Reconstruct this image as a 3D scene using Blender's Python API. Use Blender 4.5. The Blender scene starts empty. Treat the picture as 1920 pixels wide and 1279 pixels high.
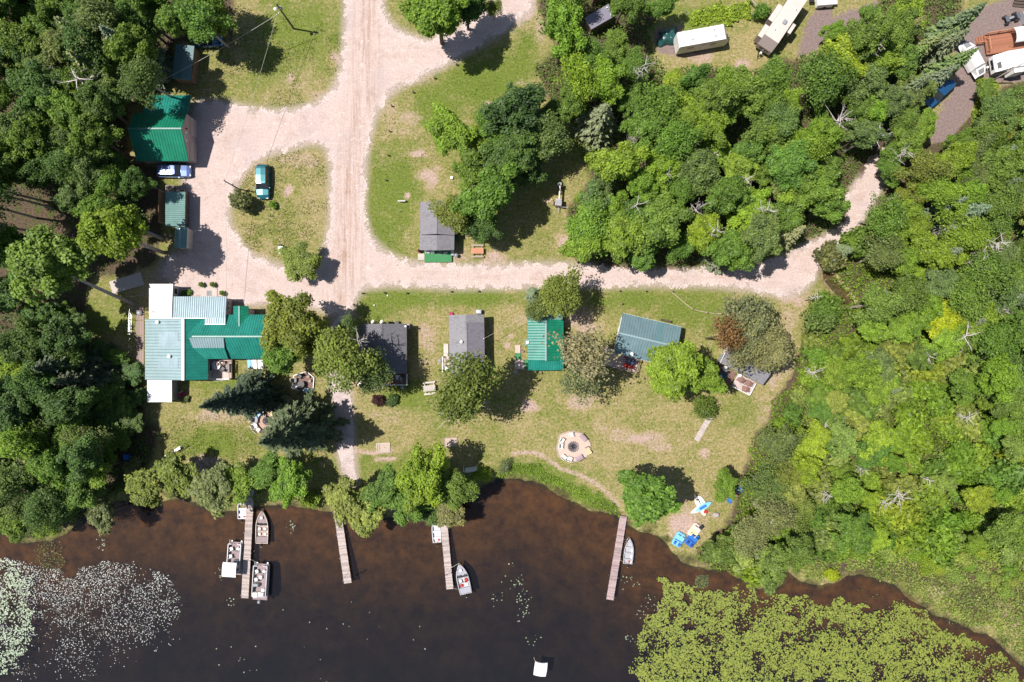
import bpy, math, random
import numpy as np
from mathutils import Vector, Matrix

# ------------------------------------------------------------------ scene, camera, light
scene = bpy.context.scene
S = 12.8          # photograph pixels (1920 wide) per metre on the ground
H = 100.0         # drone height
WATER = -0.5

cam_d = bpy.data.cameras.new('camera')
cam_d.sensor_width = 36.0
cam_d.lens = 24.0
cam_d.clip_start = 0.5
cam_d.clip_end = 6000
cam = bpy.data.objects.new('camera', cam_d)
scene.collection.objects.link(cam)
cam.location = (0, 0, H)
scene.camera = cam

SUN_EL = math.radians(64)
SUN_AZ = math.radians(170)      # towards the sun, counter-clockwise from +X (picture right)
world = bpy.data.worlds.new('World')
scene.world = world
world.use_nodes = True
wn = world.node_tree
bg = wn.nodes['Background']
sky = wn.nodes.new('ShaderNodeTexSky')
sky.sky_type = 'NISHITA'
sky.sun_disc = False
sky.sun_elevation = SUN_EL
sky.sun_rotation = math.radians(90) - SUN_AZ
wn.links.new(sky.outputs[0], bg.inputs[0])
bg.inputs[1].default_value = 0.07

sun_d = bpy.data.lights.new('sun', 'SUN')
sun_d.energy = 4.8
sun_d.angle = math.radians(0.5)
sun_d.color = (1.0, 0.94, 0.86)
sun = bpy.data.objects.new('sun', sun_d)
scene.collection.objects.link(sun)
to_sun = Vector((math.cos(SUN_AZ) * math.cos(SUN_EL), math.sin(SUN_AZ) * math.cos(SUN_EL), math.sin(SUN_EL)))
sun.rotation_euler = (-to_sun).to_track_quat('-Z', 'Y').to_euler()
sun.location = to_sun * 300

scene.view_settings.view_transform = 'Standard'
scene.view_settings.look = 'None'
scene.view_settings.exposure = 0.34
scene.view_settings.gamma = 1.0
scene.cycles.max_bounces = 6
scene.cycles.transparent_max_bounces = 12

C = scene.collection
rnd = random.Random(7)
nrg = np.random.default_rng(11)

# ------------------------------------------------------------------ coordinates
def P(u, v, z=0.0):
    k = (H - z) / H / S
    return Vector(((u - 960) * k, (639.5 - v) * k, z))

# ------------------------------------------------------------------ mesh builder
class MB:
    def __init__(self):
        self.v = []; self.f = []; self.m = []
    def add(self, vs, fs, mi=0):
        o = len(self.v)
        self.v.extend([tuple(p) for p in vs])
        for f in fs:
            self.f.append(tuple(i + o for i in f)); self.m.append(mi)
    def box(self, c, s, rz=0.0, mi=0, tilt=None):
        hx, hy, hz = s[0] / 2, s[1] / 2, s[2] / 2
        M = Matrix.Rotation(rz, 3, 'Z')
        if tilt is not None:
            M = M @ Matrix.Rotation(tilt[1], 3, tilt[0])
        vs = [M @ Vector((x, y, z)) + Vector(c) for x in (-hx, hx) for y in (-hy, hy) for z in (-hz, hz)]
        self.add(vs, [(0, 1, 3, 2), (4, 6, 7, 5), (0, 4, 5, 1), (2, 3, 7, 6), (0, 2, 6, 4), (1, 5, 7, 3)], mi)
        return self
    def rbox(self, c, s, r=0.05, rz=0.0, mi=0):
        """box with chamfered vertical and top edges"""
        hx, hy, hz = s[0] / 2, s[1] / 2, s[2] / 2
        r = min(r, hx * .9, hy * .9, hz * .9)
        M = Matrix.Rotation(rz, 3, 'Z')
        def ring(e, z):
            a, b = hx - e, hy - e
            return [(-a + r, -b, z), (a - r, -b, z), (a, -b + r, z), (a, b - r, z), (a - r, b, z), (-a + r, b, z), (-a, b - r, z), (-a, -b + r, z)]
        vs = ring(0, -hz) + ring(0, hz - r) + ring(r * .7, hz)
        vs = [M @ Vector(p) + Vector(c) for p in vs]
        fs = [tuple(range(7, -1, -1)), tuple(range(16, 24))]
        for k in (0, 8):
            for i in range(8):
                j = (i + 1) % 8
                fs.append((k + i, k + j, k + 8 + j, k + 8 + i))
        self.add(vs, fs, mi)
        return self
    def tube(self, pts, rad, n=6, mi=0, cap=True):
        pts = [Vector(p) for p in pts]
        if not hasattr(rad, '__len__'):
            rad = [rad] * len(pts)
        vs = []; fs = []
        for i, p in enumerate(pts):
            d = (pts[min(i + 1, len(pts) - 1)] - pts[max(i - 1, 0)])
            if d.length < 1e-6: d = Vector((0, 0, 1))
            d.normalize()
            a = d.orthogonal().normalized() if i == 0 else (a - d * a.dot(d)).normalized()
            b = d.cross(a)
            for k in range(n):
                t = 2 * math.pi * k / n
                vs.append(p + (a * math.cos(t) + b * math.sin(t)) * rad[i])
        for i in range(len(pts) - 1):
            for k in range(n):
                j = (k + 1) % n
                fs.append((i * n + k, i * n + j, (i + 1) * n + j, (i + 1) * n + k))
        if cap:
            fs.append(tuple(range(n - 1, -1, -1)))
            o = (len(pts) - 1) * n
            fs.append(tuple(range(o, o + n)))
        self.add(vs, fs, mi)
        return self
    def cyl(self, c, r, h, n=16, mi=0, r2=None):
        c = Vector(c)
        return self.tube([c, c + Vector((0, 0, h))], [r, r if r2 is None else r2], n, mi)
    def prism(self, pts, z0, z1, mi=0):
        n = len(pts)
        vs = [(p[0], p[1], z0) for p in pts] + [(p[0], p[1], z1) for p in pts]
        ar = sum(pts[i][0] * pts[(i + 1) % n][1] - pts[(i + 1) % n][0] * pts[i][1] for i in range(n))
        fs = [tuple(range(n - 1, -1, -1)), tuple(range(n, 2 * n))] + [(i, (i + 1) % n, n + (i + 1) % n, n + i) for i in range(n)]
        if ar < 0: fs = [tuple(reversed(f)) for f in fs]
        self.add(vs, fs, mi)
        return self
    def slab(self, pts, t, mi=0):
        """roof-like slab: top polygon given in 3-D, extruded down by t"""
        pts = [Vector(p) for p in pts]; n = len(pts)
        vs = pts + [p - Vector((0, 0, t)) for p in pts]
        fs = [tuple(range(n)), tuple(range(2 * n - 1, n - 1, -1))] + [((i + 1) % n, i, n + i, n + (i + 1) % n) for i in range(n)]
        self.add(vs, fs, mi)
        return self
    def ribs(self, a, b, c, d, sp=0.33, h=0.035, w=0.05, mi=0):
        """standing ribs on quad a-b (eave) c-d (ridge), each running from eave to ridge"""
        a, b, c, d = map(Vector, (a, b, c, d))
        n = max(2, int((b - a).length / sp))
        nrm = (b - a).cross(d - a).normalized()
        if nrm.z < 0: nrm = -nrm
        ex = (b - a).normalized()
        for i in range(n + 1):
            t = min(max(i / n, 0.006), 0.994)
            p = a.lerp(b, t); q = d.lerp(c, t)  # d above a, c above b
            vs = [p - ex * w, p + ex * w, p + nrm * h, q - ex * w, q + ex * w, q + nrm * h]
            vs = [x + nrm * 0.003 for x in vs]
            self.add(vs, [(0, 1, 2), (3, 5, 4), (0, 2, 5, 3), (2, 1, 4, 5)], mi)
        return self
    def build(self, name, mats, parent=None, loc=None, smooth=False):
        me = bpy.data.meshes.new(name)
        me.from_pydata(self.v, [], self.f)
        if not isinstance(mats, (list, tuple)): mats = [mats]
        for m in mats: me.materials.append(m)
        if len(mats) > 1: me.polygons.foreach_set('material_index', self.m)
        if smooth: me.polygons.foreach_set('use_smooth', [True] * len(me.polygons))
        me.update()
        o = bpy.data.objects.new(name, me)
        C.objects.link(o)
        if parent is not None: o.parent = parent
        if loc is not None: o.location = loc
        return o

def tag(o, label=None, cat=None, group=None, kind=None):
    if label: o['label'] = label
    if cat: o['category'] = cat
    if group: o['group'] = group
    if kind: o['kind'] = kind
    return o

def thing(name, label, cat, loc=(0, 0, 0), rz=0.0, group=None):
    o = bpy.data.objects.new(name, None)
    o.empty_display_size = 0.3
    C.objects.link(o)
    o.location = loc
    o.rotation_euler = (0, 0, rz)
    return tag(o, label, cat, group)

def dup(root, loc, rz, label=None, group=None, scale=None):
    r = root.copy(); C.objects.link(r)
    r.location = loc; r.rotation_euler = (0, 0, rz)
    if scale is not None: r.scale = scale
    if label: r['label'] = label
    if group: r['group'] = group
    for ch in list(root.children):
        c = ch.copy(); C.objects.link(c); c.parent = r
        for g in list(ch.children):
            d = g.copy(); C.objects.link(d); d.parent = c
    return r

# ------------------------------------------------------------------ materials
def N(nt, typ, ins=None, **attrs):
    n = nt.nodes.new(typ)
    for k, v in attrs.items(): setattr(n, k, v)
    for k, v in (ins or {}).items():
        s = n.inputs[k]
        if isinstance(v, bpy.types.NodeSocket): nt.links.new(v, s)
        else: s.default_value = v
    return n
def rgb(c): return (c[0], c[1], c[2], 1.0)
def mixc(nt, f, a, b, bt='MIX'):
    n = nt.nodes.new('ShaderNodeMixRGB'); n.blend_type = bt
    for k, v in ((0, f), (1, a), (2, b)):
        if isinstance(v, bpy.types.NodeSocket): nt.links.new(v, n.inputs[k])
        elif k == 0: n.inputs[0].default_value = v
        else: n.inputs[k].default_value = rgb(v)
    return n.outputs[0]
def math_(nt, op, a, b=0.0, clamp=False):
    n = nt.nodes.new('ShaderNodeMath'); n.operation = op; n.use_clamp = clamp
    for k, v in ((0, a), (1, b)):
        if isinstance(v, bpy.types.NodeSocket): nt.links.new(v, n.inputs[k])
        else: n.inputs[k].default_value = v
    return n.outputs[0]
def ramp(nt, x, a, b):
    n = N(nt, 'ShaderNodeMapRange', {0: x, 1: a, 2: b, 3: 0.0, 4: 1.0}); n.clamp = True
    return n.outputs[0]
def noise(nt, vec, scale, detail=4, rough=0.55, dist=0.0):
    return N(nt, 'ShaderNodeTexNoise', {'Vector': vec, 'Scale': scale, 'Detail': detail, 'Roughness': rough, 'Distortion': dist}).outputs[0]
def new_mat(name):
    m = bpy.data.materials.new(name); m.use_nodes = True
    nt = m.node_tree
    return m, nt, nt.nodes['Principled BSDF']
def attr(nt, name): return N(nt, 'ShaderNodeAttribute', attribute_name=name)
def opos(nt): return N(nt, 'ShaderNodeTexCoord').outputs['Object']
def gpos(nt): return N(nt, 'ShaderNodeNewGeometry').outputs['Position']
def scaled(nt, vec, s):
    return N(nt, 'ShaderNodeMapping', {'Vector': vec, 'Scale': s}).outputs[0]

MATS = {}
def pmat(name, col, rough=0.6, metal=0.0, var=0.25, scale=3.0, bump=0.0, bscale=20.0, spec=None, col2=None, coat=0.0, streak=None):
    """procedural material: a base colour broken up by noise wear"""
    if name in MATS: return MATS[name]
    m, nt, b = new_mat(name)
    v = gpos(nt)
    vv = scaled(nt, v, streak) if streak else v
    n1 = noise(nt, vv, scale, 5, 0.6)
    n2 = noise(nt, v, scale * 6.3, 3, 0.6)
    f = ramp(nt, math_(nt, 'ADD', math_(nt, 'MULTIPLY', n1, 0.7), math_(nt, 'MULTIPLY', n2, 0.3)), 0.3, 0.7)
    if metal or 'metal' in name or 'roof' in name:
        st = noise(nt, scaled(nt, v, (.9, .9, .9)), 0.55, 6, .72, .6)
        f = math_(nt, 'ADD', math_(nt, 'MULTIPLY', f, .55), math_(nt, 'MULTIPLY', ramp(nt, st, .36, .64), .45))
    lo = tuple(c * (1 - var) for c in col) if col2 is None else col2
    hi = tuple(min(1, c * (1 + var * 0.6)) for c in col) if col2 is None else col
    nt.links.new(mixc(nt, f, lo, hi), b.inputs['Base Color'])
    b.inputs['Roughness'].default_value = rough
    b.inputs['Metallic'].default_value = metal
    if spec is not None: b.inputs['Specular IOR Level'].default_value = spec
    if coat: b.inputs['Coat Weight'].default_value = coat; b.inputs['Coat Roughness'].default_value = 0.05
    if bump:
        bn = N(nt, 'ShaderNodeBump', {'Strength': bump, 'Distance': 0.03, 'Height': noise(nt, v, bscale, 4, 0.6)})
        nt.links.new(bn.outputs[0], b.inputs['Normal'])
    MATS[name] = m
    return m

def planks_mat(name, col, w=0.15, axis=0, var=0.35):
    """weathered boards: each board a slightly different tone"""
    if name in MATS: return MATS[name]
    m, nt, b = new_mat(name)
    v = opos(nt)
    sep = N(nt, 'ShaderNodeSeparateXYZ', {0: v})
    t = math_(nt, 'DIVIDE', sep.outputs[axis], w)
    fl = math_(nt, 'FLOOR', t)
    wn_ = N(nt, 'ShaderNodeTexWhiteNoise', {'W': fl}, noise_dimensions='1D').outputs[0]
    fr = math_(nt, 'FRACT', t)
    gap = math_(nt, 'LESS_THAN', fr, 0.10)
    n1 = noise(nt, v, 4.0, 5, 0.65)
    k = math_(nt, 'ADD', math_(nt, 'MULTIPLY', wn_, 0.6), math_(nt, 'MULTIPLY', n1, 0.5))
    c = mixc(nt, k, tuple(x * (1 - var) for x in col), tuple(min(1, x * (1 + var * .5)) for x in col))
    c = mixc(nt, math_(nt, 'MULTIPLY', gap, 0.8), c, tuple(x * .15 for x in col))
    nt.links.new(c, b.inputs['Base Color'])
    b.inputs['Roughness'].default_value = 0.75
    MATS[name] = m
    return m

def shingle_mat(name, col, bw=0.9, rh=0.14):
    if name in MATS: return MATS[name]
    m, nt, b = new_mat(name)
    v = opos(nt)
    br = N(nt, 'ShaderNodeTexBrick', {'Vector': v, 'Scale': 1.0, 'Brick Width': bw * .35, 'Row Height': rh, 'Mortar Size': 0.008,
            'Color1': rgb(tuple(c * .72 for c in col)), 'Color2': rgb(tuple(c * 1.2 for c in col)), 'Mortar': rgb(tuple(c * .4 for c in col))})
    n1 = noise(nt, v, 0.9, 5, 0.6)
    c = mixc(nt, ramp(nt, n1, 0.35, 0.7), br.outputs[0], col)
    c = mixc(nt, math_(nt, 'MULTIPLY', noise(nt, v, 30, 2), 0.35), c, tuple(x * .5 for x in col))
    nt.links.new(c, b.inputs['Base Color'])
    b.inputs['Roughness'].default_value = 0.85
    bn = N(nt, 'ShaderNodeBump', {'Strength': 0.4, 'Distance': 0.02, 'Height': br.outputs[1]})
    nt.links.new(bn.outputs[0], b.inputs['Normal'])
    MATS[name] = m
    return m

def leaf_mat(name, rough=0.5, transl=0.42):
    m, nt, b = new_mat(name)
    oi = N(nt, 'ShaderNodeObjectInfo')
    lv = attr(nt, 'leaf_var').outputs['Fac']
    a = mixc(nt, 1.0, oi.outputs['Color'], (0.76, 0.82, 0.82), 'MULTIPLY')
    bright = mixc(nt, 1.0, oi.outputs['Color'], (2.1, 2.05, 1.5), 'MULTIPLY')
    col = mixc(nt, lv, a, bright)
    nt.links.new(col, b.inputs['Base Color'])
    b.inputs['Roughness'].default_value = rough
    b.inputs['Specular IOR Level'].default_value = 0.35
    tr = N(nt, 'ShaderNodeBsdfTranslucent', {'Color': mixc(nt, 1.0, col, (1.0, 1.15, 0.5), 'MULTIPLY')})
    mx = N(nt, 'ShaderNodeMixShader', {0: transl, 1: b.outputs[0], 2: tr.outputs[0]})
    nt.links.new(mx.outputs[0], nt.nodes['Material Output'].inputs[0])
    return m
M_LEAF = leaf_mat('leaf')
M_NEEDLE = leaf_mat('needle', 0.55, 0.08)
M_BARK = pmat('bark', (0.14, 0.105, 0.08), 0.9, var=0.4, scale=5, bump=.6)
M_PALEBARK = pmat('pale_bark', (0.42, 0.37, 0.33), 0.8, var=0.35, scale=4)
M_DEADWOOD = pmat('dead_wood', (0.58, 0.53, 0.50), 0.85, var=0.3, scale=5)

# ------------------------------------------------------------------ numpy helpers
_lat = np.random.default_rng(3).random((256, 256))
def vnoise(x, y):
    xi = np.floor(x).astype(int); yi = np.floor(y).astype(int)
    fx = x - xi; fy = y - yi
    fx = fx * fx * (3 - 2 * fx); fy = fy * fy * (3 - 2 * fy)
    g = lambda a, b: _lat[a % 256, b % 256]
    return (g(xi, yi) * (1 - fx) + g(xi + 1, yi) * fx) * (1 - fy) + (g(xi, yi + 1) * (1 - fx) + g(xi + 1, yi + 1) * fx) * fy
def fbm(x, y, o=4):
    s = 0; a = 0.5; t = 0
    for _ in range(o):
        s = s + a * vnoise(x, y); t += a
        x = x * 2.03 + 17.1; y = y * 2.03 + 5.7; a *= 0.5
    return s / t
def world_poly(px): return np.array([P(u, v)[:2] for u, v in px])
def smooth_poly(px, it=2):
    a = np.array(px, float)
    for _ in range(it):
        b = np.roll(a, -1, 0)
        a = np.stack([a * .75 + b * .25, a * .25 + b * .75], 1).reshape(-1, 2)
    return a
def poly_sd(X, Y, poly):
    """signed distance, negative inside"""
    d = np.full(X.shape, 1e18); ins = np.zeros(X.shape, bool)
    n = len(poly)
    for i in range(n):
        ax, ay = poly[i]; bx, by = poly[(i + 1) % n]
        ex, ey = bx - ax, by - ay
        L = ex * ex + ey * ey + 1e-12
        t = np.clip(((X - ax) * ex + (Y - ay) * ey) / L, 0, 1)
        dx = X - ax - t * ex; dy = Y - ay - t * ey
        d = np.minimum(d, dx * dx + dy * dy)
        c = ((ay > Y) != (by > Y)) & (X < (bx - ax) * (Y - ay) / (by - ay + 1e-12) + ax)
        ins ^= c
    d = np.sqrt(d)
    return np.where(ins, -d, d)
def line_d(X, Y, pts):
    d = np.full(X.shape, 1e18)
    for i in range(len(pts) - 1):
        ax, ay = pts[i]; bx, by = pts[i + 1]
        ex, ey = bx - ax, by - ay
        t = np.clip(((X - ax) * ex + (Y - ay) * ey) / (ex * ex + ey * ey + 1e-12), 0, 1)
        d = np.minimum(d, (X - ax - t * ex) ** 2 + (Y - ay - t * ey) ** 2)
    return np.sqrt(d)
def in_poly(x, y, poly):
    return bool(poly_sd(np.array([x]), np.array([y]), poly)[0] < 0)

def np_mesh(name, verts, faces4, mats, attrs=None):
    """mesh of quads from numpy arrays"""
    me = bpy.data.meshes.new(name)
    nv = len(verts); nf = len(faces4)
    me.vertices.add(nv); me.vertices.foreach_set('co', np.ascontiguousarray(verts, dtype=np.float32).ravel())
    k = faces4.shape[1]
    me.loops.add(nf * k); me.loops.foreach_set('vertex_index', np.ascontiguousarray(faces4, dtype=np.int32).ravel())
    me.polygons.add(nf)
    me.polygons.foreach_set('loop_start', np.arange(0, nf * k, k, dtype=np.int32))
    me.polygons.foreach_set('loop_total', np.full(nf, k, dtype=np.int32))
    for a, (dom, arr) in (attrs or {}).items():
        at = me.attributes.new(a, 'FLOAT', dom); at.data.foreach_set('value', np.ascontiguousarray(arr, dtype=np.float32))
    for m in (mats if isinstance(mats, (list, tuple)) else [mats]): me.materials.append(m)
    me.update(calc_edges=True)
    return me
def link_mesh(name, me, parent=None, loc=None):
    o = bpy.data.objects.new(name, me); C.objects.link(o)
    if parent is not None: o.parent = parent
    if loc is not None: o.location = loc
    return o
# ------------------------------------------------------------------ map outlines (photograph pixels)
ROAD_OUT = [(650,-200),(650,0),(647,60),(643,120),(632,155),(612,185),(580,200),(530,210),(480,207),(440,198),(405,193),(372,190),
    (350,215),(345,300),(345,340),(350,400),(352,440),(352,470),(330,475),(305,492),(298,515),(320,535),(330,560),(400,557),(440,560),(470,572),(500,566),(560,568),(605,578),(630,592),
    (655,590),(664,565),(672,546),(690,537),(760,533),(830,538),(900,538),(960,537),(1050,535),(1130,535),(1200,533),(1280,533),(1340,535),(1400,541),(1440,547),(1470,556),(1490,552),
    (1512,540),(1530,512),(1545,487),(1556,470),(1575,456),(1597,432),(1622,406),(1642,372),(1662,336),(1684,305),(1700,280),(1660,262),(1625,305),(1608,332),(1592,360),(1588,390),(1578,420),(1550,443),(1505,460),(1462,488),(1400,503),(1340,507),
    (1280,508),(1200,505),(1100,498),(1000,497),(900,500),(850,500),(800,496),(755,492),(722,475),(697,450),(684,420),(680,390),(682,350),(685,300),(690,260),(697,235),(708,205),
    (725,180),(750,160),(790,143),(840,118),(880,95),(930,65),(985,32),(1003,10),(1000,-200),(930,-200),(932,0),(900,28),(862,52),(835,66),(805,80),(772,70),(742,56),(722,32),(713,0),(712,-200)]
ROAD_HOLE = [(436,370),(426,400),(432,430),(450,460),(480,485),(520,498),(545,506),(580,510),(600,496),(612,465),(620,420),(622,370),(622,330),(620,290),(605,268),(580,268),(540,278),(500,290),(470,305),(450,330)]
PATH = [(628,588),(656,590),(652,618),(644,650),(640,690),(655,725),(662,770),(664,830),(668,880),(672,912),(650,912),(641,880),(629,835),(628,770),(620,730),(612,690),(618,650)]
WATER_PX = [(-6000,1010),(-400,1000),(0,995),(40,1012),(90,1008),(130,985),(160,950),(200,934),(260,935),(330,928),(360,938),(420,955),(480,945),(540,940),(600,948),(650,958),(700,965),(800,965),(860,935),(900,908),
    (935,893),(960,890),(1000,897),(1040,913),(1080,936),(1110,950),(1150,957),(1172,975),(1200,990),(1225,992),(1245,1006),(1265,1026),(1282,1050),(1330,1064),(1370,1062),(1390,1080),(1420,1096),(1450,1100),(1466,1092),(1464,1068),(1480,1064),
    (1505,1085),(1545,1096),(1590,1072),(1620,1072),(1680,1092),(1712,1112),(1760,1150),(1820,1172),(1870,1192),(1925,1245),(2100,1330),(3000,1500),(8000,1900),(8000,9000),(-6000,9000)]
DIRT = [  # wheel-worn camp lanes and camper pads
    [(1800,72),(1850,20),(1960,-30),(2000,40),(1960,150),(1850,150),(1828,190),(1795,235),(1782,262),(1748,262),(1765,215),(1795,165),(1790,120)],
    [(1560,40),(1640,10),(1650,60),(1600,70),(1570,110),(1545,80),(1500,100),(1520,40),(1550,10)],
    [(1230,62),(1270,55),(1275,100),(1240,95)]]
LUSH_BANK = [(935,880),(960,868),(1010,872),(1060,900),(1110,922),(1150,945),(1165,975),(1150,962),(1108,952),(1078,938),(1040,916),(1000,898),(960,892),(935,895)]
FOREST = [
    [(-300,-300),(425,-300),(440,70),(400,75),(330,82),(322,150),(290,175),(240,180),(235,300),(300,312),(305,420),(290,510),(240,520),(180,515),(160,560),(165,640),(268,690),(268,790),(300,800),(285,860),(240,900),(200,935),(130,985),(60,1010),(-300,1000)],
    [(1050,85),(1000,40),(1010,-50),(1220,-50),(1225,60),(1235,135),(1320,125),(1400,140),(1440,110),(1530,110),(1560,60),(1640,10),(1700,-50),(1800,-40),(1800,60),(1760,110),(1735,160),(1720,250),(1650,300),(1590,345),(1585,420),(1500,455),(1400,500),(1150,502),(1105,490),(1075,450),(1065,390),(1110,340),(1095,300),(1100,250),(1035,200),(1005,130)],
    [(2300,100),(1920,130),(1830,210),(1745,265),(1700,300),(1650,370),(1610,440),(1560,475),(1552,510),(1600,560),(1530,590),(1480,690),(1400,830),(1385,900),(1370,970),(1310,1030),(1300,1050),(1420,1090),(1480,1060),(1700,1090),(1830,1160),(2300,1300)]]
DRY = [(785,288,17,9,1),(806,332,20,15,1),(765,367,6,5,1),(1393,122,16,10,1),(1310,103,30,14,.9),(1255,68,30,22,.8),(1290,105,70,30,.4),(1390,90,70,40,.35),(990,762,14,12,1),(1320,850,10,13,1),(927,480,16,13,1),(1060,458,14,20,1),(540,357,9,9,1),
    (400,780,45,14,.7),(460,785,30,12,.6),(385,865,32,11,1),(350,878,10,8,.9),(1160,815,30,14,.7),(1200,822,40,12,.9),(1240,838,30,10,.7),(1130,800,25,20,.5),(1290,830,60,30,.35),(1340,860,60,40,.35),(1180,880,60,35,.35),(1120,860,40,30,.35),
    (1090,755,30,18,.8),(730,780,40,18,.5),(800,790,50,14,.4),(790,690,18,30,.4),(805,640,16,40,.6),(795,625,10,20,.8),(958,630,7,7,1),(952,647,7,7,1),(975,600,25,20,.5),(930,610,20,30,.35),(960,580,30,20,.4),(1075,600,18,16,.9),(1100,610,25,25,.8),(830,720,16,12,.5),
    (870,478,12,14,.6),(908,492,8,7,1),(854,480,18,18,.7),(730,225,14,30,.5),(770,220,30,18,.6),(745,245,40,12,.5),(725,300,18,20,.35),(640,110,12,10,.8),(627,107,8,7,.9),(565,160,40,18,.5),(600,180,30,12,.6),(547,145,8,8,.8),(500,185,40,10,.4),
    (470,330,40,20,.5),(560,300,50,18,.6),(590,380,25,60,.4),(500,470,30,20,.45),(455,440,18,30,.4),(915,200,10,10,.9),(880,40,20,20,.6),(985,20,20,30,.7),(1010,50,14,30,.6),(1000,150,12,16,.4),(978,155,10,8,.6),(1480,600,16,30,.6),(1470,650,18,40,.7),(1450,700,18,40,.7),(1430,770,20,40,.5),(1400,840,30,40,.35),(1495,565,18,14,.8),(1480,560,16,10,.8),
    (1300,955,40,40,.55),(1285,985,34,26,1),(1320,940,20,20,.5),(1370,920,25,20,.3),(1205,965,60,20,.3),(650,720,24,50,.5),(700,760,20,18,.4),(610,680,20,30,.35),(1040,850,70,14,.25),(1410,715,30,10,.5),(1440,712,12,8,.8),(690,800,30,20,.25),(880,780,60,18,.3),(940,790,40,14,.4),(1000,800,60,16,.25),(1240,770,60,20,.3),(1175,740,14,8,.4),
    (770,150,30,10,.5),(730,205,16,14,.6),(790,155,20,8,.5),(290,530,40,30,.6),(270,560,12,40,.4),(340,545,20,12,.7),(1850,1080,20,18,.5),(1880,1140,25,25,.6),(1900,1165,25,15,.6),(1760,1110,20,12,.8),(1790,1105,20,10,.6),(490,780,30,20,.5)]
LUSH = [(900,160,70,40,1),(820,200,40,40,.8),(960,130,50,30,.7),(740,350,40,60,.8),(720,430,30,40,.7),(560,60,60,60,.6),(520,120,40,40,.5),(760,560,70,14,.9),(880,560,70,14,.9),(700,580,30,30,.7),(1280,580,50,30,.7),(1200,560,60,16,.8),(1330,590,40,30,.6),(400,830,60,24,.8),(720,870,60,20,.6),(760,740,40,30,.6),(820,790,20,20,.4),(880,720,20,40,.4),
    (1090,230,20,40,.8),(1110,280,20,30,.8),(990,80,20,24,.8),(980,110,20,30,.7),(1300,40,60,24,.8),(200,600,50,30,.5),(420,720,40,10,.6),(1000,890,80,14,.8),(1400,770,30,30,.4),(630,860,10,20,.3)]
PATH_THIN = [[(960,850),(1000,848),(1020,856),(1050,878),(1085,890),(1115,905),(1140,925),(1160,948)],[(735,845),(700,850),(668,846)],[(740,860),(705,862)]]

road_sd_poly = world_poly(smooth_poly(ROAD_OUT, 1)); hole_poly = world_poly(smooth_poly(ROAD_HOLE, 1))
path_poly = world_poly(smooth_poly(PATH, 1)); water_poly = world_poly(WATER_PX)
forest_polys = [world_poly(f) for f in FOREST]
def road_sd(X, Y):
    return np.maximum(poly_sd(X, Y, road_sd_poly), -poly_sd(X, Y, hole_poly))

# ------------------------------------------------------------------ ground sheet
def axis(lo, hi, st, far):
    a = np.arange(lo, hi + st / 2, st)
    out = []
    d = st; x = hi
    while x < far:
        d *= 1.35; x += d; out.append(x)
    o2 = []
    d = st; x = lo
    while x > -far:
        d *= 1.35; x -= d; o2.append(x)
    return np.concatenate([np.array(o2[::-1]), a, np.array(out)])
gx = axis(-82, 82, 0.4, 2500); gy = axis(-58, 58, 0.4, 2500)
GX, GY = np.meshgrid(gx, gy)
sh = poly_sd(GX, GY, water_poly)                        # + on land
shn = sh + (fbm(GX * .5, GY * .5) - .5) * 1.2
def land_z(s):
    z = np.where(s > 0, np.minimum(0, -0.42 + s * 0.30), -0.42 + s * 0.13)
    return np.maximum(z, -2.6)
DITCH = world_poly([(1546,500),(1556,520),(1572,540),(1588,556),(1598,578),(1602,600)])
dd = line_d(GX, GY, DITCH)
GZ = land_z(shn)
GZ = np.where((dd < 1.6) & (sh > 3), GZ - 0.75 * np.clip(1.4 - dd, 0, 1), GZ)
ny, nx = GX.shape
idx = np.arange(nx * ny).reshape(ny, nx)
faces = np.stack([idx[:-1, :-1], idx[:-1, 1:], idx[1:, 1:], idx[1:, :-1]], -1).reshape(-1, 4)
verts = np.stack([GX, GY, GZ], -1).reshape(-1, 3)
a_road = np.minimum(road_sd(GX, GY), poly_sd(GX, GY, path_poly) + .3)
def blobs(lst):
    o = np.zeros(GX.shape)
    for u, v, a, b, w in lst:
        p = P(u, v)
        wob = 1 + (fbm(GX * .9 + u, GY * .9 + v, 3) - .5) * 1.3
        r = np.sqrt(((GX - p.x) / (a / S)) ** 2 + ((GY - p.y) / (b / S)) ** 2) * wob
        o = np.maximum(o, w * np.clip(1.45 - r * .9, 0, 1))
    return o
a_dry = blobs(DRY)
for pl in DIRT:
    a_dry = np.maximum(a_dry, np.clip(.6 - poly_sd(GX, GY, world_poly(pl)) * .7, 0, 1))
a_dirt = np.zeros(GX.shape)
for pl in DIRT:
    a_dirt = np.maximum(a_dirt, np.clip(.7 - poly_sd(GX, GY, world_poly(pl)) * .6, 0, 1))
for ln in PATH_THIN:
    a_dry = np.maximum(a_dry, np.clip(1.25 - line_d(GX, GY, world_poly(ln)) * 2.2, 0, 1))
a_dry = np.maximum(a_dry, np.clip(.75 - np.abs(dd - .8) * .9, 0, .8))
a_lush = blobs(LUSH)
a_lush = np.maximum(a_lush, np.clip(.6 - poly_sd(GX, GY, world_poly(LUSH_BANK)) * 1.2, 0, 1))
a_for = np.zeros(GX.shape)
for fp in forest_polys:
    a_for = np.maximum(a_for, np.clip(.4 - poly_sd(GX, GY, fp) * .45, 0, 1))
a_for = np.where((np.abs(GX) > 82) | (GY > 58), np.where(sh > 4, 1, a_for), a_for)

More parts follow.
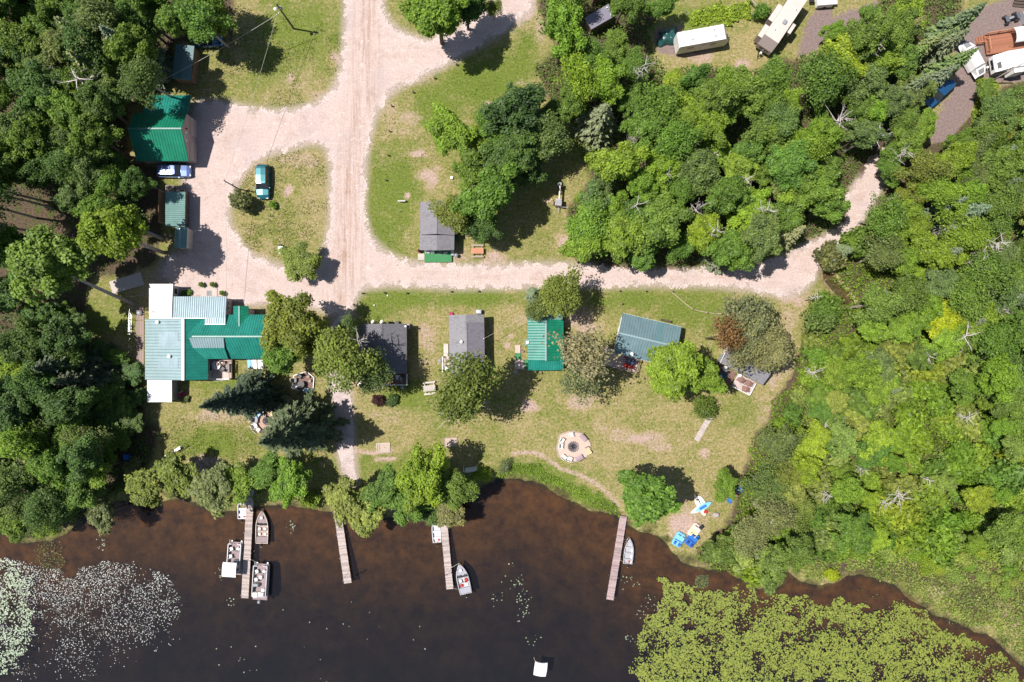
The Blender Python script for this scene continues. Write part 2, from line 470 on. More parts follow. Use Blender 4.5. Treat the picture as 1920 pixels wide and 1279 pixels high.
gm, nt, b = new_mat('ground')
v = gpos(nt)
fine = noise(nt, v, 3.0, 6, 0.80)
vfine = noise(nt, v, 7.5, 3, 0.7)
mid = noise(nt, v, 0.9, 6, 0.62, 0.4)
big = noise(nt, v, 0.16, 5, 0.6, 0.6)
mow = noise(nt, scaled(nt, v, (0.35, 2.2, 1)), 1.0, 4, 0.6)
A = lambda n: attr(nt, n).outputs['Fac']
tex = math_(nt, 'ADD', math_(nt, 'MULTIPLY', fine, .55), math_(nt, 'MULTIPLY', vfine, .45))
green = mixc(nt, ramp(nt, tex, .41, .59), (0.085, 0.115, 0.020), (0.23, 0.245, 0.055))
lush = mixc(nt, ramp(nt, tex, .41, .59), (0.060, 0.105, 0.014), (0.165, 0.230, 0.035))
tan = mixc(nt, ramp(nt, tex, .41, .59), (0.19, 0.155, 0.065), (0.42, 0.345, 0.17))
soil = mixc(nt, ramp(nt, tex, .40, .60), (0.28, 0.185, 0.150), (0.55, 0.42, 0.37))
mix1 = math_(nt, 'ADD', math_(nt, 'MULTIPLY', mid, .40), math_(nt, 'ADD', math_(nt, 'MULTIPLY', big, .42), math_(nt, 'MULTIPLY', mow, .18)))
dryamt = math_(nt, 'ADD', mix1, math_(nt, 'MULTIPLY', math_(nt, 'SUBTRACT', fine, .5), .35))
dryamt = math_(nt, 'ADD', dryamt, math_(nt, 'MULTIPLY', A('dry'), .22))
dryamt = math_(nt, 'SUBTRACT', dryamt, math_(nt, 'MULTIPLY', A('lush'), .16))
c = mixc(nt, ramp(nt, dryamt, .40, .60), green, tan)
pat = noise(nt, v, 2.3, 5, .68, .3)
c = mixc(nt, math_(nt, 'MULTIPLY', ramp(nt, pat, .50, .66), .5), c, lush)
c = mixc(nt, math_(nt, 'MULTIPLY', ramp(nt, noise(nt, v, 1.5, 5, .7, .5), .54, .70), .45), c, soil)
c = mixc(nt, math_(nt, 'MULTIPLY', A('lush'), .72), c, lush)
soilf = math_(nt, 'ADD', A('dry'), math_(nt, 'MULTIPLY', math_(nt, 'SUBTRACT', math_(nt, 'ADD', math_(nt, 'MULTIPLY', mid, .5), math_(nt, 'MULTIPLY', fine, .5)), .5), 1.7))
c = mixc(nt, ramp(nt, soilf, .42, .95), c, soil)
dirt = mixc(nt, ramp(nt, tex, .40, .60), (0.15, 0.112, 0.105), (0.29, 0.222, 0.21))
c = mixc(nt, ramp(nt, math_(nt, 'ADD', A('dirt'), math_(nt, 'MULTIPLY', math_(nt, 'SUBTRACT', mid, .5), 1.4)), .2, .6), c, dirt)
# gravel scatter beside the lane
grav = mixc(nt, ramp(nt, tex, .41, .59), (0.24, 0.18, 0.145), (0.58, 0.49, 0.46))
rf = math_(nt, 'ADD', A('road'), math_(nt, 'MULTIPLY', math_(nt, 'SUBTRACT', fine, .5), 2.6))
c = mixc(nt, math_(nt, 'SUBTRACT', 1.0, ramp(nt, rf, -.2, 1.1)), c, grav)
# woodland floor
litter = mixc(nt, ramp(nt, tex, .42, .60), (0.045, 0.030, 0.020), (0.17, 0.120, 0.085))
under = mixc(nt, ramp(nt, tex, .42, .60), (0.030, 0.050, 0.010), (0.10, 0.15, 0.025))
ff = mixc(nt, ramp(nt, mid, .30, .52), under, litter)
fo = math_(nt, 'ADD', A('forest'), math_(nt, 'MULTIPLY', math_(nt, 'SUBTRACT', mid, .5), .9))
fo = math_(nt, 'SUBTRACT', fo, math_(nt, 'MULTIPLY', A('dry'), 1.2))
c = mixc(nt, ramp(nt, fo, .15, .6), c, ff)
# wet bank and lake bed
sd = A('shore')
sdn = math_(nt, 'ADD', sd, math_(nt, 'MULTIPLY', math_(nt, 'SUBTRACT', noise(nt, v, .45, 5, .65), .5), 9.0))
bank = mixc(nt, ramp(nt, tex, .41, .59), (0.030, 0.032, 0.012), (0.12, 0.105, 0.045))
sand = mixc(nt, ramp(nt, noise(nt, v, .5, 7, .75), .36, .64), (0.085, 0.050, 0.023), (0.30, 0.165, 0.058))
muck = mixc(nt, ramp(nt, noise(nt, v, 0.35, 7, .72, .25), .40, .64), (0.032, 0.025, 0.024), (0.108, 0.074, 0.042))
deep = mixc(nt, ramp(nt, noise(nt, v, 0.22, 7, .72, .2), .45, .68), (0.020, 0.023, 0.034), (0.050, 0.044, 0.046))
bed = mixc(nt, ramp(nt, sdn, -16.0, -.5), muck, sand)
bed = mixc(nt, ramp(nt, sdn, -25.0, -8.0), deep, bed)
c = mixc(nt, math_(nt, 'SUBTRACT', 1.0, ramp(nt, sdn, -1.2, 1.0)), c, bank)
c = mixc(nt, math_(nt, 'SUBTRACT', 1.0, ramp(nt, sd, -1.3, -.6)), c, bed)
nt.links.new(c, b.inputs['Base Color'])
b.inputs['Roughness'].default_value = 0.9
b.inputs['Specular IOR Level'].default_value = 0.15
hgt = math_(nt, 'ADD', math_(nt, 'MULTIPLY', fine, .6), math_(nt, 'MULTIPLY', vfine, .5))
nt.links.new(N(nt, 'ShaderNodeBump', {'Strength': .55, 'Distance': .12, 'Height': hgt}).outputs[0], b.inputs['Normal'])
me = np_mesh('ground', verts, faces, gm, {'road': ('POINT', a_road.ravel()), 'dry': ('POINT', a_dry.ravel()), 'lush': ('POINT', a_lush.ravel()),
    'dirt': ('POINT', a_dirt.ravel()), 'forest': ('POINT', a_for.ravel()), 'shore': ('POINT', sh.ravel())})
me.polygons.foreach_set('use_smooth', [True] * len(me.polygons))
tag(link_mesh('ground', me), kind='structure')

# ------------------------------------------------------------------ gravel lane, boat ramp
def sheet(name, fn, x0, x1, y0, y1, st, z, mat, attrs_fn, rag=1.0):
    xs = np.arange(x0, x1, st); ys = np.arange(y0, y1, st)
    X, Y = np.meshgrid(xs, ys)
    ny_, nx_ = X.shape
    sdv = fn(X, Y)
    ed = sdv + ((fbm(X * .9, Y * .9, 5) - .5) * 2.4 + (nrg.random(X.shape) - .5) * .7) * rag
    keep = (ed[:-1, :-1] + ed[1:, 1:]) / 2 < -0.05
    id_ = np.arange(nx_ * ny_).reshape(ny_, nx_)
    f = np.stack([id_[:-1, :-1], id_[:-1, 1:], id_[1:, 1:], id_[1:, :-1]], -1)[keep]
    used = np.unique(f); remap = np.zeros(nx_ * ny_, int); remap[used] = np.arange(len(used))
    Z = z(X, Y) if callable(z) else np.full(X.shape, z)
    vv = np.stack([X, Y, Z], -1).reshape(-1, 3)[used]
    at = {k: ('POINT', a.ravel()[used]) for k, a in attrs_fn(X, Y, sdv).items()}
    me = np_mesh(name, vv, remap[f], mat, at)
    return tag(link_mesh(name, me), kind='structure')

rm, nt, b = new_mat('gravel')
v = gpos(nt)
fine = noise(nt, v, 3.6, 6, 0.82); vf = noise(nt, v, 8, 2, .6)
tex = math_(nt, 'ADD', math_(nt, 'MULTIPLY', fine, .5), math_(nt, 'MULTIPLY', vf, .5))
A = lambda n: attr(nt, n).outputs['Fac']
base = mixc(nt, ramp(nt, tex, .36, .66), (0.40, 0.305, 0.28), (0.68, 0.56, 0.525))
sv = noise(nt, scaled(nt, v, (2.6, .10, 1)), 1.0, 6, .66, .55)
shh = noise(nt, scaled(nt, v, (.10, 2.2, 1)), 1.0, 6, .66, .55)
br = mixc(nt, ramp(nt, fine, .3, .7), (0.27, 0.165, 0.115), (0.42, 0.29, 0.225))
tr = math_(nt, 'ADD', math_(nt, 'MULTIPLY', math_(nt, 'MULTIPLY', ramp(nt, sv, .43, .60), A('vert')), .62), math_(nt, 'MULTIPLY', math_(nt, 'MULTIPLY', ramp(nt, shh, .5, .68), A('horz')), .22))
tr = math_(nt, 'ADD', tr, math_(nt, 'MULTIPLY', ramp(nt, noise(nt, v, .35, 6, .66, .9), .50, .72), .42))
c = mixc(nt, tr, base, br)
edge = ramp(nt, math_(nt, 'ADD', A('sd'), math_(nt, 'MULTIPLY', math_(nt, 'SUBTRACT', fine, .5), 2.0)), -1.1, .1)
c = mixc(nt, math_(nt, 'MULTIPLY', edge, .55), c, mixc(nt, ramp(nt, tex, .4, .6), (0.33, 0.26, 0.235), (0.78, 0.70, 0.68)))
grey = ramp(nt, noise(nt, v, .22, 3, .5), .5, .7)
c = mixc(nt, math_(nt, 'MULTIPLY', grey, .34), c, (0.40, 0.34, 0.345))
pot = ramp(nt, noise(nt, v, .8, 7, .74, .4), .56, .70)
c = mixc(nt, math_(nt, 'MULTIPLY', pot, .5), c, (0.30, 0.215, 0.185))
wht = ramp(nt, noise(nt, v, 1.3, 7, .74, .4), .56, .70)
c = mixc(nt, math_(nt, 'MULTIPLY', wht, .5), c, (0.80, 0.71, 0.685))
nt.links.new(c, b.inputs['Base Color'])
b.inputs['Roughness'].default_value = 0.92; b.inputs['Specular IOR Level'].default_value = .1
nt.links.new(N(nt, 'ShaderNodeBump', {'Strength': .5, 'Distance': .06, 'Height': math_(nt, 'ADD', fine, math_(nt, 'MULTIPLY', sv, .6))}).outputs[0], b.inputs['Normal'])
mainline = world_poly([(685,-100),(690,60),(688,150),(672,230),(660,320),(655,420),(650,500),(640,560)])
def road_attrs(X, Y, sdv):
    d = line_d(X, Y, mainline)
    p = P(720, 520)
    return {'sd': sdv, 'vert': np.clip(1.25 - d / 2.6, 0, 1), 'horz': np.clip((X - p.x) / 4, 0, 1)}
sheet('gravel_road', road_sd, -53, 60, -2, 60, 0.2, 0.006, rm, road_attrs)
def path_z(X, Y):
    return land_z(poly_sd(X, Y, water_poly)) + .03
fm, nt, b = new_mat('path_gravel')
v = gpos(nt); fine = noise(nt, v, 4, 6, .8)
nt.links.new(mixc(nt, ramp(nt, math_(nt, 'ADD', math_(nt, 'MULTIPLY', fine, .6), math_(nt, 'MULTIPLY', noise(nt, v, .7, 4, .6), .4)), .38, .62), (0.32, 0.26, 0.255), (0.62, 0.52, 0.505)), b.inputs['Base Color'])
b.inputs['Roughness'].default_value = .9
sheet('footpath', lambda X, Y: poly_sd(X, Y, path_poly), -30, -20, -24, 5, 0.15, path_z, fm, lambda X, Y, s: {'sd': s * 0 - 2}, .3)

# ------------------------------------------------------------------ lake surface
wm, nt, b = new_mat('lake_water')
v = gpos(nt)
wv = noise(nt, scaled(nt, v, (1.0, .45, 1)), 2.2, 3, .55)
bump = N(nt, 'ShaderNodeBump', {'Strength': .12, 'Distance': .05, 'Height': wv})
fr = N(nt, 'ShaderNodeFresnel', {'IOR': 1.33, 'Normal': bump.outputs[0]})
gl = N(nt, 'ShaderNodeBsdfGlossy', {'Color': (1, 1, 1, 1), 'Roughness': .04, 'Normal': bump.outputs[0]})
tp = N(nt, 'ShaderNodeBsdfTransparent', {'Color': (.84, .76, .62, 1)})
df = N(nt, 'ShaderNodeBsdfDiffuse', {'Color': (.021, .023, .034, 1)})
m1 = N(nt, 'ShaderNodeMixShader', {0: .36, 1: tp.outputs[0], 2: df.outputs[0]})
m2 = N(nt, 'ShaderNodeMixShader', {0: fr.outputs[0], 1: m1.outputs[0], 2: gl.outputs[0]})
nt.links.new(m2.outputs[0], nt.nodes['Material Output'].inputs[0])
mb = MB()
mb.add([(-2400, -2400, WATER), (2400, -2400, WATER), (2400, -14, WATER), (-2400, -14, WATER)], [(0, 1, 2, 3)])
tag(mb.build('lake_water', wm), kind='structure')
mb = MB()
pts = [Vector((p[0], p[1], -.42)) for p in DITCH]
for i in range(len(pts) - 1):
    d = (pts[i + 1] - pts[i]).normalized(); n_ = Vector((-d.y, d.x, 0))
    w0 = .8 if i else .3; w1 = .8 if i < len(pts) - 2 else .3
    mb.add([pts[i] - n_ * w0, pts[i + 1] - n_ * w1, pts[i + 1] + n_ * w1, pts[i] + n_ * w0], [(0, 1, 2, 3)])
tag(mb.build('creek_water', wm), kind='structure')

# ------------------------------------------------------------------ lily pads (uncountable floating mats)
def pad_mesh(name, label, cells, r0, r1, mat):
    """cells: list of (x, y); hexagonal pads lying on the water, slightly tilted"""
    n = len(cells)
    xy = np.array(cells)
    r = nrg.uniform(r0, r1, n); ph = nrg.uniform(0, 6.28, n)
    tx = nrg.normal(0, .05, n); ty = nrg.normal(0, .05, n)
    ang = np.arange(6) * math.pi * 2 / 6.6
    ca = np.cos(ang[None] + ph[:, None]) * r[:, None]; sa = np.sin(ang[None] + ph[:, None]) * r[:, None]
    z = WATER + .02 + nrg.uniform(0, .03, n)[:, None] + ca * tx[:, None] + sa * ty[:, None]
    vv = np.stack([xy[:, :1] + ca, xy[:, 1:] + sa, z], -1).reshape(-1, 3)
    ff = np.arange(n * 6).reshape(n, 6)
    me = np_mesh(name, vv, ff, mat, {'leaf_var': ('FACE', nrg.random(n))})
    return tag(link_mesh(name, me), label, 'lily pads', kind='stuff')
def pad_mat(name, c0, c1, rough):
    m, nt, b = new_mat(name)
    nt.links.new(mixc(nt, attr(nt, 'leaf_var').outputs['Fac'], c0, c1), b.inputs['Base Color'])
    b.inputs['Roughness'].default_value = rough
    b.inputs['Specular IOR Level'].default_value = .6
    return m
M_PAD = pad_mat('lily_pad', (0.105, 0.150, 0.022), (0.275, 0.305, 0.050), .45)
M_PADW = pad_mat('glare_green_lily_pad', (0.20, 0.27, 0.17), (0.40, 0.48, 0.34), .32)  # green paled to carry the sun glare in the colour itself
M_PADV = pad_mat('glare_silver_lily_pad', (0.20, 0.22, 0.21), (0.50, 0.53, 0.51), .30)  # silver tone is the sun's glare on the pads, painted into their colour
RIGHT_BED = world_poly([(1245,1085),(1265,1095),(1300,1100),(1340,1108),(1390,1103),(1430,1122),(1480,1118),(1540,1128),(1590,1125),(1640,1150),(1690,1140),(1730,1150),(1780,1185),(1830,1200),(1870,1230),(1910,1262),(1960,1300),(1960,1400),(1230,1400),(1235,1320),(1200,1290),(1190,1270),(1180,1240),(1205,1225),(1200,1190),(1215,1160),(1240,1130)])
def scatter(poly, n, dens=None):
    mn = poly.min(0); mx = poly.max(0)
    xy = nrg.uniform(mn, mx, (n, 2))
    ok = poly_sd(xy[:, 0], xy[:, 1], poly) + (fbm(xy[:, 0] * .6, xy[:, 1] * .6) - .5) * 3 < 0
    if dens is not None: ok &= nrg.random(n) < dens(xy[:, 0], xy[:, 1])
    return xy[ok]
cells = scatter(RIGHT_BED, 125000, lambda x, y: np.clip((fbm(x * .5, y * .5) - .30) * 4.2, .10, .9) * np.clip((fbm(x * 2.2, y * 2.2, 3) - .22) * 3, .25, 1))
pad_mesh('lily_pads', 'broad bed of yellow green lily pads off the right bank', cells, .055, .135, M_PAD)
LEFT_A = world_poly([(-60,1030),(20,1050),(60,1080),(50,1120),(62,1180),(45,1230),(20,1265),(-60,1290)])
LEFT_B = world_poly([(0,1040),(60,1065),(120,1080),(200,1050),(290,1065),(330,1110),(345,1150),(300,1220),(240,1250),(150,1285),(20,1285),(-20,1200)])
la = scatter(LEFT_A, 5600, lambda x, y: np.clip((fbm(x * .6, y * .6) - .30) * 3, .08, .9) * np.clip(1.15 - np.maximum(0, x + 74) / 7, .2, 1))
lb = scatter(LEFT_B, 20000, lambda x, y: np.clip((fbm(x * .35 + 9, y * .35) - .34) * 3.2, .03, .8) * np.clip(1.3 - (-y - 33) / 13 - (x + 60) / 60, .05, 1))
pad_mesh('lily_pads', 'dense lily pads tinted pale for sun glare along the left edge of the lake', la, .06, .14, M_PADW)
pad_mesh('lily_pads', 'tiny lily pads tinted silver for glare scattered right of the dense left edge mat', lb, .02, .085, M_PADV)
sc = []
for u, v, n, sp in ((185,1020,16,9),(545,990,14,9),(1165,1087,9,14),(970,1100,14,18),(980,1130,18,14),(985,1150,8,10),(930,1130,10,12),(975,1095,8,8),(1190,1092,8,10),(1220,1130,14,16),(1205,1150,10,14),(410,1080,10,8),(430,1130,8,10),(960,1060,3,5),(600,1200,10,60),(740,1170,6,60),(440,1240,14,40),(1180,1200,10,10),(1000,1205,8,12),(975,1160,6,8),(300,1150,20,40)):
    p = P(u, v)
    for _ in range(n): sc.append((p.x + nrg.normal(0, sp / S * .6), p.y + nrg.normal(0, sp / S * .6)))
pad_mesh('lily_pads', 'small loose lily pads dotted over the open water', sc, .04, .10, M_PADW)
# ------------------------------------------------------------------ foliage generators
def unit(n, up=0.0, rg=nrg):
    d = rg.normal(0, 1, (n, 3))
    d /= np.linalg.norm(d, axis=1, keepdims=True) + 1e-9
    if up:
        d[:, 2] += up
        d /= np.linalg.norm(d, axis=1, keepdims=True) + 1e-9
    return d
def cards(cen, nrm, sx, sy, rg, axis_dir=None):
    """kite-shaped leaf cards"""
    n = len(cen)
    if axis_dir is None: axis_dir = unit(n, 0, rg)
    t = axis_dir - nrm * (axis_dir * nrm).sum(1, keepdims=True)
    t /= np.linalg.norm(t, axis=1, keepdims=True) + 1e-9
    b = np.cross(nrm, t)
    sx = np.asarray(sx).reshape(-1, 1); sy = np.asarray(sy).reshape(-1, 1)
    fold = nrm * (sx * rg.uniform(-.25, .25, (n, 1)))
    v = np.stack([cen - t * sx, cen - b * sy + fold, cen + t * sx, cen + b * sy + fold], 1)
    return v.reshape(-1, 3)
def crown_mesh(name, vlist, var, mat):
    v = np.concatenate(vlist); n = len(v) // 4
    f = np.arange(n * 4).reshape(n, 4)
    return np_mesh(name, v, f, mat, {'leaf_var': ('FACE', np.concatenate(var))})

def broad_crown(seed, R=3.5, zc=7.5, vz=.85, nc=70, lpc=95, leaf=.135, loose=.0, lobes=.25, mat=None):
    rg = np.random.default_rng(seed)
    # lobed outline
    k = rg.integers(3, 6); ph = rg.uniform(0, 6.28, 4)
    def rad(d):
        a = np.arctan2(d[:, 1], d[:, 0])
        return 1 + lobes * (.6 * np.sin(a * k + ph[0]) + .4 * np.sin(a * (k + 2) + ph[1])) * (1 - .5 * np.abs(d[:, 2]))
    d = unit(nc, .35, rg); d[:, 2] = np.where(d[:, 2] < -.45, -d[:, 2], d[:, 2])
    rr = rg.uniform(.50, .86, nc) * rad(d)
    for _ in range(4):       # bites out of the outline
        bd = unit(1, .1, rg)[0]
        rr = np.where((d @ bd > .86) & (rr > .5), rr * rg.uniform(.45, .75), rr)
    for _ in range(3):       # boughs that stick out
        bd = unit(1, .1, rg)[0]
        rr = np.where(d @ bd > .93, rr * rg.uniform(1.1, 1.35), rr)
    cc = d * rr[:, None] * R; cc[:, 2] *= vz
    rc = R * rg.uniform(.12, .27, nc) * (1 + loose * .2)
    V = []; A = []
    for i in range(nc):
        m = int(lpc * (rc[i] / (R * .21)) ** 2)
        dd_ = unit(m, .25, rg)
        q = cc[i] + dd_ * rc[i] * rg.uniform(.45, 1.0 + loose, (m, 1)) * np.array([1, 1, .75])
        nn = dd_ * .5 + rg.normal(0, .40, (m, 3)) + np.array([0, 0, .85]); nn /= np.linalg.norm(nn, axis=1, keepdims=True)
        s = leaf * rg.uniform(.6, 1.35, m)
        V.append(cards(q, nn, s * 1.15, s * .8, rg))
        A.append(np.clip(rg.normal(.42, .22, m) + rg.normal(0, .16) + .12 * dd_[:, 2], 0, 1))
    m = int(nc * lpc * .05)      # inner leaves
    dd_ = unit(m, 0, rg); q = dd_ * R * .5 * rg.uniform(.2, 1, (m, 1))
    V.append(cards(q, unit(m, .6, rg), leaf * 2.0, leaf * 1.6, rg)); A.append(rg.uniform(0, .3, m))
    v = [x + np.array([0, 0, zc]) for x in V]
    return crown_mesh('crown', v, A, mat or M_LEAF), cc + np.array([0, 0, zc])

def trunk_mesh(tips, zc, R, r0=.22, bark=M_BARK, nb=14, seed=0, over=1.0):
    rg = random.Random(seed)
    mb = MB()
    top = Vector((0, 0, zc + .15 * R))
    mb.tube([(0, 0, -.1), (.05, .03, zc * .4), (.02, -.05, zc * .75), top], [r0 * 1.25, r0, r0 * .75, r0 * .3], 7)
    idx = list(range(len(tips))); rg.shuffle(idx)
    for i in idx[:nb]:
        t = Vector(tips[i]); t = Vector((0, 0, zc)) + (t - Vector((0, 0, zc))) * over
        z0 = zc * rg.uniform(.55, .9)
        mid = Vector((t.x * .45, t.y * .45, z0 + (t.z - z0) * .6))
        mb.tube([(0, 0, z0), mid, t], [r0 * .42, r0 * .26, r0 * .08], 5)
        for _ in range(2):
            e = t + Vector((rg.uniform(-1, 1), rg.uniform(-1, 1), rg.uniform(-.2, .7))) * R * .2
            mb.tube([mid.lerp(t, rg.uniform(.4, .9)), e], [r0 * .14, r0 * .04], 4)
    me = bpy.data.meshes.new('trunk'); me.from_pydata(mb.v, [], mb.f); me.materials.append(bark); me.update()
    return me

def spruce_crown(seed, h=11.0, R=1.6, card=.20, dens=1.0, z0=.8, droop=.25, mat=None, gap=.33, nbr=11, irr=.2):
    rg = np.random.default_rng(seed)
    V = []; A = []
    z = z0
    while z < h - .15:
        t = (z - z0) / (h - z0)
        r = R * (1 - t) ** .85 + .06
        nb = max(4, int(nbr * (1 - t * .55)))
        a0 = rg.uniform(0, 6.28)
        for i in range(nb):
            a = a0 + i * 6.283 / nb + rg.normal(0, .15)
            L = r * rg.uniform(1 - irr * 1.6, 1 + irr)
            m = max(3, int(L / card * 3.0 * dens))
            s = np.sort(rg.uniform(.12, 1, m))
            wdt = L * .20 * (1 - s * .65)
            off = rg.normal(0, .6, m) * wdt
            ca, sa = math.cos(a), math.sin(a)
            q = np.stack([ca * s * L - sa * off, sa * s * L + ca * off, z - droop * L * s ** 1.3 + rg.normal(0, .04, m) + .10 * L * np.clip(s - .7, 0, 1)], 1)
            ax = np.stack([ca * np.ones(m) - sa * np.sign(off) * .5, sa * np.ones(m) + ca * np.sign(off) * .5, -droop * np.ones(m) * .6], 1)
            nn = np.array([ca * .25, sa * .25, 1.0]) + rg.normal(0, .35, (m, 3)); nn /= np.linalg.norm(nn, axis=1, keepdims=True)
            c_ = card * rg.uniform(.7, 1.3, m) * (1.15 - .4 * t)
            V.append(cards(q, nn, c_ * 1.25, c_ * .5, rg, ax))
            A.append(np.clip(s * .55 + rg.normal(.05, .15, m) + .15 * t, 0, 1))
        z += gap * (1.15 - .6 * t) * rg.uniform(.85, 1.15) * (h / 11) ** .5
    # leader
    m = 10; q = np.stack([rg.normal(0, .03, m), rg.normal(0, .03, m), h - rg.uniform(0, .7, m)], 1)
    V.append(cards(q, unit(m, 0, rg), card * 1.0, card * .35, rg, np.tile([0, 0, 1.0], (m, 1)))); A.append(np.full(m, .9))
    return crown_mesh('crown', V, A, mat or M_NEEDLE)
def spruce_trunk(h, r):
    mb = MB(); mb.tube([(0, 0, -.1), (0, 0, h * .5), (0, 0, h - .3)], [r, r * .6, .02], 7)
    me = bpy.data.meshes.new('trunk'); me.from_pydata(mb.v, [], mb.f); me.materials.append(M_BARK); me.update(); return me

def bush_crown(seed, R=1.4, hgt=1.6, nc=16, lpc=90, leaf=.13, mat=None, rag=.2):
    rg = np.random.default_rng(seed)
    V = []; A = []
    for i in range(nc):
        a = rg.uniform(0, 6.28); q0 = R * math.sqrt(rg.random()) * .78
        zz = hgt * (1 - (q0 / R) ** 2 * .7) * rg.uniform(.55, .9)
        c_ = np.array([math.cos(a) * q0, math.sin(a) * q0, zz]); rc = R * rg.uniform(.22, .40)
        m = int(lpc * (rc / (R * .3)) ** 2)
        d = unit(m, .35, rg); q = c_ + d * rc * rg.uniform(.3, 1 + rag, (m, 1)) * np.array([1, 1, .8]); q[:, 2] = np.maximum(q[:, 2], .05)
        nn = d * .5 + rg.normal(0, .45, (m, 3)) + np.array([0, 0, .6]); nn /= np.linalg.norm(nn, axis=1, keepdims=True)
        s = leaf * rg.uniform(.55, 1.35, m)
        V.append(cards(q, nn, s * 1.2, s * .75, rg)); A.append(np.clip(rg.normal(.42, .22, m) + rg.normal(0, .15), 0, 1))
    return crown_mesh('crown', V, A, mat or M_LEAF)
def bush_stems(seed, R, h):
    rg = random.Random(seed); mb = MB()
    for _ in range(7):
        a = rg.uniform(0, 6.28); q = R * rg.uniform(.3, .8)
        mb.tube([(0, 0, -.05), (math.cos(a) * q * .4, math.sin(a) * q * .4, h * .5), (math.cos(a) * q, math.sin(a) * q, h * rg.uniform(.7, 1.05))], [.04, .03, .01], 4)
    me = bpy.data.meshes.new('stems'); me.from_pydata(mb.v, [], mb.f); me.materials.append(M_BARK); me.update(); return me

def dead_mesh(seed, h=7.0, nb=16, spread=2.2, r0=.12, lean=(0, 0), mat=None, upright=.5):
    rg = random.Random(seed); mb = MB()
    top = Vector((lean[0], lean[1], h))
    pts = [Vector((0, 0, -.1)), top * .35 + Vector((rg.uniform(-.2, .2), rg.uniform(-.2, .2), 0)), top * .7 + Vector((rg.uniform(-.2, .2), rg.uniform(-.2, .2), 0)), top]
    mb.tube(pts, [r0 * 1.3, r0, r0 * .6, r0 * .2], 6)
    for i in range(nb):
        t = rg.uniform(.45, .98); p0 = top * t
        a = rg.uniform(0, 6.28); L = spread * rg.uniform(.5, 1.1) * (1.25 - t * .6)
        d = Vector((math.cos(a), math.sin(a), rg.uniform(.0, 1.0) * upright))
        bend = Vector((rg.uniform(-.3, .3), rg.uniform(-.3, .3), rg.uniform(-.1, .3)))
        p1 = p0 + d * L * .5; p2 = p0 + d * L + bend * L * .4
        mb.tube([p0, p1, p2], [r0 * .45, r0 * .3, r0 * .1], 4)
        for _ in range(4):
            s = rg.uniform(.35, .95); q = p0.lerp(p2, s); b_ = Vector((rg.uniform(-1, 1), rg.uniform(-1, 1), rg.uniform(-.1, .6))) * L * .34
            mb.tube([q, q + b_], [r0 * .2, r0 * .06], 3)
    me = bpy.data.meshes.new('dead_trunk'); me.from_pydata(mb.v, [], mb.f); me.materials.append(mat or M_DEADWOOD); me.update(); return me

KIND = {}
def reg(kind, crown, trunk, zc, R): KIND.setdefault(kind, []).append((crown, trunk, zc, R))
for i in range(5):
    cr, tips = broad_crown(100 + i, nc=95 + 6 * i, lpc=135, lobes=.25 + .06 * i, loose=.12)
    reg('broad', cr, trunk_mesh(tips, 7.5, 3.5, seed=i), 7.5, 3.5)
for i in range(3):   # finer, greyer, with branches showing
    cr, tips = broad_crown(200 + i, nc=74, lpc=80, leaf=.12, loose=.5, lobes=.38)
    reg('birch', cr, trunk_mesh(tips, 7.5, 3.5, r0=.16, bark=M_PALEBARK, nb=30, seed=i, over=1.2), 7.5, 3.5)
for i in range(2):   # sparse, ground shows through
    cr, tips = broad_crown(300 + i, nc=85, lpc=24, leaf=.13, loose=.6, lobes=.2, vz=1.0)
    reg('sparse', cr, trunk_mesh(tips, 7.5, 3.5, r0=.16, bark=M_BARK, nb=26, seed=i), 7.5, 3.5)
for i in range(2):   # leafy willow with long drooping clumps
    cr, tips = broad_crown(400 + i, nc=110, lpc=70, leaf=.17, lobes=.3, vz=.8)
    reg('willow', cr, trunk_mesh(tips, 7.5, 3.5, seed=i + 9), 7.5, 3.5)
for i in range(4):
    reg('spruce', spruce_crown(500 + i, R=1.5 + .12 * i, nbr=14, card=.17, dens=1.25, irr=.3, droop=.32), spruce_trunk(11, .16), 0, 1.6)
for i in range(2):
    reg('giant', spruce_crown(600 + i, h=22, R=4.1, card=.24, dens=1.5, z0=2.0, droop=.26, gap=.46, nbr=17, irr=.42), spruce_trunk(22, .34), 0, 4.1)
for i in range(2):
    reg('pine', spruce_crown(650 + i, h=15, R=3.0, card=.30, dens=.9, z0=4.0, droop=.02, gap=.62, nbr=8, irr=.35), spruce_trunk(15, .24), 0, 3.0)
for i in range(4):
    reg('bush', bush_crown(700 + i, nc=15 + 2 * i, rag=.2 + .1 * i), bush_stems(i, 1.2, 1.4), 0.9, 1.4)
for i in range(2):   # reedy/fine
    reg('fine', bush_crown(750 + i, nc=26, lpc=80, leaf=.085, rag=.6), bush_stems(i + 20, 1.3, 1.6), 0.9, 1.4)

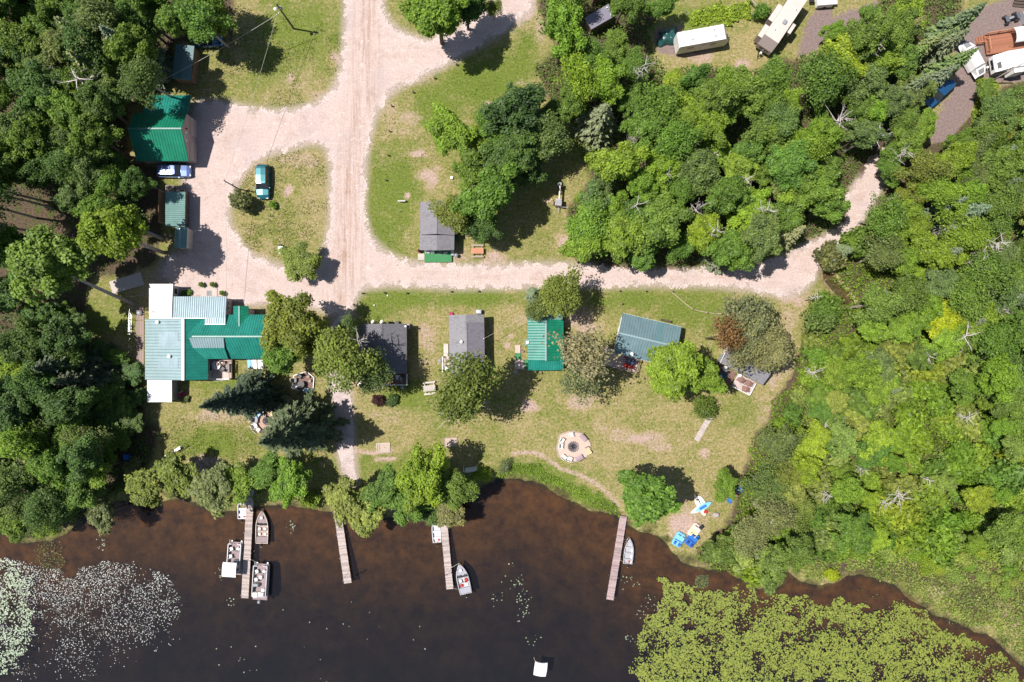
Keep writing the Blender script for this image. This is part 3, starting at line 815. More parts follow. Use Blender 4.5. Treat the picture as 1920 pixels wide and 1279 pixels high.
TINT = {'lime': (0.225, 0.300, 0.038), 'bright': (0.165, 0.250, 0.036), 'mid': (0.120, 0.196, 0.040), 'dark': (0.082, 0.138, 0.040), 'olive': (0.150, 0.190, 0.044),
        'grey': (0.160, 0.176, 0.088), 'deep': (0.060, 0.112, 0.038), 'blue': (0.118, 0.150, 0.108), 'bluedark': (0.052, 0.070, 0.044), 'dull': (0.125, 0.172, 0.062), 'pinkish': (0.28, 0.255, 0.165), 'conifer': (0.075, 0.094, 0.056),
        'rust': (0.24, 0.150, 0.075), 'yellow': (0.30, 0.31, 0.022), 'light': (0.22, 0.27, 0.075), 'maroon': (0.06, 0.025, 0.03), 'grass': (0.105, 0.125, 0.028)}
TWORD = {'lime': 'yellow green', 'bright': 'bright green', 'mid': 'mid green', 'dark': 'dark green', 'olive': 'olive green', 'grey': 'grey green', 'deep': 'deep green', 'blue': 'blue grey', 'bluedark': 'dark bluish',
         'dull': 'dull green', 'pinkish': 'brownish', 'rust': 'rusty brown', 'yellow': 'bright yellow', 'light': 'pale green', 'maroon': 'dark purple', 'conifer': 'dark green'}
KNAME = {'broad': 'broadleaf_tree', 'birch': 'birch_tree', 'sparse': 'sparse_tree', 'willow': 'willow_tree', 'spruce': 'spruce_tree', 'giant': 'spruce_tree', 'pine': 'pine_tree', 'bush': 'bush', 'fine': 'bush'}
KCAT = {'broad': 'tree', 'birch': 'tree', 'sparse': 'tree', 'willow': 'tree', 'spruce': 'tree', 'giant': 'tree', 'pine': 'tree', 'bush': 'bush', 'fine': 'bush'}
AUTO = []   # (object, kind phrase, pixel position) waiting for a label
def tree(kind, u, v, r, tint, label=None, hs=1.0, group=None, z=0.0, base=None, var=None, tip=None, h=None, jit=.12):
    """u, v, r: crown centre and radius in photograph pixels; base: trunk foot in pixels; tip+h: leaning-view conifers by their top"""
    vs = KIND[kind]; cr, tr, zc, R = vs[rnd.randrange(len(vs)) if var is None else var % len(vs)]
    t = TINT[tint]; j = [1 + rnd.uniform(-jit, jit) for _ in range(3)]; g = 1 + rnd.uniform(-jit, jit)
    col = (t[0] * g * j[0], t[1] * g, t[2] * g * j[2], 1)
    shear = None
    if kind in ('spruce', 'giant', 'pine'):
        full = {'spruce': 11.0, 'giant': 22.0, 'pine': 15.0}[kind]
        h = h or full
        loc = P(u, v, h) if tip else P(u, v, 0)
        loc = Vector((loc.x, loc.y, z)); sz = h / full
        s = (r / S * (1 - h * .3 / H)) / R if r else sz
    else:
        s = r / S / R * .93
        sz = s * hs
        zz = zc * sz + z
        s *= (1 - zz / H)
        c_ = P(u, v, zz); loc = Vector((c_.x, c_.y, z))
        if base is not None:
            f = P(base[0], base[1], 0); shear = loc - f; loc = Vector((f.x, f.y, z))
    root = thing(KNAME[kind], label, KCAT[kind], loc, 0 if shear is not None else rnd.uniform(0, 6.28), group)
    if base is None and kind in ('broad', 'birch', 'willow', 'sparse'): root.rotation_euler = (rnd.uniform(-.07, .07), rnd.uniform(-.07, .07), root.rotation_euler.z)
    an = 1.0 if kind in ('spruce', 'giant', 'pine') or base is not None else rnd.uniform(.84, 1.18)
    root.scale = (s * an, s / an, sz)
    if shear is None:
        o = link_mesh('trunk' if kind not in ('bush', 'fine') else 'stems', tr, root)
    else:                       # a leaning trunk of its own, crown set over at its top
        mb = MB(); top = Vector((shear.x / s, shear.y / s, zc))
        mb.tube([(0, 0, -.1), top * .35 + Vector((0, 0, .1)), top * .7, top + Vector((0, 0, .6))], [.30 / s, .25 / s, .2 / s, .08 / s], 8)
        o = mb.build('trunk', M_PALEBARK, root, smooth=True)
    k = link_mesh('crown', cr, root)
    if shear is not None: k.location = (shear.x / s, shear.y / s, 0); k.rotation_euler = (0, 0, rnd.uniform(0, 6.28))
    k.color = col
    if label is None: AUTO.append((root, kind, tint, u, v))
    return root

# ------------------------------------------------------------------ trees that stand in the open
T = tree
T('broad', 815, 22, 62, 'bright', 'bright green tree at the top edge between the two lanes, left of its darker neighbour', var=0)
T('broad', 872, 14, 42, 'dark', 'dark bluish tree at the top edge beside the right hand lane fork', var=1)
T('birch', 925, 14, 20, 'olive', 'small thin olive tree on the lane verge at the top edge', hs=1.2)
T('broad', 845, 245, 48, 'bright', 'bright green tree at the upper left of the clump above the grey porch cabin', var=2)
T('broad', 972, 212, 62, 'deep', 'deep green tree at the top of the clump above the grey porch cabin', var=3)
T('birch', 1030, 262, 46, 'dull', 'dull olive tree at the right side of the lawn clump', var=0)
T('broad', 968, 290, 52, 'dark', 'dark green tree in the middle of the lawn clump', var=1)
T('broad', 905, 265, 32, 'bright', 'small bright tree at the left of the deep green lawn tree', var=4)
T('broad', 885, 318, 50, 'mid', 'mid green tree in the left middle of the lawn clump', var=3)
T('broad', 935, 300, 50, 'dark', 'dark green tree filling the middle of the lawn clump', var=0)
T('broad', 988, 316, 36, 'deep', 'deep green tree at the lower right of the lawn clump', var=2)
T('broad', 935, 250, 40, 'mid', 'mid green tree between the bright and deep green trees of the lawn clump', var=4)
T('broad', 1030, 215, 34, 'dark', 'small dark tree at the upper right of the lawn clump', var=1)
T('broad', 912, 362, 60, 'mid', 'large mid green tree just upper right of the grey porch cabin', var=0)
T('birch', 852, 392, 44, 'olive', 'olive birch leaning over the roof of the grey porch cabin', var=1)
T('broad', 895, 425, 34, 'dark', 'dark low tree right of the grey porch cabin', var=2)
T('bush', 452, 377, 25, 'grey', 'round grey green bush at the foot of the pole on the island', hs=1.5, var=2)
T('bush', 511, 385, 9, 'bright', 'tiny bright green bush below the parked teal car', hs=1.2, var=0)
T('broad', 562, 492, 38, 'olive', 'low spreading olive tree at the bottom of the grass island', hs=.6, var=2)
T('birch', 1042, 548, 50, 'olive', 'olive birch by the lane above the teal roofed cabin', var=2)
T('birch', 1015, 570, 32, 'dull', 'thin grey green tree overhanging the top of the teal roofed cabin', var=0)
T('spruce', 1001, 549, 14, 'blue', 'small blue spruce beside the olive birch by the lane', h=6.5, tip=True, var=0)
T('sparse', 1103, 672, 62, 'pinkish', 'sparse brownish tree between the teal roofed and slate roofed cabins', var=0, hs=1.1)
T('sparse', 1090, 710, 48, 'grey', 'thin grey tree on the lawn below the sparse brownish tree', var=1)
T('broad', 1262, 695, 62, 'bright', 'full bright green tree below the slate roofed cabin, left of its twin', var=1)
T('broad', 1308, 705, 46, 'bright', 'bright green tree touching the covered deck of the grey corner cabin', var=3)
T('fine', 1322, 762, 26, 'olive', 'low yellowish bush at the head of the lawn boardwalk', hs=1.4, var=0)
T('birch', 1386, 610, 66, 'grey', 'large grey green tree on the lawn above the grey corner cabin', var=1)
T('birch', 1434, 652, 60, 'grey', 'large grey green tree hiding the right half of the grey corner cabin', var=2)
T('sparse', 1372, 634, 38, 'rust', 'rusty brown dying tree against the roof of the grey corner cabin', var=1, hs=2.0)
T('willow', 1212, 938, 60, 'mid', 'round green tree on the shore by the rightmost dock', var=0)
T('broad', 1362, 907, 28, 'bright', 'small yellow green tree beside the blue chairs near the right wood', var=4)
T('birch', 872, 728, 70, 'olive', 'olive birch over the lower end of the middle grey cabin', var=0)
T('birch', 848, 752, 34, 'dull', 'thin half bare birch on the lawn below the middle grey cabin', var=1)
T('birch', 650, 672, 65, 'olive', 'large olive birch left of the charcoal cabin', var=2)
T('birch', 690, 700, 46, 'dull', 'dull green birch over the porch of the charcoal cabin', var=0)
T('birch', 650, 625, 30, 'dull', 'small birch above the large olive birch by the footpath', var=1)
T('broad', 545, 606, 62, 'olive', 'large olive tree at the right end of the lodge', var=2)
T('broad', 592, 620, 42, 'olive', 'olive tree beside the footpath, right of the lodge', var=4)
T('broad', 530, 655, 44, 'mid', 'green tree over the benches below the right end of the lodge', var=1)
T('giant', 497, 737, 42, 'bluedark', 'very tall dark bluish spruce pointing left below the lodge deck', h=21, var=0)
T('giant', 588, 790, 55, 'conifer', 'very tall dark spruce beside the footpath, below its twin', h=21.5, var=1)
T('fine', 640, 905, 12, 'grey', 'small grey bush at the foot of the boat ramp', var=1)
T('willow', 645, 935, 50, 'light', 'pale green willow over the head of the bare dock', hs=.75, var=1)
T('willow', 690, 962, 42, 'light', 'pale green willow hanging over the water right of the bare dock', hs=.75, var=0)
T('broad', 722, 925, 46, 'mid', 'green tree on the shore between two willows, left of the flag dock', hs=.8, var=3)
T('broad', 772, 950, 46, 'mid', 'green tree hanging over the water left of the flag dock', hs=.8, var=0)
T('broad', 800, 885, 56, 'bright', 'bright green tree on the shore below the right horseshoe pit', var=2)
T('broad', 842, 915, 48, 'mid', 'green shore tree left of the shaded swing bench', hs=.8, var=4)
T('willow', 845, 958, 36, 'grey', 'grey green tree over the head of the flag dock', hs=.7, var=0)
T('broad', 812, 955, 32, 'dark', 'dark low tree beside the head of the flag dock', hs=.7, var=1)
T('fine', 946, 874, 15, 'grey', 'lone pale bush at the lake edge right of the swing bench', var=0)
T('fine', 905, 892, 18, 'bright', 'low green bush below the swing bench', var=1)
T('broad', 540, 905, 46, 'bright', 'yellow green shore tree right of the dock with pontoon boats', hs=.75, var=3)
T('broad', 503, 888, 40, 'mid', 'mid green shore tree above the dock with pontoon boats', hs=.75, var=0)
T('bush', 580, 935, 20, 'bright', 'low green bush on the stony bank right of the pontoon dock', var=1)
T('willow', 446, 905, 44, 'bright', 'bright green tree at the head of the pontoon dock', hs=.75, var=1)
T('willow', 395, 915, 50, 'grey', 'grey green willow left of the pontoon dock', hs=.75, var=0)
T('willow', 330, 885, 46, 'olive', 'olive willow at the bottom of the left lawn', hs=.7, var=1)
T('willow', 275, 915, 40, 'olive', 'olive willow leaning over the water at the left lawn', hs=.7, var=0)
T('fine', 250, 880, 22, 'grey', 'pale grassy bush near the blue tarp', var=0)
T('bush', 1560, 478, 30, 'grey', 'round grey green bush beside the creek at the lane bend', hs=1.8, var=1)
T('spruce', 1599, 467, 20, 'blue', 'short blue spruce beside the creek at the lane bend', h=7, tip=True, var=1)
T('fine', 1538, 602, 34, 'dull', 'dark fine leaved round bush below the creek', hs=1.6, var=1)
T('fine', 1550, 575, 36, 'mid', 'green round bush at the lower end of the creek', hs=1.4, var=0)
T('bush', 1615, 455, 36, 'mid', 'mid green bush above the creek, right of the lane', hs=1.6, var=3)
T('spruce', 1136, 197, 32, 'blue', 'blue grey spruce at the gap between lawn clump and middle wood', h=11, tip=True, var=2)
T('bush', 710, 752, 13, 'maroon', 'dark purple leaved bush in front of the charcoal cabin porch', hs=1.1, var=1)
T('bush', 735, 750, 14, 'dark', 'dark bush beside the round planter at the charcoal cabin porch', hs=.9, var=2)
for (u, v, l) in ((343, 550, 'small pale bush at the lodge wall, left one of a pair'), (353, 549, 'small green bush at the lodge wall, right one of a pair')):
    T('bush', u, v, 7, 'mid', l)
T('bush', 345, 748, 9, 'grey', 'small grey bush beside the tilted lawn chair', var=1)
T('bush', 1428, 22, 18, 'mid', 'green bush left of the beige camper trailer', hs=1.6)

# leaning yard trees whose trunks show
T('broad', 218, 440, 62, 'bright', 'tall bright tree whose pale trunk leans in from beside the wood shed', hs=1.15, base=(307, 474), var=1)
T('broad', 186, 398, 38, 'mid', 'tall tree whose trunk foot stands by the cut rounds at the wood shed', hs=1.35, base=(306, 448), var=2)
T('broad', 95, 500, 78, 'mid', 'huge maple at the left whose long trunk starts at the fence by the lodge', hs=.95, base=(252, 571), var=0)

# ------------------------------------------------------------------ woods, tree by tree
def fill(polys, n, rmin, rmax, tints, kinds, avoid=(), sep=.95, hs=(1.0, 1.2), seed=1, dens=None, tries=9000, pts0=()):
    rg = random.Random(seed); pts = list(pts0); k = 0; out = []
    polys = [np.array(p, float) for p in polys]
    mn = np.min([p.min(0) for p in polys], 0); mx = np.max([p.max(0) for p in polys], 0)
    while len(out) < n and k < tries:
        k += 1
        u = rg.uniform(max(mn[0], -50), min(mx[0], 1970)); v = rg.uniform(max(mn[1], -50), min(mx[1], 1300))
        if not any(in_poly(u, v, p) for p in polys): continue
        r = rg.uniform(rmin, rmax)
        if any((u - a) ** 2 + (v - b) ** 2 < ((r + c) * .5 * sep) ** 2 * 1.0 for a, b, c in pts): continue
        if any((u - a) ** 2 + (v - b) ** 2 < (c + r * .55) ** 2 for a, b, c in avoid): continue
        pts.append((u, v, r)); kd = rg.choice(kinds); ti = rg.choice(tints)
        out.append(tree(kd, u, v, r, ti, hs=rg.uniform(*hs)))
    return out
for u_, v_, r_, h_, t_ in ((188, 205, 44, 1.3, 'dark'), (176, 262, 46, 1.25, 'mid'), (205, 165, 34, 1.2, 'dull'), (196, 305, 40, .7, 'dark'), (225, 335, 36, .55, 'mid'), (240, 372, 26, .5, 'dark'), (275, 50, 34, 1.0, 'dark'), (30, 465, 50, 1.0, 'mid'), (15, 545, 46, 1.0, 'dark'), (80, 590, 38, .8, 'dark'), (140, 605, 24, .8, 'dull'), (20, 318, 40, 1.2, 'mid'), (75, 318, 36, 1.2, 'dark'), (112, 590, 24, .8, 'mid')):
    T('broad', u_, v_, r_, t_, hs=h_)
T('broad', 405, 44, 36, 'olive', 'olive tree hanging over the top lawn left of the utility pole', hs=.95, var=1)
for u_, v_ in ((-60, 335), (-75, 372), (-50, 408), (-90, 440), (-40, 350)):
    T('birch', u_, v_, 52, 'dark', hs=1.7)
LEFT1 = [[(-30,-30),(375,-30),(385,40),(365,62),(330,70),(310,130),(285,160),(225,180),(215,330),(275,340),(285,400),(180,470),(140,380),(60,330),(-30,320)]]
LEFT2 = [[(-30,690),(60,600),(130,640),(145,690),(140,740),(150,800),(160,860),(150,905),(120,955),(55,975),(-30,960)]]
MIDW = [[(1070,105),(1030,60),(1040,-20),(1200,-20),(1205,80),(1225,150),(1310,145),(1370,135),(1440,140),(1500,125),(1540,110),(1600,85),(1660,60),(1690,130),(1705,200),(1690,245),(1620,270),(1570,330),(1565,395),(1500,430),(1430,460),(1390,470),(1160,478),(1115,465),(1095,430),(1100,390),(1130,350),(1125,310),(1130,240),(1065,195),(1030,150)]]
RW1 = [[(1960,150),(1880,180),(1830,240),(1770,280),(1720,300),(1690,340),(1660,390),(1640,430),(1650,480),(1640,560),(1600,620),(1700,640),(1960,660)]]
RW2 = [[(1600,620),(1560,650),(1530,720),(1485,780),(1450,830),(1430,900),(1400,960),(1350,1020),(1330,1040),(1400,1060),(1440,1075),(1470,1040),(1600,1040),(1720,1040),(1960,1010),(1960,660),(1700,640)]]
avoid_l = [(340, 118, 48), (395, 95, 20), (300, 240, 60), (330, 330, 26), (330, 395, 26), (262, 400, 40), (400, 83, 10), (60, 385, 60)]
fill(LEFT1, 56, 30, 50, ['mid', 'dark', 'mid', 'dull', 'dull', 'mid', 'mid'], ['broad', 'broad', 'birch'], avoid_l + [(218, 440, 30), (190, 395, 20), (188, 205, 25), (176, 262, 25), (205, 165, 20), (196, 305, 20)], .92, (1.05, 1.4), 21)
for u_, v_, r_, t_ in ((248, 700, 24, 'dark'), (258, 745, 22, 'dark'), (250, 790, 28, 'dark'), (225, 765, 30, 'mid'), (215, 720, 32, 'dark'), (180, 740, 40, 'mid'), (185, 790, 38, 'dark'), (222, 815, 32, 'mid'), (185, 835, 36, 'bright'), (190, 660, 26, 'dark'), (215, 670, 22, 'mid')):
    T('broad', u_, v_, r_, t_, hs=.5)
fill(LEFT2, 34, 28, 50, ['dark', 'mid', 'dark', 'deep', 'dull', 'bright'], ['broad', 'broad', 'birch'], [(300, 730, 40)], .95, (1.0, 1.3), 22)
for (u, v, h, r, t_) in ((200, 708, 12, 42, 'bluedark'), (176, 684, 13, 46, 'bluedark'), (180, 770, 10, 34, 'dark')):
    T('giant', u, v, r, t_, h=h)
for (u, v, r, t_, k_) in ((195, 965, 34, 'grey', 'willow'), (140, 930, 44, 'mid', 'broad'), (90, 975, 36, 'bright', 'broad'), (30, 975, 40, 'mid', 'willow'), (178, 880, 42, 'bright', 'broad'), (150, 830, 44, 'dull', 'birch')):
    T(k_, u, v, r, t_)
T('spruce', 185, 47, 30, 'blue', h=15, tip=True)
for (u, v) in ((205, 75), (245, 110), (225, 130)): T('pine', u, v + 30, 36, 'grey', h=12)
avoid_m = [(1325, 72, 55), (1253, 72, 34), (1215, 80, 44), (1455, 55, 50), (1540, 12, 24), (1120, 30, 36), (1757, 182, 26), (1815, 112, 26), (1270, 110, 26), (1390, 105, 32), (1610, 350, 18), (1090, 270, 14), (1085, 300, 10)]
fill(MIDW, 74, 28, 54, ['bright', 'bright', 'mid', 'mid', 'bright', 'mid', 'lime', 'mid', 'dull'], ['broad', 'broad', 'broad', 'birch'], avoid_m, .86, (.95, 1.35), 23)
for u_, v_, r_, t_ in ((1680, 62, 40, 'mid'), (1705, 18, 38, 'bright'), (1655, 112, 38, 'bright'), (1630, 30, 26, 'mid'), (1690, 110, 34, 'mid'), (1560, 60, 24, 'bright'), (1590, 95, 30, 'mid'), (1480, 345, 44, 'lime'), (1105, 450, 44, 'bright'), (1110, 385, 34, 'bright'), (1240, 8, 30, 'mid')):
    T('broad', u_, v_, r_, t_)
for (u, v, h, r, t_) in ((1182, 440, 8, 22, 'blue'), (1385, 467, 9, 24, 'blue'), (1510, 426, 9, 26, 'grey'), (1850, 4, 11, 22, 'blue'), (1845, 12, 10, 22, 'dull'), (1819, 54, 10, 22, 'blue'), (1834, 90, 10, 22, 'dull'), (1797, 122, 7, 20, 'blue'), (1746, 142, 10, 22, 'blue'),
        (1775, 60, 9, 20, 'grey'), (1735, 30, 10, 20, 'grey'), (1740, 85, 8, 20, 'dull'), (1815, 371, 11, 24, 'blue'), (1859, 387, 11, 28, 'blue'), (1807, 467, 12, 24, 'blue'), (1850, 601, 10, 24, 'blue'), (1925, 555, 10, 22, 'blue'),
        (1917, 335, 10, 22, 'blue'), (1916, 272, 9, 22, 'blue'), (1690, 732, 8, 16, 'blue'), (1722, 560, 8, 20, 'blue'), (1480, 395, 8, 22, 'blue')):
    T('spruce', u, v, r, t_, h=h, tip=True)
fill(RW1, 56, 26, 48, ['mid', 'bright', 'mid', 'bright', 'olive', 'dull', 'bright'], ['broad', 'broad', 'birch'], [(1757, 182, 30), (1780, 240, 30), (1645, 335, 20)], .95, (.95, 1.15), 24)
for (u, v, r, t_, k_) in ((1452, 835, 46, 'dull', 'birch'), (1435, 905, 46, 'dull', 'birch'), (1470, 890, 44, 'olive', 'birch'), (1445, 965, 50, 'grey', 'birch'), (1400, 1005, 44, 'grey', 'birch'), (1350, 1030, 36, 'olive', 'willow'), (1440, 1065, 44, 'olive', 'willow'), (1385, 1045, 34, 'light', 'willow'), (1500, 960, 40, 'olive', 'birch'),
        (1640, 690, 44, 'dull', 'broad'), (1770, 610, 40, 'yellow', 'broad'), (1735, 515, 30, 'lime', 'broad'), (1910, 700, 46, 'mid', 'broad'), (1880, 740, 44, 'mid', 'broad'), (1910, 800, 40, 'mid', 'broad'), (1860, 680, 40, 'dark', 'broad')):
    T(k_, u, v, r, t_, hs=.9)
for u_, v_, r_, t_ in ((1700, 268, 36, 'mid'), (1730, 232, 28, 'bright'), (1672, 290, 30, 'mid'), (1715, 170, 34, 'dull'), (1845, 172, 20, 'mid'), (1738, 166, 20, 'dull'), (1842, 235, 34, 'dull'), (1880, 205, 38, 'dull'), (1800, 270, 28, 'mid')):
    T('broad', u_, v_, r_, t_)
for u_, v_, r_, t_ in ((1530, 668, 26, 'bright'), (1520, 702, 24, 'lime'), (1562, 682, 30, 'bright'), (1502, 748, 24, 'light'), (1545, 725, 28, 'bright'), (1592, 655, 30, 'bright'), (1490, 778, 24, 'mid'), (1470, 800, 22, 'bright'), (1520, 640, 20, 'light')):
    T('bush', u_, v_, r_, t_, hs=1.3)
T('broad', 1672, 318, 28, 'mid')
n_tree = len(AUTO)
fill(RW2, 150, 18, 44, ['bright', 'bright', 'mid', 'lime', 'light', 'mid', 'bright'], ['bush', 'bush', 'bush', 'broad'], [], .84, (.9, 1.7), 25, tries=14000)
fill([[(1480,1010),(1600,1010),(1960,980),(1960,1120),(1880,1110),(1700,1060),(1590,1050),(1500,1050)]], 40, 12, 22, ['light', 'bright', 'lime', 'light'], ['bush', 'fine'], [], .9, (.7, 1.1), 26)
T('bush', 1560, 1078, 16, 'yellow', 'bright yellow bush at the edge of the lake inlet', hs=.7)

# ------------------------------------------------------------------ dead trees and fallen trunks
M_GREYTWIG = pmat('grey_twig', (0.44, 0.40, 0.36), .9, var=.3)
DEAD = [(150,140,8,3.2,'large white dead tree standing in the left wood'),(100,118,6,2.0,'small white dead tree upper left of the large one in the left wood'),(848,770,4.5,2.6,'bare white birch limbs at the lower left of the lawn birch'),(892,745,9,2.0,'white dead limbs in the crown of the lawn birch'),
    (675,645,9,1.8,'white dead limbs in the crown of the large birch by the charcoal cabin'),(1356,215,5,2.6,'grey bare brushy tree in the middle wood below the white camper'),(1340,290,4,2.0,'low grey bare brush below the grey brushy tree'),(1185,262,7,1.4,'grey bare tree right of the blue grey spruce'),(1200,130,10,1.6,'white bare limbs in the trees left of the green tarp'),
    (1640,90,8,1.6,'thin white dead trunk in the wood right of the beige camper'),(1575,225,7,2.2,'pale dead tree in the middle wood left of the blue van'),(1690,285,6,1.6,'pale dead limb at the top of the lane'),(1630,258,6,2.2,'long pale dead limb in the wood above the lane end'),(1430,395,9,1.8,'bare limbs above the middle of the lane in the middle wood'),
    (1335,435,9,1.6,'bare limbs just above the lane in the middle wood'),(1310,392,9,1.5,'bare grey limbs in the centre of the middle wood'),(1185,388,9,1.7,'bare grey limbs at the left side of the middle wood'),(1395,340,8,1.6,'bare twisted limbs in the upper part of the middle wood'),(1860,460,8,2.0,'white dead tree in the right wood near two blue spruces'),(1822,495,7,1.4,'small white dead limbs in the right wood below the dead tree'),
    (1795,632,6,2.6,'large white dead tree beside the bright yellow tree'),(1785,645,5,1.8,'white dead limbs just below the large dead tree by the yellow tree'),(1735,670,5,1.6,'pale limbs in the thicket left of the large dead tree'),(1545,800,3.5,1.6,'white limbs in the thicket right of the dull lake side trees'),(1578,792,3.5,1.6,'white limbs right beside other limbs in the upper thicket'),(1658,810,3.5,1.7,'white dead limbs beside the yellow flowers in the thicket'),
    (1685,930,3.5,2.0,'white dead limbs at the bottom of the thicket'),(1655,945,3.0,1.6,'pale fallen limbs lower left of the bottom dead limbs'),(1808,785,3.5,1.5,'grey dead limbs in the right of the thicket'),(1550,930,4.0,1.6,'white dead limbs in the lower left of the thicket'),(1445,960,6,1.8,'white dead limbs by the olive trees at the right shore'),(1430,1040,3.5,1.8,'grey brushy dead limbs near the lake at the right shore'),
    (1520,700,3,1.5,'white twigs in the thicket beside the grass strip'),(1560,745,3,1.2,'pale limb in the thicket, right of the grass strip'),(1245,672,9,1.0,'white bare limb in the crown of the bright tree below the slate roof'),(1110,470,6,1.2,'pale twigs at the left edge of the middle wood above the lane'),(790,900,7,1.2,'pale bare limbs in the shore trees left of the swing bench'),(1740,900,3,1.4,'white twigs in the middle of the thicket'),(1620,880,3,1.2,'small white twigs in the lower thicket'),(1880,580,6,1.3,'pale limbs at the right edge by a blue spruce'),
    (1530,560,3,1.0,'pale twigs beside the green bush at the creek'),(1680,575,5,1.3,'pale limbs in the right wood, right of the creek'),(1850,545,6,1.2,'white limbs in the right wood above a blue spruce'),(1780,430,7,1.2,'pale limbs left of the two long blue spruces'),(1455,215,7,1.2,'pale limbs in the upper middle wood'),(1250,330,8,1.2,'pale limbs in the left part of the middle wood')]
dp = [dead_mesh(i, nb=13 + i * 2, lean=(.5 - .3 * i, .3 * i - .4), upright=.3 + .2 * i) for i in range(4)]
for i, (u, v, h, sp, lab) in enumerate(DEAD):
    if h > 2.9: h = h * 1.22 + 1.0; sp *= 1.1
    p = P(u, v, h * .85)
    root = thing('dead_tree', lab, 'dead tree', (p.x, p.y, 0), rnd.uniform(0, 6.28))
    o = link_mesh('dead_trunk', dp[i % 4], root)
    root.scale = (sp / 2.2, sp / 2.2, h / 7.0 * 1.08)
def log(u0, v0, u1, v1, r, lab, z0=.15, z1=.15, mat=None):
    a, b_ = P(u0, v0, z0), P(u1, v1, z1)
    mb = MB(); m_ = a.lerp(b_, .5) + Vector((.05, .06, .02))
    mb.tube([a - a, m_ - a, b_ - a], [r, r * .85, r * .6], 8)
    t_ = thing('fallen_log', lab, 'log', a)
    mb.build('log', mat or M_PALEBARK, t_, smooth=True)
    mb = MB(); mb.tube([(m_ - a), (m_ - a) + Vector((.3, .5, .25))], [r * .4, r * .15], 5); mb.build('stub', mat or M_PALEBARK, t_)
log(1665,375,1702,358,.16,'pale fallen log beside the top of the lane')
log(1634,440,1658,430,.14,'pale fallen log at the right verge of the lane')
log(1452,357,1475,338,.16,'brown fallen log high in the middle wood', mat=M_BARK)
log(1444,368,1462,358,.14,'shorter brown fallen log just below another in the middle wood', mat=M_BARK)
log(1853,156,1920,118,.13,'long bare pale trunk leaning across the white travel trailer', .3, 6.0)
log(1402,-10,1437,38,.09,'thin white birch trunk leaning left of the beige camper', 2.0, .2)
log(1286,20,1290,38,.06,'thin white birch pole above the white camper', 2.0, .3)
log(370,168,393,169,.06,'pale board lying on the grass above the garage', .06, .06)

# ------------------------------------------------------------------ ground cover nobody could count
def cover(name, label, polys, n, zr, leaf, tints, tagname='undergrowth', thr=None, exclude=None):
    P_ = []
    for pl in polys:
        w = world_poly(pl); w = np.clip(w, [-84, -60], [84, 60])
        P_.append(scatter(w, n // len(polys)))
    xy = np.concatenate(P_)
    if thr: xy = xy[fbm(xy[:, 0] * .5, xy[:, 1] * .5) > thr]
    if exclude is not None: xy = xy[exclude(xy[:, 0], xy[:, 1])]
    m = len(xy)
    zz = nrg.uniform(zr[0], zr[1], m) * (.35 + fbm(xy[:, 0] * .8, xy[:, 1] * .8, 3))
    gz = np.maximum(land_z(poly_sd(xy[:, 0], xy[:, 1], water_poly)), WATER)
    q = np.stack([xy[:, 0], xy[:, 1], zz + gz], 1)
    nn = nrg.normal(0, .5, (m, 3)) + np.array([0, 0, .9]); nn /= np.linalg.norm(nn, axis=1, keepdims=True)
    s = leaf * nrg.uniform(.5, 1.4, m)
    me = crown_mesh(name, [cards(q, nn, s * 1.2, s * .75, nrg)], [np.clip(nrg.normal(.4, .25, m) + (fbm(xy[:, 0] * .6, xy[:, 1] * .6) - .5), 0, 1)], M_LEAF)
    o = link_mesh(name, me); t = TINT[tints]; o.color = (*t, 1)
    return tag(o, label, tagname, kind='stuff')
off_road = lambda x, y: (road_sd(x, y) > .6)
FL_COVER = [[(-40,-40),(420,-40),(435,60),(320,80),(310,150),(235,180),(230,300),(290,420),(180,520),(150,420),(-40,330)], [(-40,600),(150,560),(170,640),(262,690),(262,790),(290,850),(240,905),(130,985),(40,1010),(-40,1000)]]
cover('undergrowth', 'dark leafy undergrowth on the floor of the left wood', FL_COVER, 40000, (.1, .9), .12, 'dark', exclude=off_road)
cover('undergrowth', 'green leafy undergrowth on the floor of the middle wood', [FOREST[1]], 60000, (.1, 1.0), .12, 'mid', exclude=lambda x, y: off_road(x, y) & (poly_sd(x, y, world_poly([(1230,40),(1500,-20),(1545,60),(1480,120),(1240,125)])) > 0) & (poly_sd(x, y, world_poly(DIRT[1])) > 0))
cover('undergrowth', 'yellow green leafy growth under the thicket on the right bank', [[(1960,150),(1850,230),(1745,290),(1660,385),(1600,460),(1560,520),(1600,570),(1530,600),(1490,700),(1410,830),(1390,920),(1370,990),(1300,1045),(1400,1085),(1480,1050),(1960,1060)]], 120000, (.1, 1.1), .13, 'bright', exclude=off_road)
cover('marsh_grass', 'pale tufted marsh grass along the bank of the right inlet', [[(1465,1045),(1600,1030),(1960,990),(1960,1260),(1870,1188),(1760,1148),(1700,1105),(1620,1068),(1580,1066),(1545,1090),(1505,1080)]], 34000, (.05, .55), .12, 'light', 'grass')
cover('bank_weeds', 'lush green weeds on the bank between the lawn and the lake', [LUSH_BANK], 9000, (.05, .35), .10, 'bright', 'weeds')
cover('verge_plants', 'bright leafy plants between the lawn clump and the middle wood', [[(1060,190),(1110,200),(1130,260),(1150,330),(1120,330),(1095,270),(1070,225)], [(1285,20),(1400,0),(1420,40),(1290,52)], [(1820,240),(1830,250),(1880,265),(1870,150),(1825,145),(1840,170)]], 9000, (.1, .6), .15, 'lime', 'plants')
cover('shore_scrub', 'low green scrub and reeds along the left shore', [[(40,1008),(130,980),(165,945),(240,925),(330,915),(430,940),(600,935),(700,955),(860,925),(860,905),(600,920),(420,925),(330,900),(240,905),(150,940),(40,985)]], 12000, (.05, .6), .13, 'olive', 'scrub')
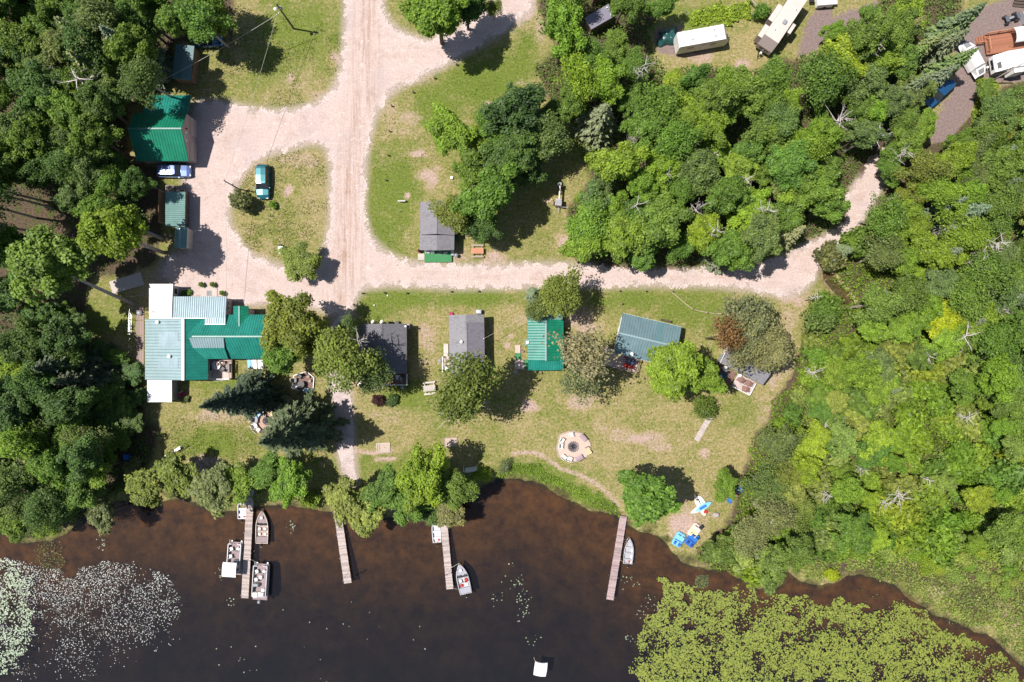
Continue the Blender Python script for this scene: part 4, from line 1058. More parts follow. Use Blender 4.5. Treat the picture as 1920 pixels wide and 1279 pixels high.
cover('floating_weeds', 'brown green weeds floating at the mouth of the right inlet', [[(1600,1100),(1660,1120),(1720,1145),(1800,1175),(1830,1195),(1760,1180),(1690,1140),(1620,1130)], [(1305,1085),(1330,1080),(1328,1100),(1310,1105)], [(60,1030),(110,1015),(125,1060),(80,1075)]], 1500, (.0, .12), .09, 'grey', 'weeds')

cover('lawn_weeds', 'short scattered grass tufts and clover over the mown lawns', [[(670,545),(1480,560),(1500,600),(1440,760),(1370,930),(1300,950),(1150,940),(1000,860),(760,890),(680,850),(665,700)], [(695,260),(760,160),(1000,30),(1050,120),(1100,300),(1060,480),(760,490),(690,430)], [(440,60),(640,10),(635,150),(560,205),(380,180)], [(300,790),(620,760),(620,860),(480,900),(300,850)], [(440,300),(610,270),(615,440),(560,500),(450,460)]], 42000, (.0, .05), .075, 'grass', 'grass', thr=.5, exclude=off_road)
# ------------------------------------------------------------------ labels for the wood trees: what, tint, where from a landmark
LANDMARKS = [('green garage', 298, 240), ('small teal shed', 345, 118), ('wood shed', 330, 392), ('lodge', 345, 640), ('white lodge annex', 300, 732), ('blue tarp', 240, 856), ('left lily pads', 110, 1090), ('top left corner', 20, 20), ('left clearing', 60, 385),
    ('white camper', 1322, 70), ('beige camper', 1468, 45), ('dark roofed shed', 1122, 30), ('green tarp heap', 1253, 70), ('blue van', 1756, 182), ('white pop up tent', 1815, 118), ('terracotta deck', 1865, 80), ('log splitter', 1047, 383), ('creek', 1575, 540), ('top end of the lane', 1650, 320), ('bend of the lane', 1510, 500), ('straight lane', 1250, 520), ('slate cabin', 1220, 635), ('grey corner cabin', 1395, 690), ('bright yellow tree', 1770, 610), ('pile of boards', 1312, 948), ('pedal boats', 1285, 1005), ('lake inlet', 1560, 1085), ('right edge', 1915, 470)]
DIRN = ['right of', 'upper right of', 'above', 'upper left of', 'left of', 'lower left of', 'below', 'lower right of']
ORD = ['', 'second ', 'third ', 'fourth ', 'fifth ', 'sixth ', 'seventh ', 'eighth ', 'ninth ', 'tenth ']
PHR = {'broad': 'broadleaf tree', 'birch': 'fine leaved tree', 'sparse': 'thin tree', 'willow': 'shore tree', 'spruce': 'pointed spruce', 'giant': 'very tall spruce', 'pine': 'ragged pine', 'bush': 'bush', 'fine': 'fine leaved bush'}
seen = {}
items = []
for root, kind, tint, u, v in AUTO:
    if kind in ('bush', 'fine') and u > 1300 and v > 600:
        wd = 'leafy' if kind == 'bush' else 'fine leaved'
        where = 'marshy bank of the right inlet' if v > 1010 else ('upper half of the right bank thicket' if v < 850 else 'lower half of the right bank thicket')
        tag(root, '%s %s bush in the %s' % (TWORD[tint], wd, where), 'bush', '%s %s bushes in the %s' % (TWORD[tint], wd, where))
        continue
    n_, lu, lv = min(LANDMARKS, key=lambda q: (q[1] - u) ** 2 + (q[2] - v) ** 2)
    a = math.degrees(math.atan2(-(v - lv), u - lu)) % 360
    items.append(((n_, int(((a + 22.5) % 360) // 45), kind, tint), (u - lu) ** 2 + (v - lv) ** 2, root))
items.sort(key=lambda q: q[1])
for key, d_, root in items:
    n_, di, kind, tint = key
    k = seen.get(key, 0); seen[key] = k + 1
    root['label'] = '%s%s %s %s the %s' % ((ORD[min(k, 9)] + 'nearest ') if k else 'nearest ', TWORD[tint], PHR[kind], DIRN[di], n_)
    root['group'] = 'woodland trees'
# ------------------------------------------------------------------ object materials
M_GREEN = pmat('green_metal', (0.010, 0.215, 0.125), .42, .0, .38, .8, spec=.5)
M_GREEN2 = pmat('teal_metal', (0.016, 0.215, 0.170), .40, .0, .38, .8, spec=.5)
M_TEALF = pmat('faded_teal_metal', (0.15, 0.29, 0.27), .45, .0, .35, 1.2)
M_SLATE = pmat('slate_blue_metal', (0.130, 0.212, 0.24), .5, .0, .28, .8)
M_SLATE2 = pmat('slate_panel', (0.095, 0.19, 0.215), .45, .0, .08, .6)
M_GALV = pmat('galvanised_roof', (0.30, 0.42, 0.45), .34, .25, .16, 1.0, streak=(2.2, .25, 1))
M_GALV2 = pmat('pale_blue_roof', (0.36, 0.47, 0.52), .30, .35, .26, 1.0, streak=(3.0, .3, 1))
M_WHITEROOF = pmat('white_membrane', (0.80, 0.79, 0.80), .55, .0, .14, 1.2, streak=(.4, 3, 1))
M_SHG = shingle_mat('grey_shingles', (0.245, 0.235, 0.265))
M_SHD = shingle_mat('charcoal_shingles', (0.17, 0.165, 0.19))
M_SHL = shingle_mat('light_grey_shingles', (0.27, 0.265, 0.29))
M_SHP = shingle_mat('patched_shingles', (0.20, 0.19, 0.23))
M_TAUPE = pmat('taupe_siding', (0.42, 0.33, 0.33), .7, var=.12)
M_GREYSIDE = pmat('grey_siding', (0.36, 0.36, 0.42), .7, var=.12)
M_BROWNSIDE = pmat('brown_siding', (0.20, 0.13, 0.09), .8, var=.25)
M_WHITE = pmat('white_paint', (0.80, 0.79, 0.78), .45, var=.08)
M_CREAM = pmat('cream_paint', (0.66, 0.58, 0.50), .5, var=.08)
M_BLACK = pmat('black_plastic', (0.02, 0.02, 0.022), .5, var=.3)
M_GLASS = pmat('window_glass', (0.025, 0.03, 0.038), .06, var=.2, spec=.8)
M_STEEL = pmat('steel', (0.42, 0.43, 0.45), .35, .8, .2)
M_ALU = pmat('aluminium_hull', (0.62, 0.63, 0.66), .38, .6, .15)
M_ALUIN = pmat('aluminium_floor', (0.50, 0.50, 0.54), .45, .3, .2)
M_GREYP = pmat('grey_plastic', (0.30, 0.31, 0.34), .5)
M_RED = pmat('red_paint', (0.50, 0.035, 0.03), .45)
M_PINK = pmat('magenta_flowers', (0.42, 0.03, 0.12), .8, var=.5, scale=14)
M_BLUE = pmat('blue_plastic', (0.035, 0.17, 0.55), .4, var=.15)
M_LBLUE = pmat('light_blue_plastic', (0.22, 0.55, 0.80), .4, var=.12)
M_YELLOW = pmat('pale_yellow', (0.78, 0.68, 0.34), .5)
M_TURF = pmat('green_carpet', (0.055, 0.235, 0.095), .9, var=.25, scale=4)
M_TARP = pmat('green_tarp', (0.022, 0.085, 0.085), .32, var=.3, scale=2)
M_BTARP = pmat('blue_tarp_cloth', (0.03, 0.16, 0.60), .4)
M_DOCK = planks_mat('dock_boards', (0.52, 0.43, 0.40), .16, 1)
M_DOCK2 = planks_mat('mauve_dock_boards', (0.44, 0.33, 0.33), .16, 1)
M_PLANKP = planks_mat('pinkish_boards', (0.62, 0.48, 0.44), .15, 0, .25)
M_PLANKW = planks_mat('pale_boards', (0.58, 0.52, 0.47), .16, 1, .25)
M_PLANKT = planks_mat('terracotta_boards', (0.35, 0.145, 0.085), .14, 1, .3)
M_PLANKB = planks_mat('brown_deck_boards', (0.21, 0.115, 0.10), .15, 0, .25)
M_WOOD = pmat('weathered_wood', (0.38, 0.31, 0.26), .85, var=.35, scale=5)
M_DWOOD = pmat('dark_wood', (0.10, 0.075, 0.06), .85, var=.35, scale=5)
M_ORWOOD = pmat('orange_stained_wood', (0.55, 0.25, 0.14), .7, var=.2, scale=6)
M_SPLIT = pmat('split_firewood', (0.55, 0.43, 0.27), .85, var=.4, scale=8)
M_STONE = pmat('fieldstone', (0.42, 0.37, 0.36), .9, var=.4, scale=4, bump=.5)
M_PAVER = pmat('pink_pavers', (0.56, 0.42, 0.36), .9, var=.22, scale=5)
M_CONC = pmat('concrete', (0.52, 0.45, 0.42), .9, var=.15, scale=2)
M_ASH = pmat('ash_and_charcoal', (0.13, 0.115, 0.13), .95, var=.8, scale=6)
M_SANDP = pmat('pit_sand', (0.50, 0.40, 0.34), .95, var=.2, scale=4)
M_CHAIRB = pmat('brown_wicker', (0.26, 0.15, 0.13), .8)
M_GREYFAB = pmat('grey_fabric', (0.26, 0.255, 0.27), .85)
M_TIRE = pmat('tyre_rubber', (0.02, 0.02, 0.02), .8)
M_TEALP = pmat('teal_car_paint', (0.012, 0.13, 0.16), .22, .35, .08, coat=1.0)
M_BLUEP = pmat('blue_car_paint', (0.15, 0.22, 0.46), .30, .35, .08, coat=1.0)
M_DBLUEP = pmat('dark_blue_car_paint', (0.02, 0.10, 0.24), .22, .35, .08, coat=1.0)
M_LAMP = pmat('headlight_glass', (0.7, 0.72, 0.75), .1, var=.05)
M_TAIL = pmat('tail_light', (0.35, 0.02, 0.02), .2)
M_CARPET = pmat('boat_carpet', (0.30, 0.235, 0.25), .9, var=.2)
M_TANCARPET = pmat('tan_boat_floor', (0.44, 0.33, 0.30), .85, var=.2)
M_SEATW = pmat('white_vinyl', (0.78, 0.76, 0.72), .5, var=.06)
M_CANVAS = pmat('white_canvas', (0.82, 0.82, 0.83), .6, var=.06)
M_GCANVAS = pmat('grey_canvas', (0.30, 0.27, 0.27), .75, var=.2)
M_TRAILW = pmat('white_trailer_skin', (0.80, 0.79, 0.80), .35, var=.06)
M_TRAILB = pmat('beige_trailer_roof', (0.62, 0.54, 0.50), .5, var=.1)
M_TRAILT = pmat('taupe_trailer_skin', (0.28, 0.23, 0.22), .45, var=.1)
M_ROPE = pmat('rope', (0.60, 0.47, 0.36), .9)
M_CABLE = pmat('grey_cable', (0.45, 0.42, 0.38), .7)

def win(parent, c, w, h, axis, name='window'):
    """framed window: axis 'x' faces +-x, 'y' faces +-y"""
    t = .07
    mb = MB()
    s = (t, w, h) if axis == 'x' else (w, t, h)
    o = 1 if axis == 'x' else 0
    for dz in (-1, 1):
        mb.box((c[0], c[1], c[2] + dz * (h / 2 - .04)), (t, w, .08) if axis == 'x' else (w, t, .08))
    for dy in (-1, 1):
        q = list(c); q[o] += dy * (w / 2 - .04)
        mb.box(q, (t - .004, .08, h - .17) if axis == 'x' else (.08, t - .004, h - .17))
    f = mb.build(name, M_WHITE, parent)
    mb = MB(); mb.box(c, (t * .5, w - .17, h - .17) if axis == 'x' else (w - .17, t * .5, h - .17))
    mb.build('pane', M_GLASS, f)
    return f
def door(parent, c, w, h, axis, m=None):
    mb = MB(); mb.box(c, (.07, w, h) if axis == 'x' else (w, .07, h)); d = mb.build('door', m or M_WHITE, parent)
    mb = MB(); q = list(c); q[1 if axis == 'x' else 0] += w * .38
    for s in (-1, 1):
        p = list(q); p[0 if axis == 'x' else 1] += s * .06; mb.box(p, (.06, .06, .06))
    mb.build('handle', M_STEEL, d)

def rect_px(nw, ne, se, sw, z):
    a, b, c, d = (P(*q, z) for q in (nw, ne, se, sw))
    ctr = (a + b + c + d) / 4; ex = ((b + c) / 2 - (a + d) / 2); ey = ((a + b) / 2 - (d + c) / 2)
    return ctr, ex.length, ey.length, math.atan2(ex.y, ex.x)
def gable_house(name, label, corners, ze, rise, ridge, roof_m, wall_m, ribs=False, oh=.35, off=0.0, thick=.12, wins=True, cat='cabin', roof_m2=None, door_side=-1):
    """corners NW, NE, SE, SW of the eaves in pixels; ridge 'x' along picture-right side or 'y'; off shifts ridge"""
    ctr, L, W, rz = rect_px(*corners, ze)
    root = thing(name, label, cat, (ctr.x, ctr.y, 0), rz)
    a, b = L / 2, W / 2; zr = ze + rise
    def tr(x, y, z): return (x, y, z) if ridge == 'x' else (y, x, z)
    la, lb = (a, b) if ridge == 'x' else (b, a)
    mb = MB(); wa, wb = la - oh, lb - oh
    zi = ze - thick - .02 + rise * oh / lb * .9
    zo = zr - thick - .03
    pts = [(-wb, 0), (wb, 0), (wb, zi), (off, zo), (-wb, zi)]
    for s in (-1, 1):      # gable ends
        vs = [tr(s * wa, p[0], p[1]) for p in pts] + [tr(s * (wa - .12), p[0], p[1]) for p in pts]
        n = 5
        mb.add(vs, [tuple(range(5)), tuple(range(9, 4, -1))] + [(i, (i + 1) % 5, 5 + (i + 1) % 5, 5 + i) for i in range(5)])
    for s in (-1, 1):
        c_ = tr(0, s * (wb - .06), zi / 2); sz = tr(2 * wa - .25, .12, zi - .01); mb.box(c_, sz)
    mb.build('wall', wall_m, root)
    ro = None
    for s in (-1, 1):
        mb = MB(); e0 = tr(-la, s * lb, ze); e1 = tr(la, s * lb, ze); r1 = tr(la, off, zr); r0 = tr(-la, off, zr)
        q = [e0, e1, r1, r0]
        n_ = (Vector(q[1]) - Vector(q[0])).cross(Vector(q[3]) - Vector(q[0]))
        mb.slab(q if n_.z > 0 else q[::-1], thick)
        if ribs: mb.ribs(e0, e1, r1, r0, .38, .045, .06)
        r_ = mb.build('roof', (roof_m2 or roof_m) if s > 0 else roof_m, root)
        ro = ro or r_
    mb = MB(); mb.box(tr(0, off, zr + .012), tr(2 * la + .02, .22, .05)); mb.build('ridge_cap', roof_m if not ribs else M_GALV, root)
    mb = MB()
    for s in (-1, 1): mb.box(tr(0, s * (lb + .012), ze - .07), tr(2 * la, .024, .15))
    mb.build('fascia', M_WHITE if ribs else M_DWOOD, root)
    if wins:
        ax1, ax2 = ('y', 'x') if ridge == 'x' else ('x', 'y')
        for s in (-1, 1):
            for t in (-.5, .45):
                win(root, tr(t * wa, s * (wb + .0), 1.45), .9, .9, ax1)
            if s == door_side: door(root, tr(s * wa, .25 * wb, 1.02), .9, 2.0, ax2)
            else: win(root, tr(s * wa, 0, 1.5), 1.0, .9, ax2)
    return root, ctr, rz, (a, b)
def vent(parent, p, r=.16, h=.55, m=None, name='vent'):
    mb = MB(); mb.cyl((p[0], p[1], p[2] - .3), r * .75, h + .1, 12); mb.cyl((p[0], p[1], p[2] + h - .2), r, .14, 12)
    return mb.build(name, m or M_WHITE, parent)
def loc(root, u, v, z):   # pixel at height z into the local frame of a thing
    p = P(u, v, z) - root.location
    return Matrix.Rotation(-root.rotation_euler.z, 3, 'Z') @ p

# ------------------------------------------------------------------ garage
ZE = 2.8
g = thing('garage', 'green metal roofed garage with brown gable wall and half round window facing the lane', 'garage', (P(300, 240).x, P(300, 240).y, 0))
L_ = lambda u, v, z: Vector(P(u, v, z)) - g.location
mb = MB()
x0 = L_(240, 241, 5).x; xe = L_(354, 241, ZE).x; yN = L_(354, 211, ZE + .9).y; yR = L_(340, 241, 5.0).y; yS = L_(354, 302, ZE).y; yL = L_(357, 179, 2.3).y
zB = 3.45; zR = 5.0
def roofpiece(name, a, b_, c_, d, mat, par, ribs=True, t=.12, sp=.38):
    mb = MB(); q = [Vector(p) for p in (a, b_, c_, d)]
    n_ = (q[1] - q[0]).cross(q[3] - q[0])
    mb.slab(q if n_.z > 0 else q[::-1], t)
    if ribs: mb.ribs(a, b_, c_, d, sp, .045, .06)
    return mb.build(name, mat, par)
roofpiece('roof', (x0, yS, ZE), (xe, yS, ZE), (xe, yR, zR), (x0, yR, zR), M_GREEN, g)
roofpiece('roof', (x0, yN, zB), (xe, yN, zB), (xe, yR, zR), (x0, yR, zR), M_GREEN, g)
roofpiece('lean_to_roof', (x0 + 1.2, yL, 2.35), (xe + .15, yL, 2.35), (xe + .1, yN + .02, zB - .02), (x0 + 1.2, yN + .02, zB - .02), M_GREEN2, g)
mb = MB(); mb.box(((x0 + xe) / 2, yR, zR + .012), (xe - x0 + .02, .2, .05)); mb.build('ridge_cap', M_TEALF, g)
mb = MB()
gy0, gy1 = yS + .35, yN - .02
xw = xe - .15
pts = [(gy0, 0), (gy1, 0), (gy1, zB - .2), (yR, zR - .16), (gy0, ZE + .02)]
for xx in (xw, x0 + .3):
    mb.add([(xx, p[0], p[1]) for p in pts] + [(xx - .14, p[0], p[1]) for p in pts], [tuple(range(5)), tuple(range(9, 4, -1))] + [(i, (i + 1) % 5, 5 + (i + 1) % 5, 5 + i) for i in range(5)])
for yy, zz in ((gy0 + .06, ZE - .05), (gy1 - .06, zB - .3)):
    mb.box(((xw + x0 + .15) / 2, yy, zz / 2), (xw - x0 - .5, .12, zz - .02))
mb.build('wall', M_TAUPE, g)
gm_ = (gy0 + gy1) / 2
for s in (-1, 1):
    mb = MB(); cy = gm_ + s * 1.75
    mb.box((xw + .03, cy, 1.1), (.05, 2.6, 2.15))
    for k in range(5): mb.box((xw + .06, cy, .25 + k * .44), (.03, 2.55, .09), mi=1)
    mb.build('garage_door', [M_TAUPE, M_CREAM], g)
mb = MB(); n = 12; yc = gm_ - .1
arc = [(xw + .05, yc + .75 * math.cos(math.pi * k / n), 3.05 + .75 * math.sin(math.pi * k / n)) for k in range(n + 1)]
mb.add(arc + [(xw + .005, p[1], p[2]) for p in arc], [tuple(range(n + 1)), tuple(range(2 * n + 1, n, -1))] + [(k, k + 1, n + 2 + k, n + 1 + k) for k in range(n)])
fw = mb.build('half_round_window', M_WHITE, g)
mb = MB(); arc = [(xw + .058, yc + .5 * math.cos(math.pi * k / n), 3.12 + .5 * math.sin(math.pi * k / n)) for k in range(n + 1)]
mb.add(arc, [tuple(range(n + 1))]); mb.build('pane', M_GREYP, fw)
mb = MB(); mb.box((xw + .12, yR + .45, 3.4), (.2, .12, .3)); mb.build('wall_lamp', M_DWOOD, g)
for xx in (x0 + 1.6, 0, xe - .2):
    mb = MB(); mb.box((xx, yL - .25, 1.05), (.14, .14, 2.1)); mb.build('post', M_WOOD, g)

# small shed above the garage
sh_, c_, rz_, ab = gable_house('storage_shed', 'small teal flat roofed shed under the trees at upper left', [(327, 84), (361, 85), (361, 152), (325, 146)], 2.4, .12, 'y', M_SLATE2, M_BROWNSIDE, oh=.12, wins=False, cat='shed', roof_m2=M_SLATE2)
door(sh_, (ab[0] - .1, -.6, 1), 1.0, 1.9, 'x', M_BROWNSIDE)

# ------------------------------------------------------------------ wood shed, little store, pallets
w_ = thing('wood_shed', 'open wood shed with faded teal roof and stacked firewood beside the lane', 'wood shed', (P(330, 392).x, P(330, 392).y, 0))
Lw = lambda u, v, z: Vector(P(u, v, z)) - w_.location
a, b_, c2, d = Lw(310, 360, 2.9), Lw(310, 424, 2.9), Lw(346.5, 424, 2.3), Lw(347.5, 360, 2.3)
roofpiece('roof', c2, d, a, b_, M_TEALF, w_, True, .08, .3)
mb = MB()
for (u, v) in ((313, 363), (313, 421), (345, 363), (345, 421)):
    p = Lw(u, v, 0); mb = MB(); mb.box((p.x, p.y, 1.08), (.12, .12, 2.16)); mb.build('post', M_WOOD, w_)
mb = MB(); p = Lw(308, 392, 0); mb.box((p.x + .35, p.y, 1.2), (.06, 4.9, 2.3)); mb.build('back_wall', M_BROWNSIDE, w_)
fwd = thing('firewood_stack', 'long stack of split firewood under the teal wood shed roof', 'firewood', (P(352, 392).x, P(352, 392).y, 0))
def wood_pile(par, L, W, Hh, mat, seed, name='logs', along='y'):
    rg = random.Random(seed); mb = MB()
    nz = max(2, int(Hh / .16)); nyy = int(L / .17)
    for k in range(nz):
        for j in range(nyy):
            if k == nz - 1 and rg.random() < .3: continue
            r = rg.uniform(.065, .1); yy = -L / 2 + (j + .5) * L / nyy; zz = .09 + k * .155
            l = W * rg.uniform(.9, 1.05)
            pts_ = [(-l / 2, yy, zz), (l / 2, yy + rg.uniform(-.03, .03), zz)]
            if along == 'x': pts_ = [(p[1], p[0], p[2]) for p in pts_]
            mb.tube(pts_, r, 5)
    return mb.build(name, mat, par)
wood_pile(fwd, 4.7, .5, 1.3, pmat('old_firewood', (0.24, 0.17, 0.15), .9, var=.5, scale=9), 3)
mb = MB(); mb.box((0, 2.4, .7), (.55, .1, 1.4)); mb.build('end_post', M_DWOOD, fwd)
s_, c_, rz_, ab = gable_house('small_store', 'small faded green roofed store with beige wall, at the lower end of the wood shed', [(328, 426), (352, 426), (349, 466), (328, 464)], 2.2, .35, 'y', M_TEALF, M_CREAM, ribs=True, oh=.1, wins=False, cat='shed')
door(s_, (ab[0] - .07, -.3, .95), .8, 1.8, 'x', M_CREAM)
for k, (u, v, n) in enumerate(((322, 355, 8), (341, 356, 6))):
    t_ = thing('pallet_stack', ('left' if k == 0 else 'right') + ' stack of grey pallets between the blue car and the wood shed', 'pallets', (P(u, v).x, P(u, v).y, 0), .03)
    mb = MB()
    for q in range(4):
        mb.box((0, 0, .09 + q * .15), (1.25, .9, .03))
        for j in range(n): mb.box((-.56 + j * 1.12 / (n - 1), 0, .13 + q * .15), (.09, 1.0, .022))
    mb.build('slats', M_WOOD, t_)
    mb = MB()
    for q in range(4):
        for yy in (-.4, 0, .4): mb.box((0, yy, .045 + q * .15), (1.2, .09, .055))
    mb.build('stringers', M_DWOOD, t_)
for i, (u, v, r) in enumerate(((315, 449, .22), (322, 443, .2), (312, 441, .19), (323, 452, .17))):
    t_ = tag(MB().cyl((0, 0, 0), r, .4, 12).build('cut_round', M_SPLIT, None, (P(u, v).x, P(u, v).y, 0)), ('pale sawn tree round', 'brown sawn tree round', 'upper left sawn tree round', 'smallest sawn tree round')[i] + ' on the ground left of the small store', 'log round')
for i, (u, l) in enumerate(((320, 'first flower pot from the left along the garage wall'), (326, 'second flower pot from the left along the garage wall'), (333, 'middle flower pot along the garage wall'), (339, 'fourth flower pot from the left along the garage wall'), (347, 'last flower pot, nearest the lane, along the garage wall'))):
    t_ = thing('flower_pot', l, 'flower pot', P(u, 308), group='flower pots along the garage')
    MB().cyl((0, 0, 0), .16, .32, 10, r2=.22).build('pot', M_BROWNSIDE, t_)
    k_ = link_mesh('plant', KIND['bush'][i % 4][0], t_); k_.scale = (.2, .2, .22); k_.location = (0, 0, .25); k_.color = (*TINT['olive'], 1)

# ------------------------------------------------------------------ lodge
lg = thing('lodge', 'rambling lodge with green, silver and white metal roofs joined together', 'lodge', (P(360, 640).x, P(360, 640).y, 0))
Ll = lambda u, v, z: Vector(P(u, v, z)) - lg.location
ZW = 4.4
r0, r1 = Ll(343, 596, ZW), Ll(343, 712, ZW)
roofpiece('silver_roof', Ll(272, 598, 2.9), Ll(272, 712, 2.9), Vector((r0.x, Ll(272, 712, 2.9).y, ZW)), Vector((r0.x, Ll(272, 598, 2.9).y, ZW)), M_GALV, lg, True, .12, .42)
ye0, ye1 = Ll(272, 598, 2.9).y, Ll(272, 712, 2.9).y
ge = roofpiece('green_roof', Vector((Ll(390, 700, 2.75).x, ye0, 2.75)), Vector((Ll(390, 700, 2.75).x, ye1, 2.75)), Vector((r0.x, ye1, ZW - .003)), Vector((r0.x, ye0, ZW - .003)), M_GREEN2, lg, True, .12, .42)
mb = MB(); mb.box((r0.x, (ye0 + ye1) / 2, ZW + .015), (.38, abs(ye1 - ye0) + .02, .06)); mb.build('ridge_cap', M_WHITE, lg)
for q, (u, v) in enumerate(((297, 604), (319, 668))):
    z = 2.9 + (u - 272) / 71 * 1.5; vent(lg, Ll(u, v, z), .22, .5)
# lighter replacement sheets on the silver slope
mb = MB()
for (u0, v0, u1, v1) in ((298, 622, 334, 640), (298, 641, 341, 650), (296, 672, 334, 690), (336, 600, 342.2, 606)):
    z0 = 2.9 + (u0 - 272) / 71 * 1.5 + .05; z1 = 2.9 + (u1 - 272) / 71 * 1.5 + .05
    q = [Ll(u0, v1, z0), Ll(u1, v1, z1), Ll(u1, v0, z1), Ll(u0, v0, z0)]; mb.slab(q, .012)
mb.build('patch_sheets', M_GALV2, lg)
# main east-west gable
xW, xE = Ll(349, 631, 4.3).x, Ll(502, 631, 4.3).x
yN_, yR_, yS_ = Ll(460, 590, 2.8).y, Ll(460, 631, 4.28).y, Ll(460, 673, 2.75).y
roofpiece('green_roof', (Ll(366, 600, 3).x, yN_, 2.8), (xE, yN_, 2.8), (xE, yR_, 4.28), (xW, yR_, 4.28), M_GREEN2, lg, True, .12, .33)
roofpiece('green_roof', (xW + 2.2, yS_, 2.75), (xE, yS_, 2.75), (xE, yR_, 4.283), (xW, yR_, 4.283), M_GREEN2, lg, True, .12, .33)
mb = MB(); mb.box(((xW + xE) / 2 + .4, yR_, 4.31), (xE - xW - .8, .2, .05)); mb.build('ridge_cap', M_TEALF, lg)
# shed dormer: silver strip above, green below
a0, a1 = Ll(354, 633.5, 4.36), Ll(419, 633.5, 4.36); m0, m1 = Ll(362, 652.5, 3.85), Ll(420.5, 652.5, 3.85); e0, e1 = Ll(384, 673, 3.25), Ll(427.5, 673, 3.25)
roofpiece('silver_dormer_roof', m0, m1, a1, a0, M_GALV, lg, True, .1, .3)
roofpiece('green_dormer_roof', e0, e1, m1, m0, M_GREEN2, lg, True, .1, .33)
mb = MB(); mb.add([a1 - Vector((.05, 0, .05)), m1 - Vector((.05, 0, .05)), e1 - Vector((.05, 0, .05)), e1 - Vector((.05, 0, .9)), m1 - Vector((.05, 0, .6)), a1 - Vector((.05, 0, .25))], [(0, 1, 2, 3, 4, 5)]); mb.build('dormer_cheek', M_BROWNSIDE, lg)
# entry gable
eg0, eg1 = Ll(437.5, 574.5, 2.9), Ll(466, 574.5, 2.9); egr = Ll(449, 574.5, 3.55); xg = (eg0.x + eg1.x) / 2
for s, e in ((-1, eg0), (1, eg1)):
    roofpiece('porch_roof', (e.x, e.y, 2.9), (e.x, yN_ - 1.0 if s < 0 else yN_ - .9, 2.9), (xg, yN_ - 1.7, 3.55), (xg, e.y, 3.55), M_GREEN if s > 0 else M_GREEN2, lg, True, .1, .3)
mb = MB(); mb.box((xg, (eg0.y + yN_ - 1.7) / 2, 3.565), (.14, abs(eg0.y - yN_ + 1.7), .04)); mb.build('ridge_cap', M_TEALF, lg)
mb = MB(); yy = eg0.y - .3
mb.add([(eg0.x + .15, yy, 0), (eg1.x - .15, yy, 0), (eg1.x - .15, yy, 2.85), (xg, yy, 3.42), (eg0.x + .15, yy, 2.85)], [(0, 1, 2, 3, 4)])
mb.box((eg0.x + .22, (yy + yN_) / 2 - .1, 1.4), (.12, yy - yN_ + .1, 2.7)); mb.box((eg1.x - .22, (yy + yN_) / 2 - .1, 1.4), (.12, yy - yN_ + .1, 2.7)); mb.build('porch_wall', M_TAUPE, lg)
door(lg, (xg, yy + .04, 1.02), .95, 2.0, 'y', M_BROWNSIDE)
# pale blue north wing
n0, n1, s1, s0 = Ll(325.5, 556, 2.75), Ll(425, 556, 2.75), Ll(423, 596, 3.40), Ll(323.5, 596, 3.40)
roofpiece('pale_blue_roof', n0, n1, s1, s0, M_GALV2, lg, True, .14, .30)
t0, t1 = Ll(384, 607.5, 3.57), Ll(422.7, 607.5, 3.57)
roofpiece('pale_blue_roof', t0, t1, s1 + Vector((0, 0, .001)), Ll(384, 596, 3.401), M_GALV2, lg, True, .14, .30)
mb = MB(); mb.box(((Ll(384, 608, 3.5).x + t1.x) / 2, t0.y - .05, 3.5), (t1.x - t0.x, .1, .2)); mb.box(((s0.x + t0.x) / 2 - .5, s0.y - .06, 3.33), (t0.x - s0.x + 1.6, .1, .2)); mb.build('flashing', M_WHITE, lg)
# white flat roofed ends
q = [Ll(279.5, 598, 2.85), Ll(321.5, 597, 2.85), Ll(324, 532.5, 2.75), Ll(279.5, 532.5, 2.75)]
mb = MB(); mb.slab(q, .16); nwr = mb.build('white_flat_roof', M_WHITEROOF, lg)
q2 = [Ll(276, 754, 2.6), Ll(322, 754, 2.6), Ll(322, 712.6, 2.7), Ll(276, 712.6, 2.7)]
mb = MB(); mb.slab(q2, .16); mb.build('white_flat_roof', M_WHITEROOF, lg)
vent(lg, Ll(287, 585, 2.85), .09, .2, M_BLACK, 'pipe')
# walls
def wallbox(u0, v0, u1, v1, h, m, name='wall'):
    p, q_ = P(u0, v0, h) - lg.location, P(u1, v1, h) - lg.location
    mb = MB(); cx, cy = (p.x + q_.x) / 2, (p.y + q_.y) / 2; w, d_ = abs(q_.x - p.x), abs(q_.y - p.y); t = .14
    for s in (-1, 1):
        mb.box((cx, cy + s * (d_ / 2 - t / 2), h / 2), (w, t, h)); mb.box((cx + s * (w / 2 - t / 2), cy, h / 2), (t, d_ - 2 * t - .01, h))
    return mb.build(name, m, lg)
wallbox(282, 535, 321, 596, 2.55, M_GREYSIDE)
wallbox(327, 559, 422, 597, 2.55, M_TAUPE)
wallbox(275, 601, 386, 709, 2.55, M_GREYSIDE)
wallbox(392, 593, 499, 670, 2.52, M_TAUPE)
wallbox(279, 713.6, 319, 751, 2.35, M_GREYSIDE)
for (u, v, ax, w, zz) in ((424.2, 568, 'x', .7, 1.7), (424.2, 577, 'x', .7, 1.7), (388, 690, 'x', 1.2, 1.3), (321.5, 545, 'x', 1.0, 1.3), (340, 558, 'y', 1.2, 1.4), (300, 535, 'y', 1.0, 1.4), (480, 672, 'y', 1.4, 1.4), (410, 672, 'y', 1.6, 1.3)):
    p = Ll(u, v, 2.5); win(lg, (p.x, p.y, zz), w, 1.0 if zz < 1.6 else .6, ax)
p = Ll(320.5, 716, 2.4); mb = MB(); mb.box((p.x + .15, p.y, 1.9), (.25, .35, .4)); mb.build('wall_box', M_GREYP, lg)
p = Ll(392, 558, 2.5); door(lg, (p.x, p.y, 1.02), .95, 2.0, 'y')
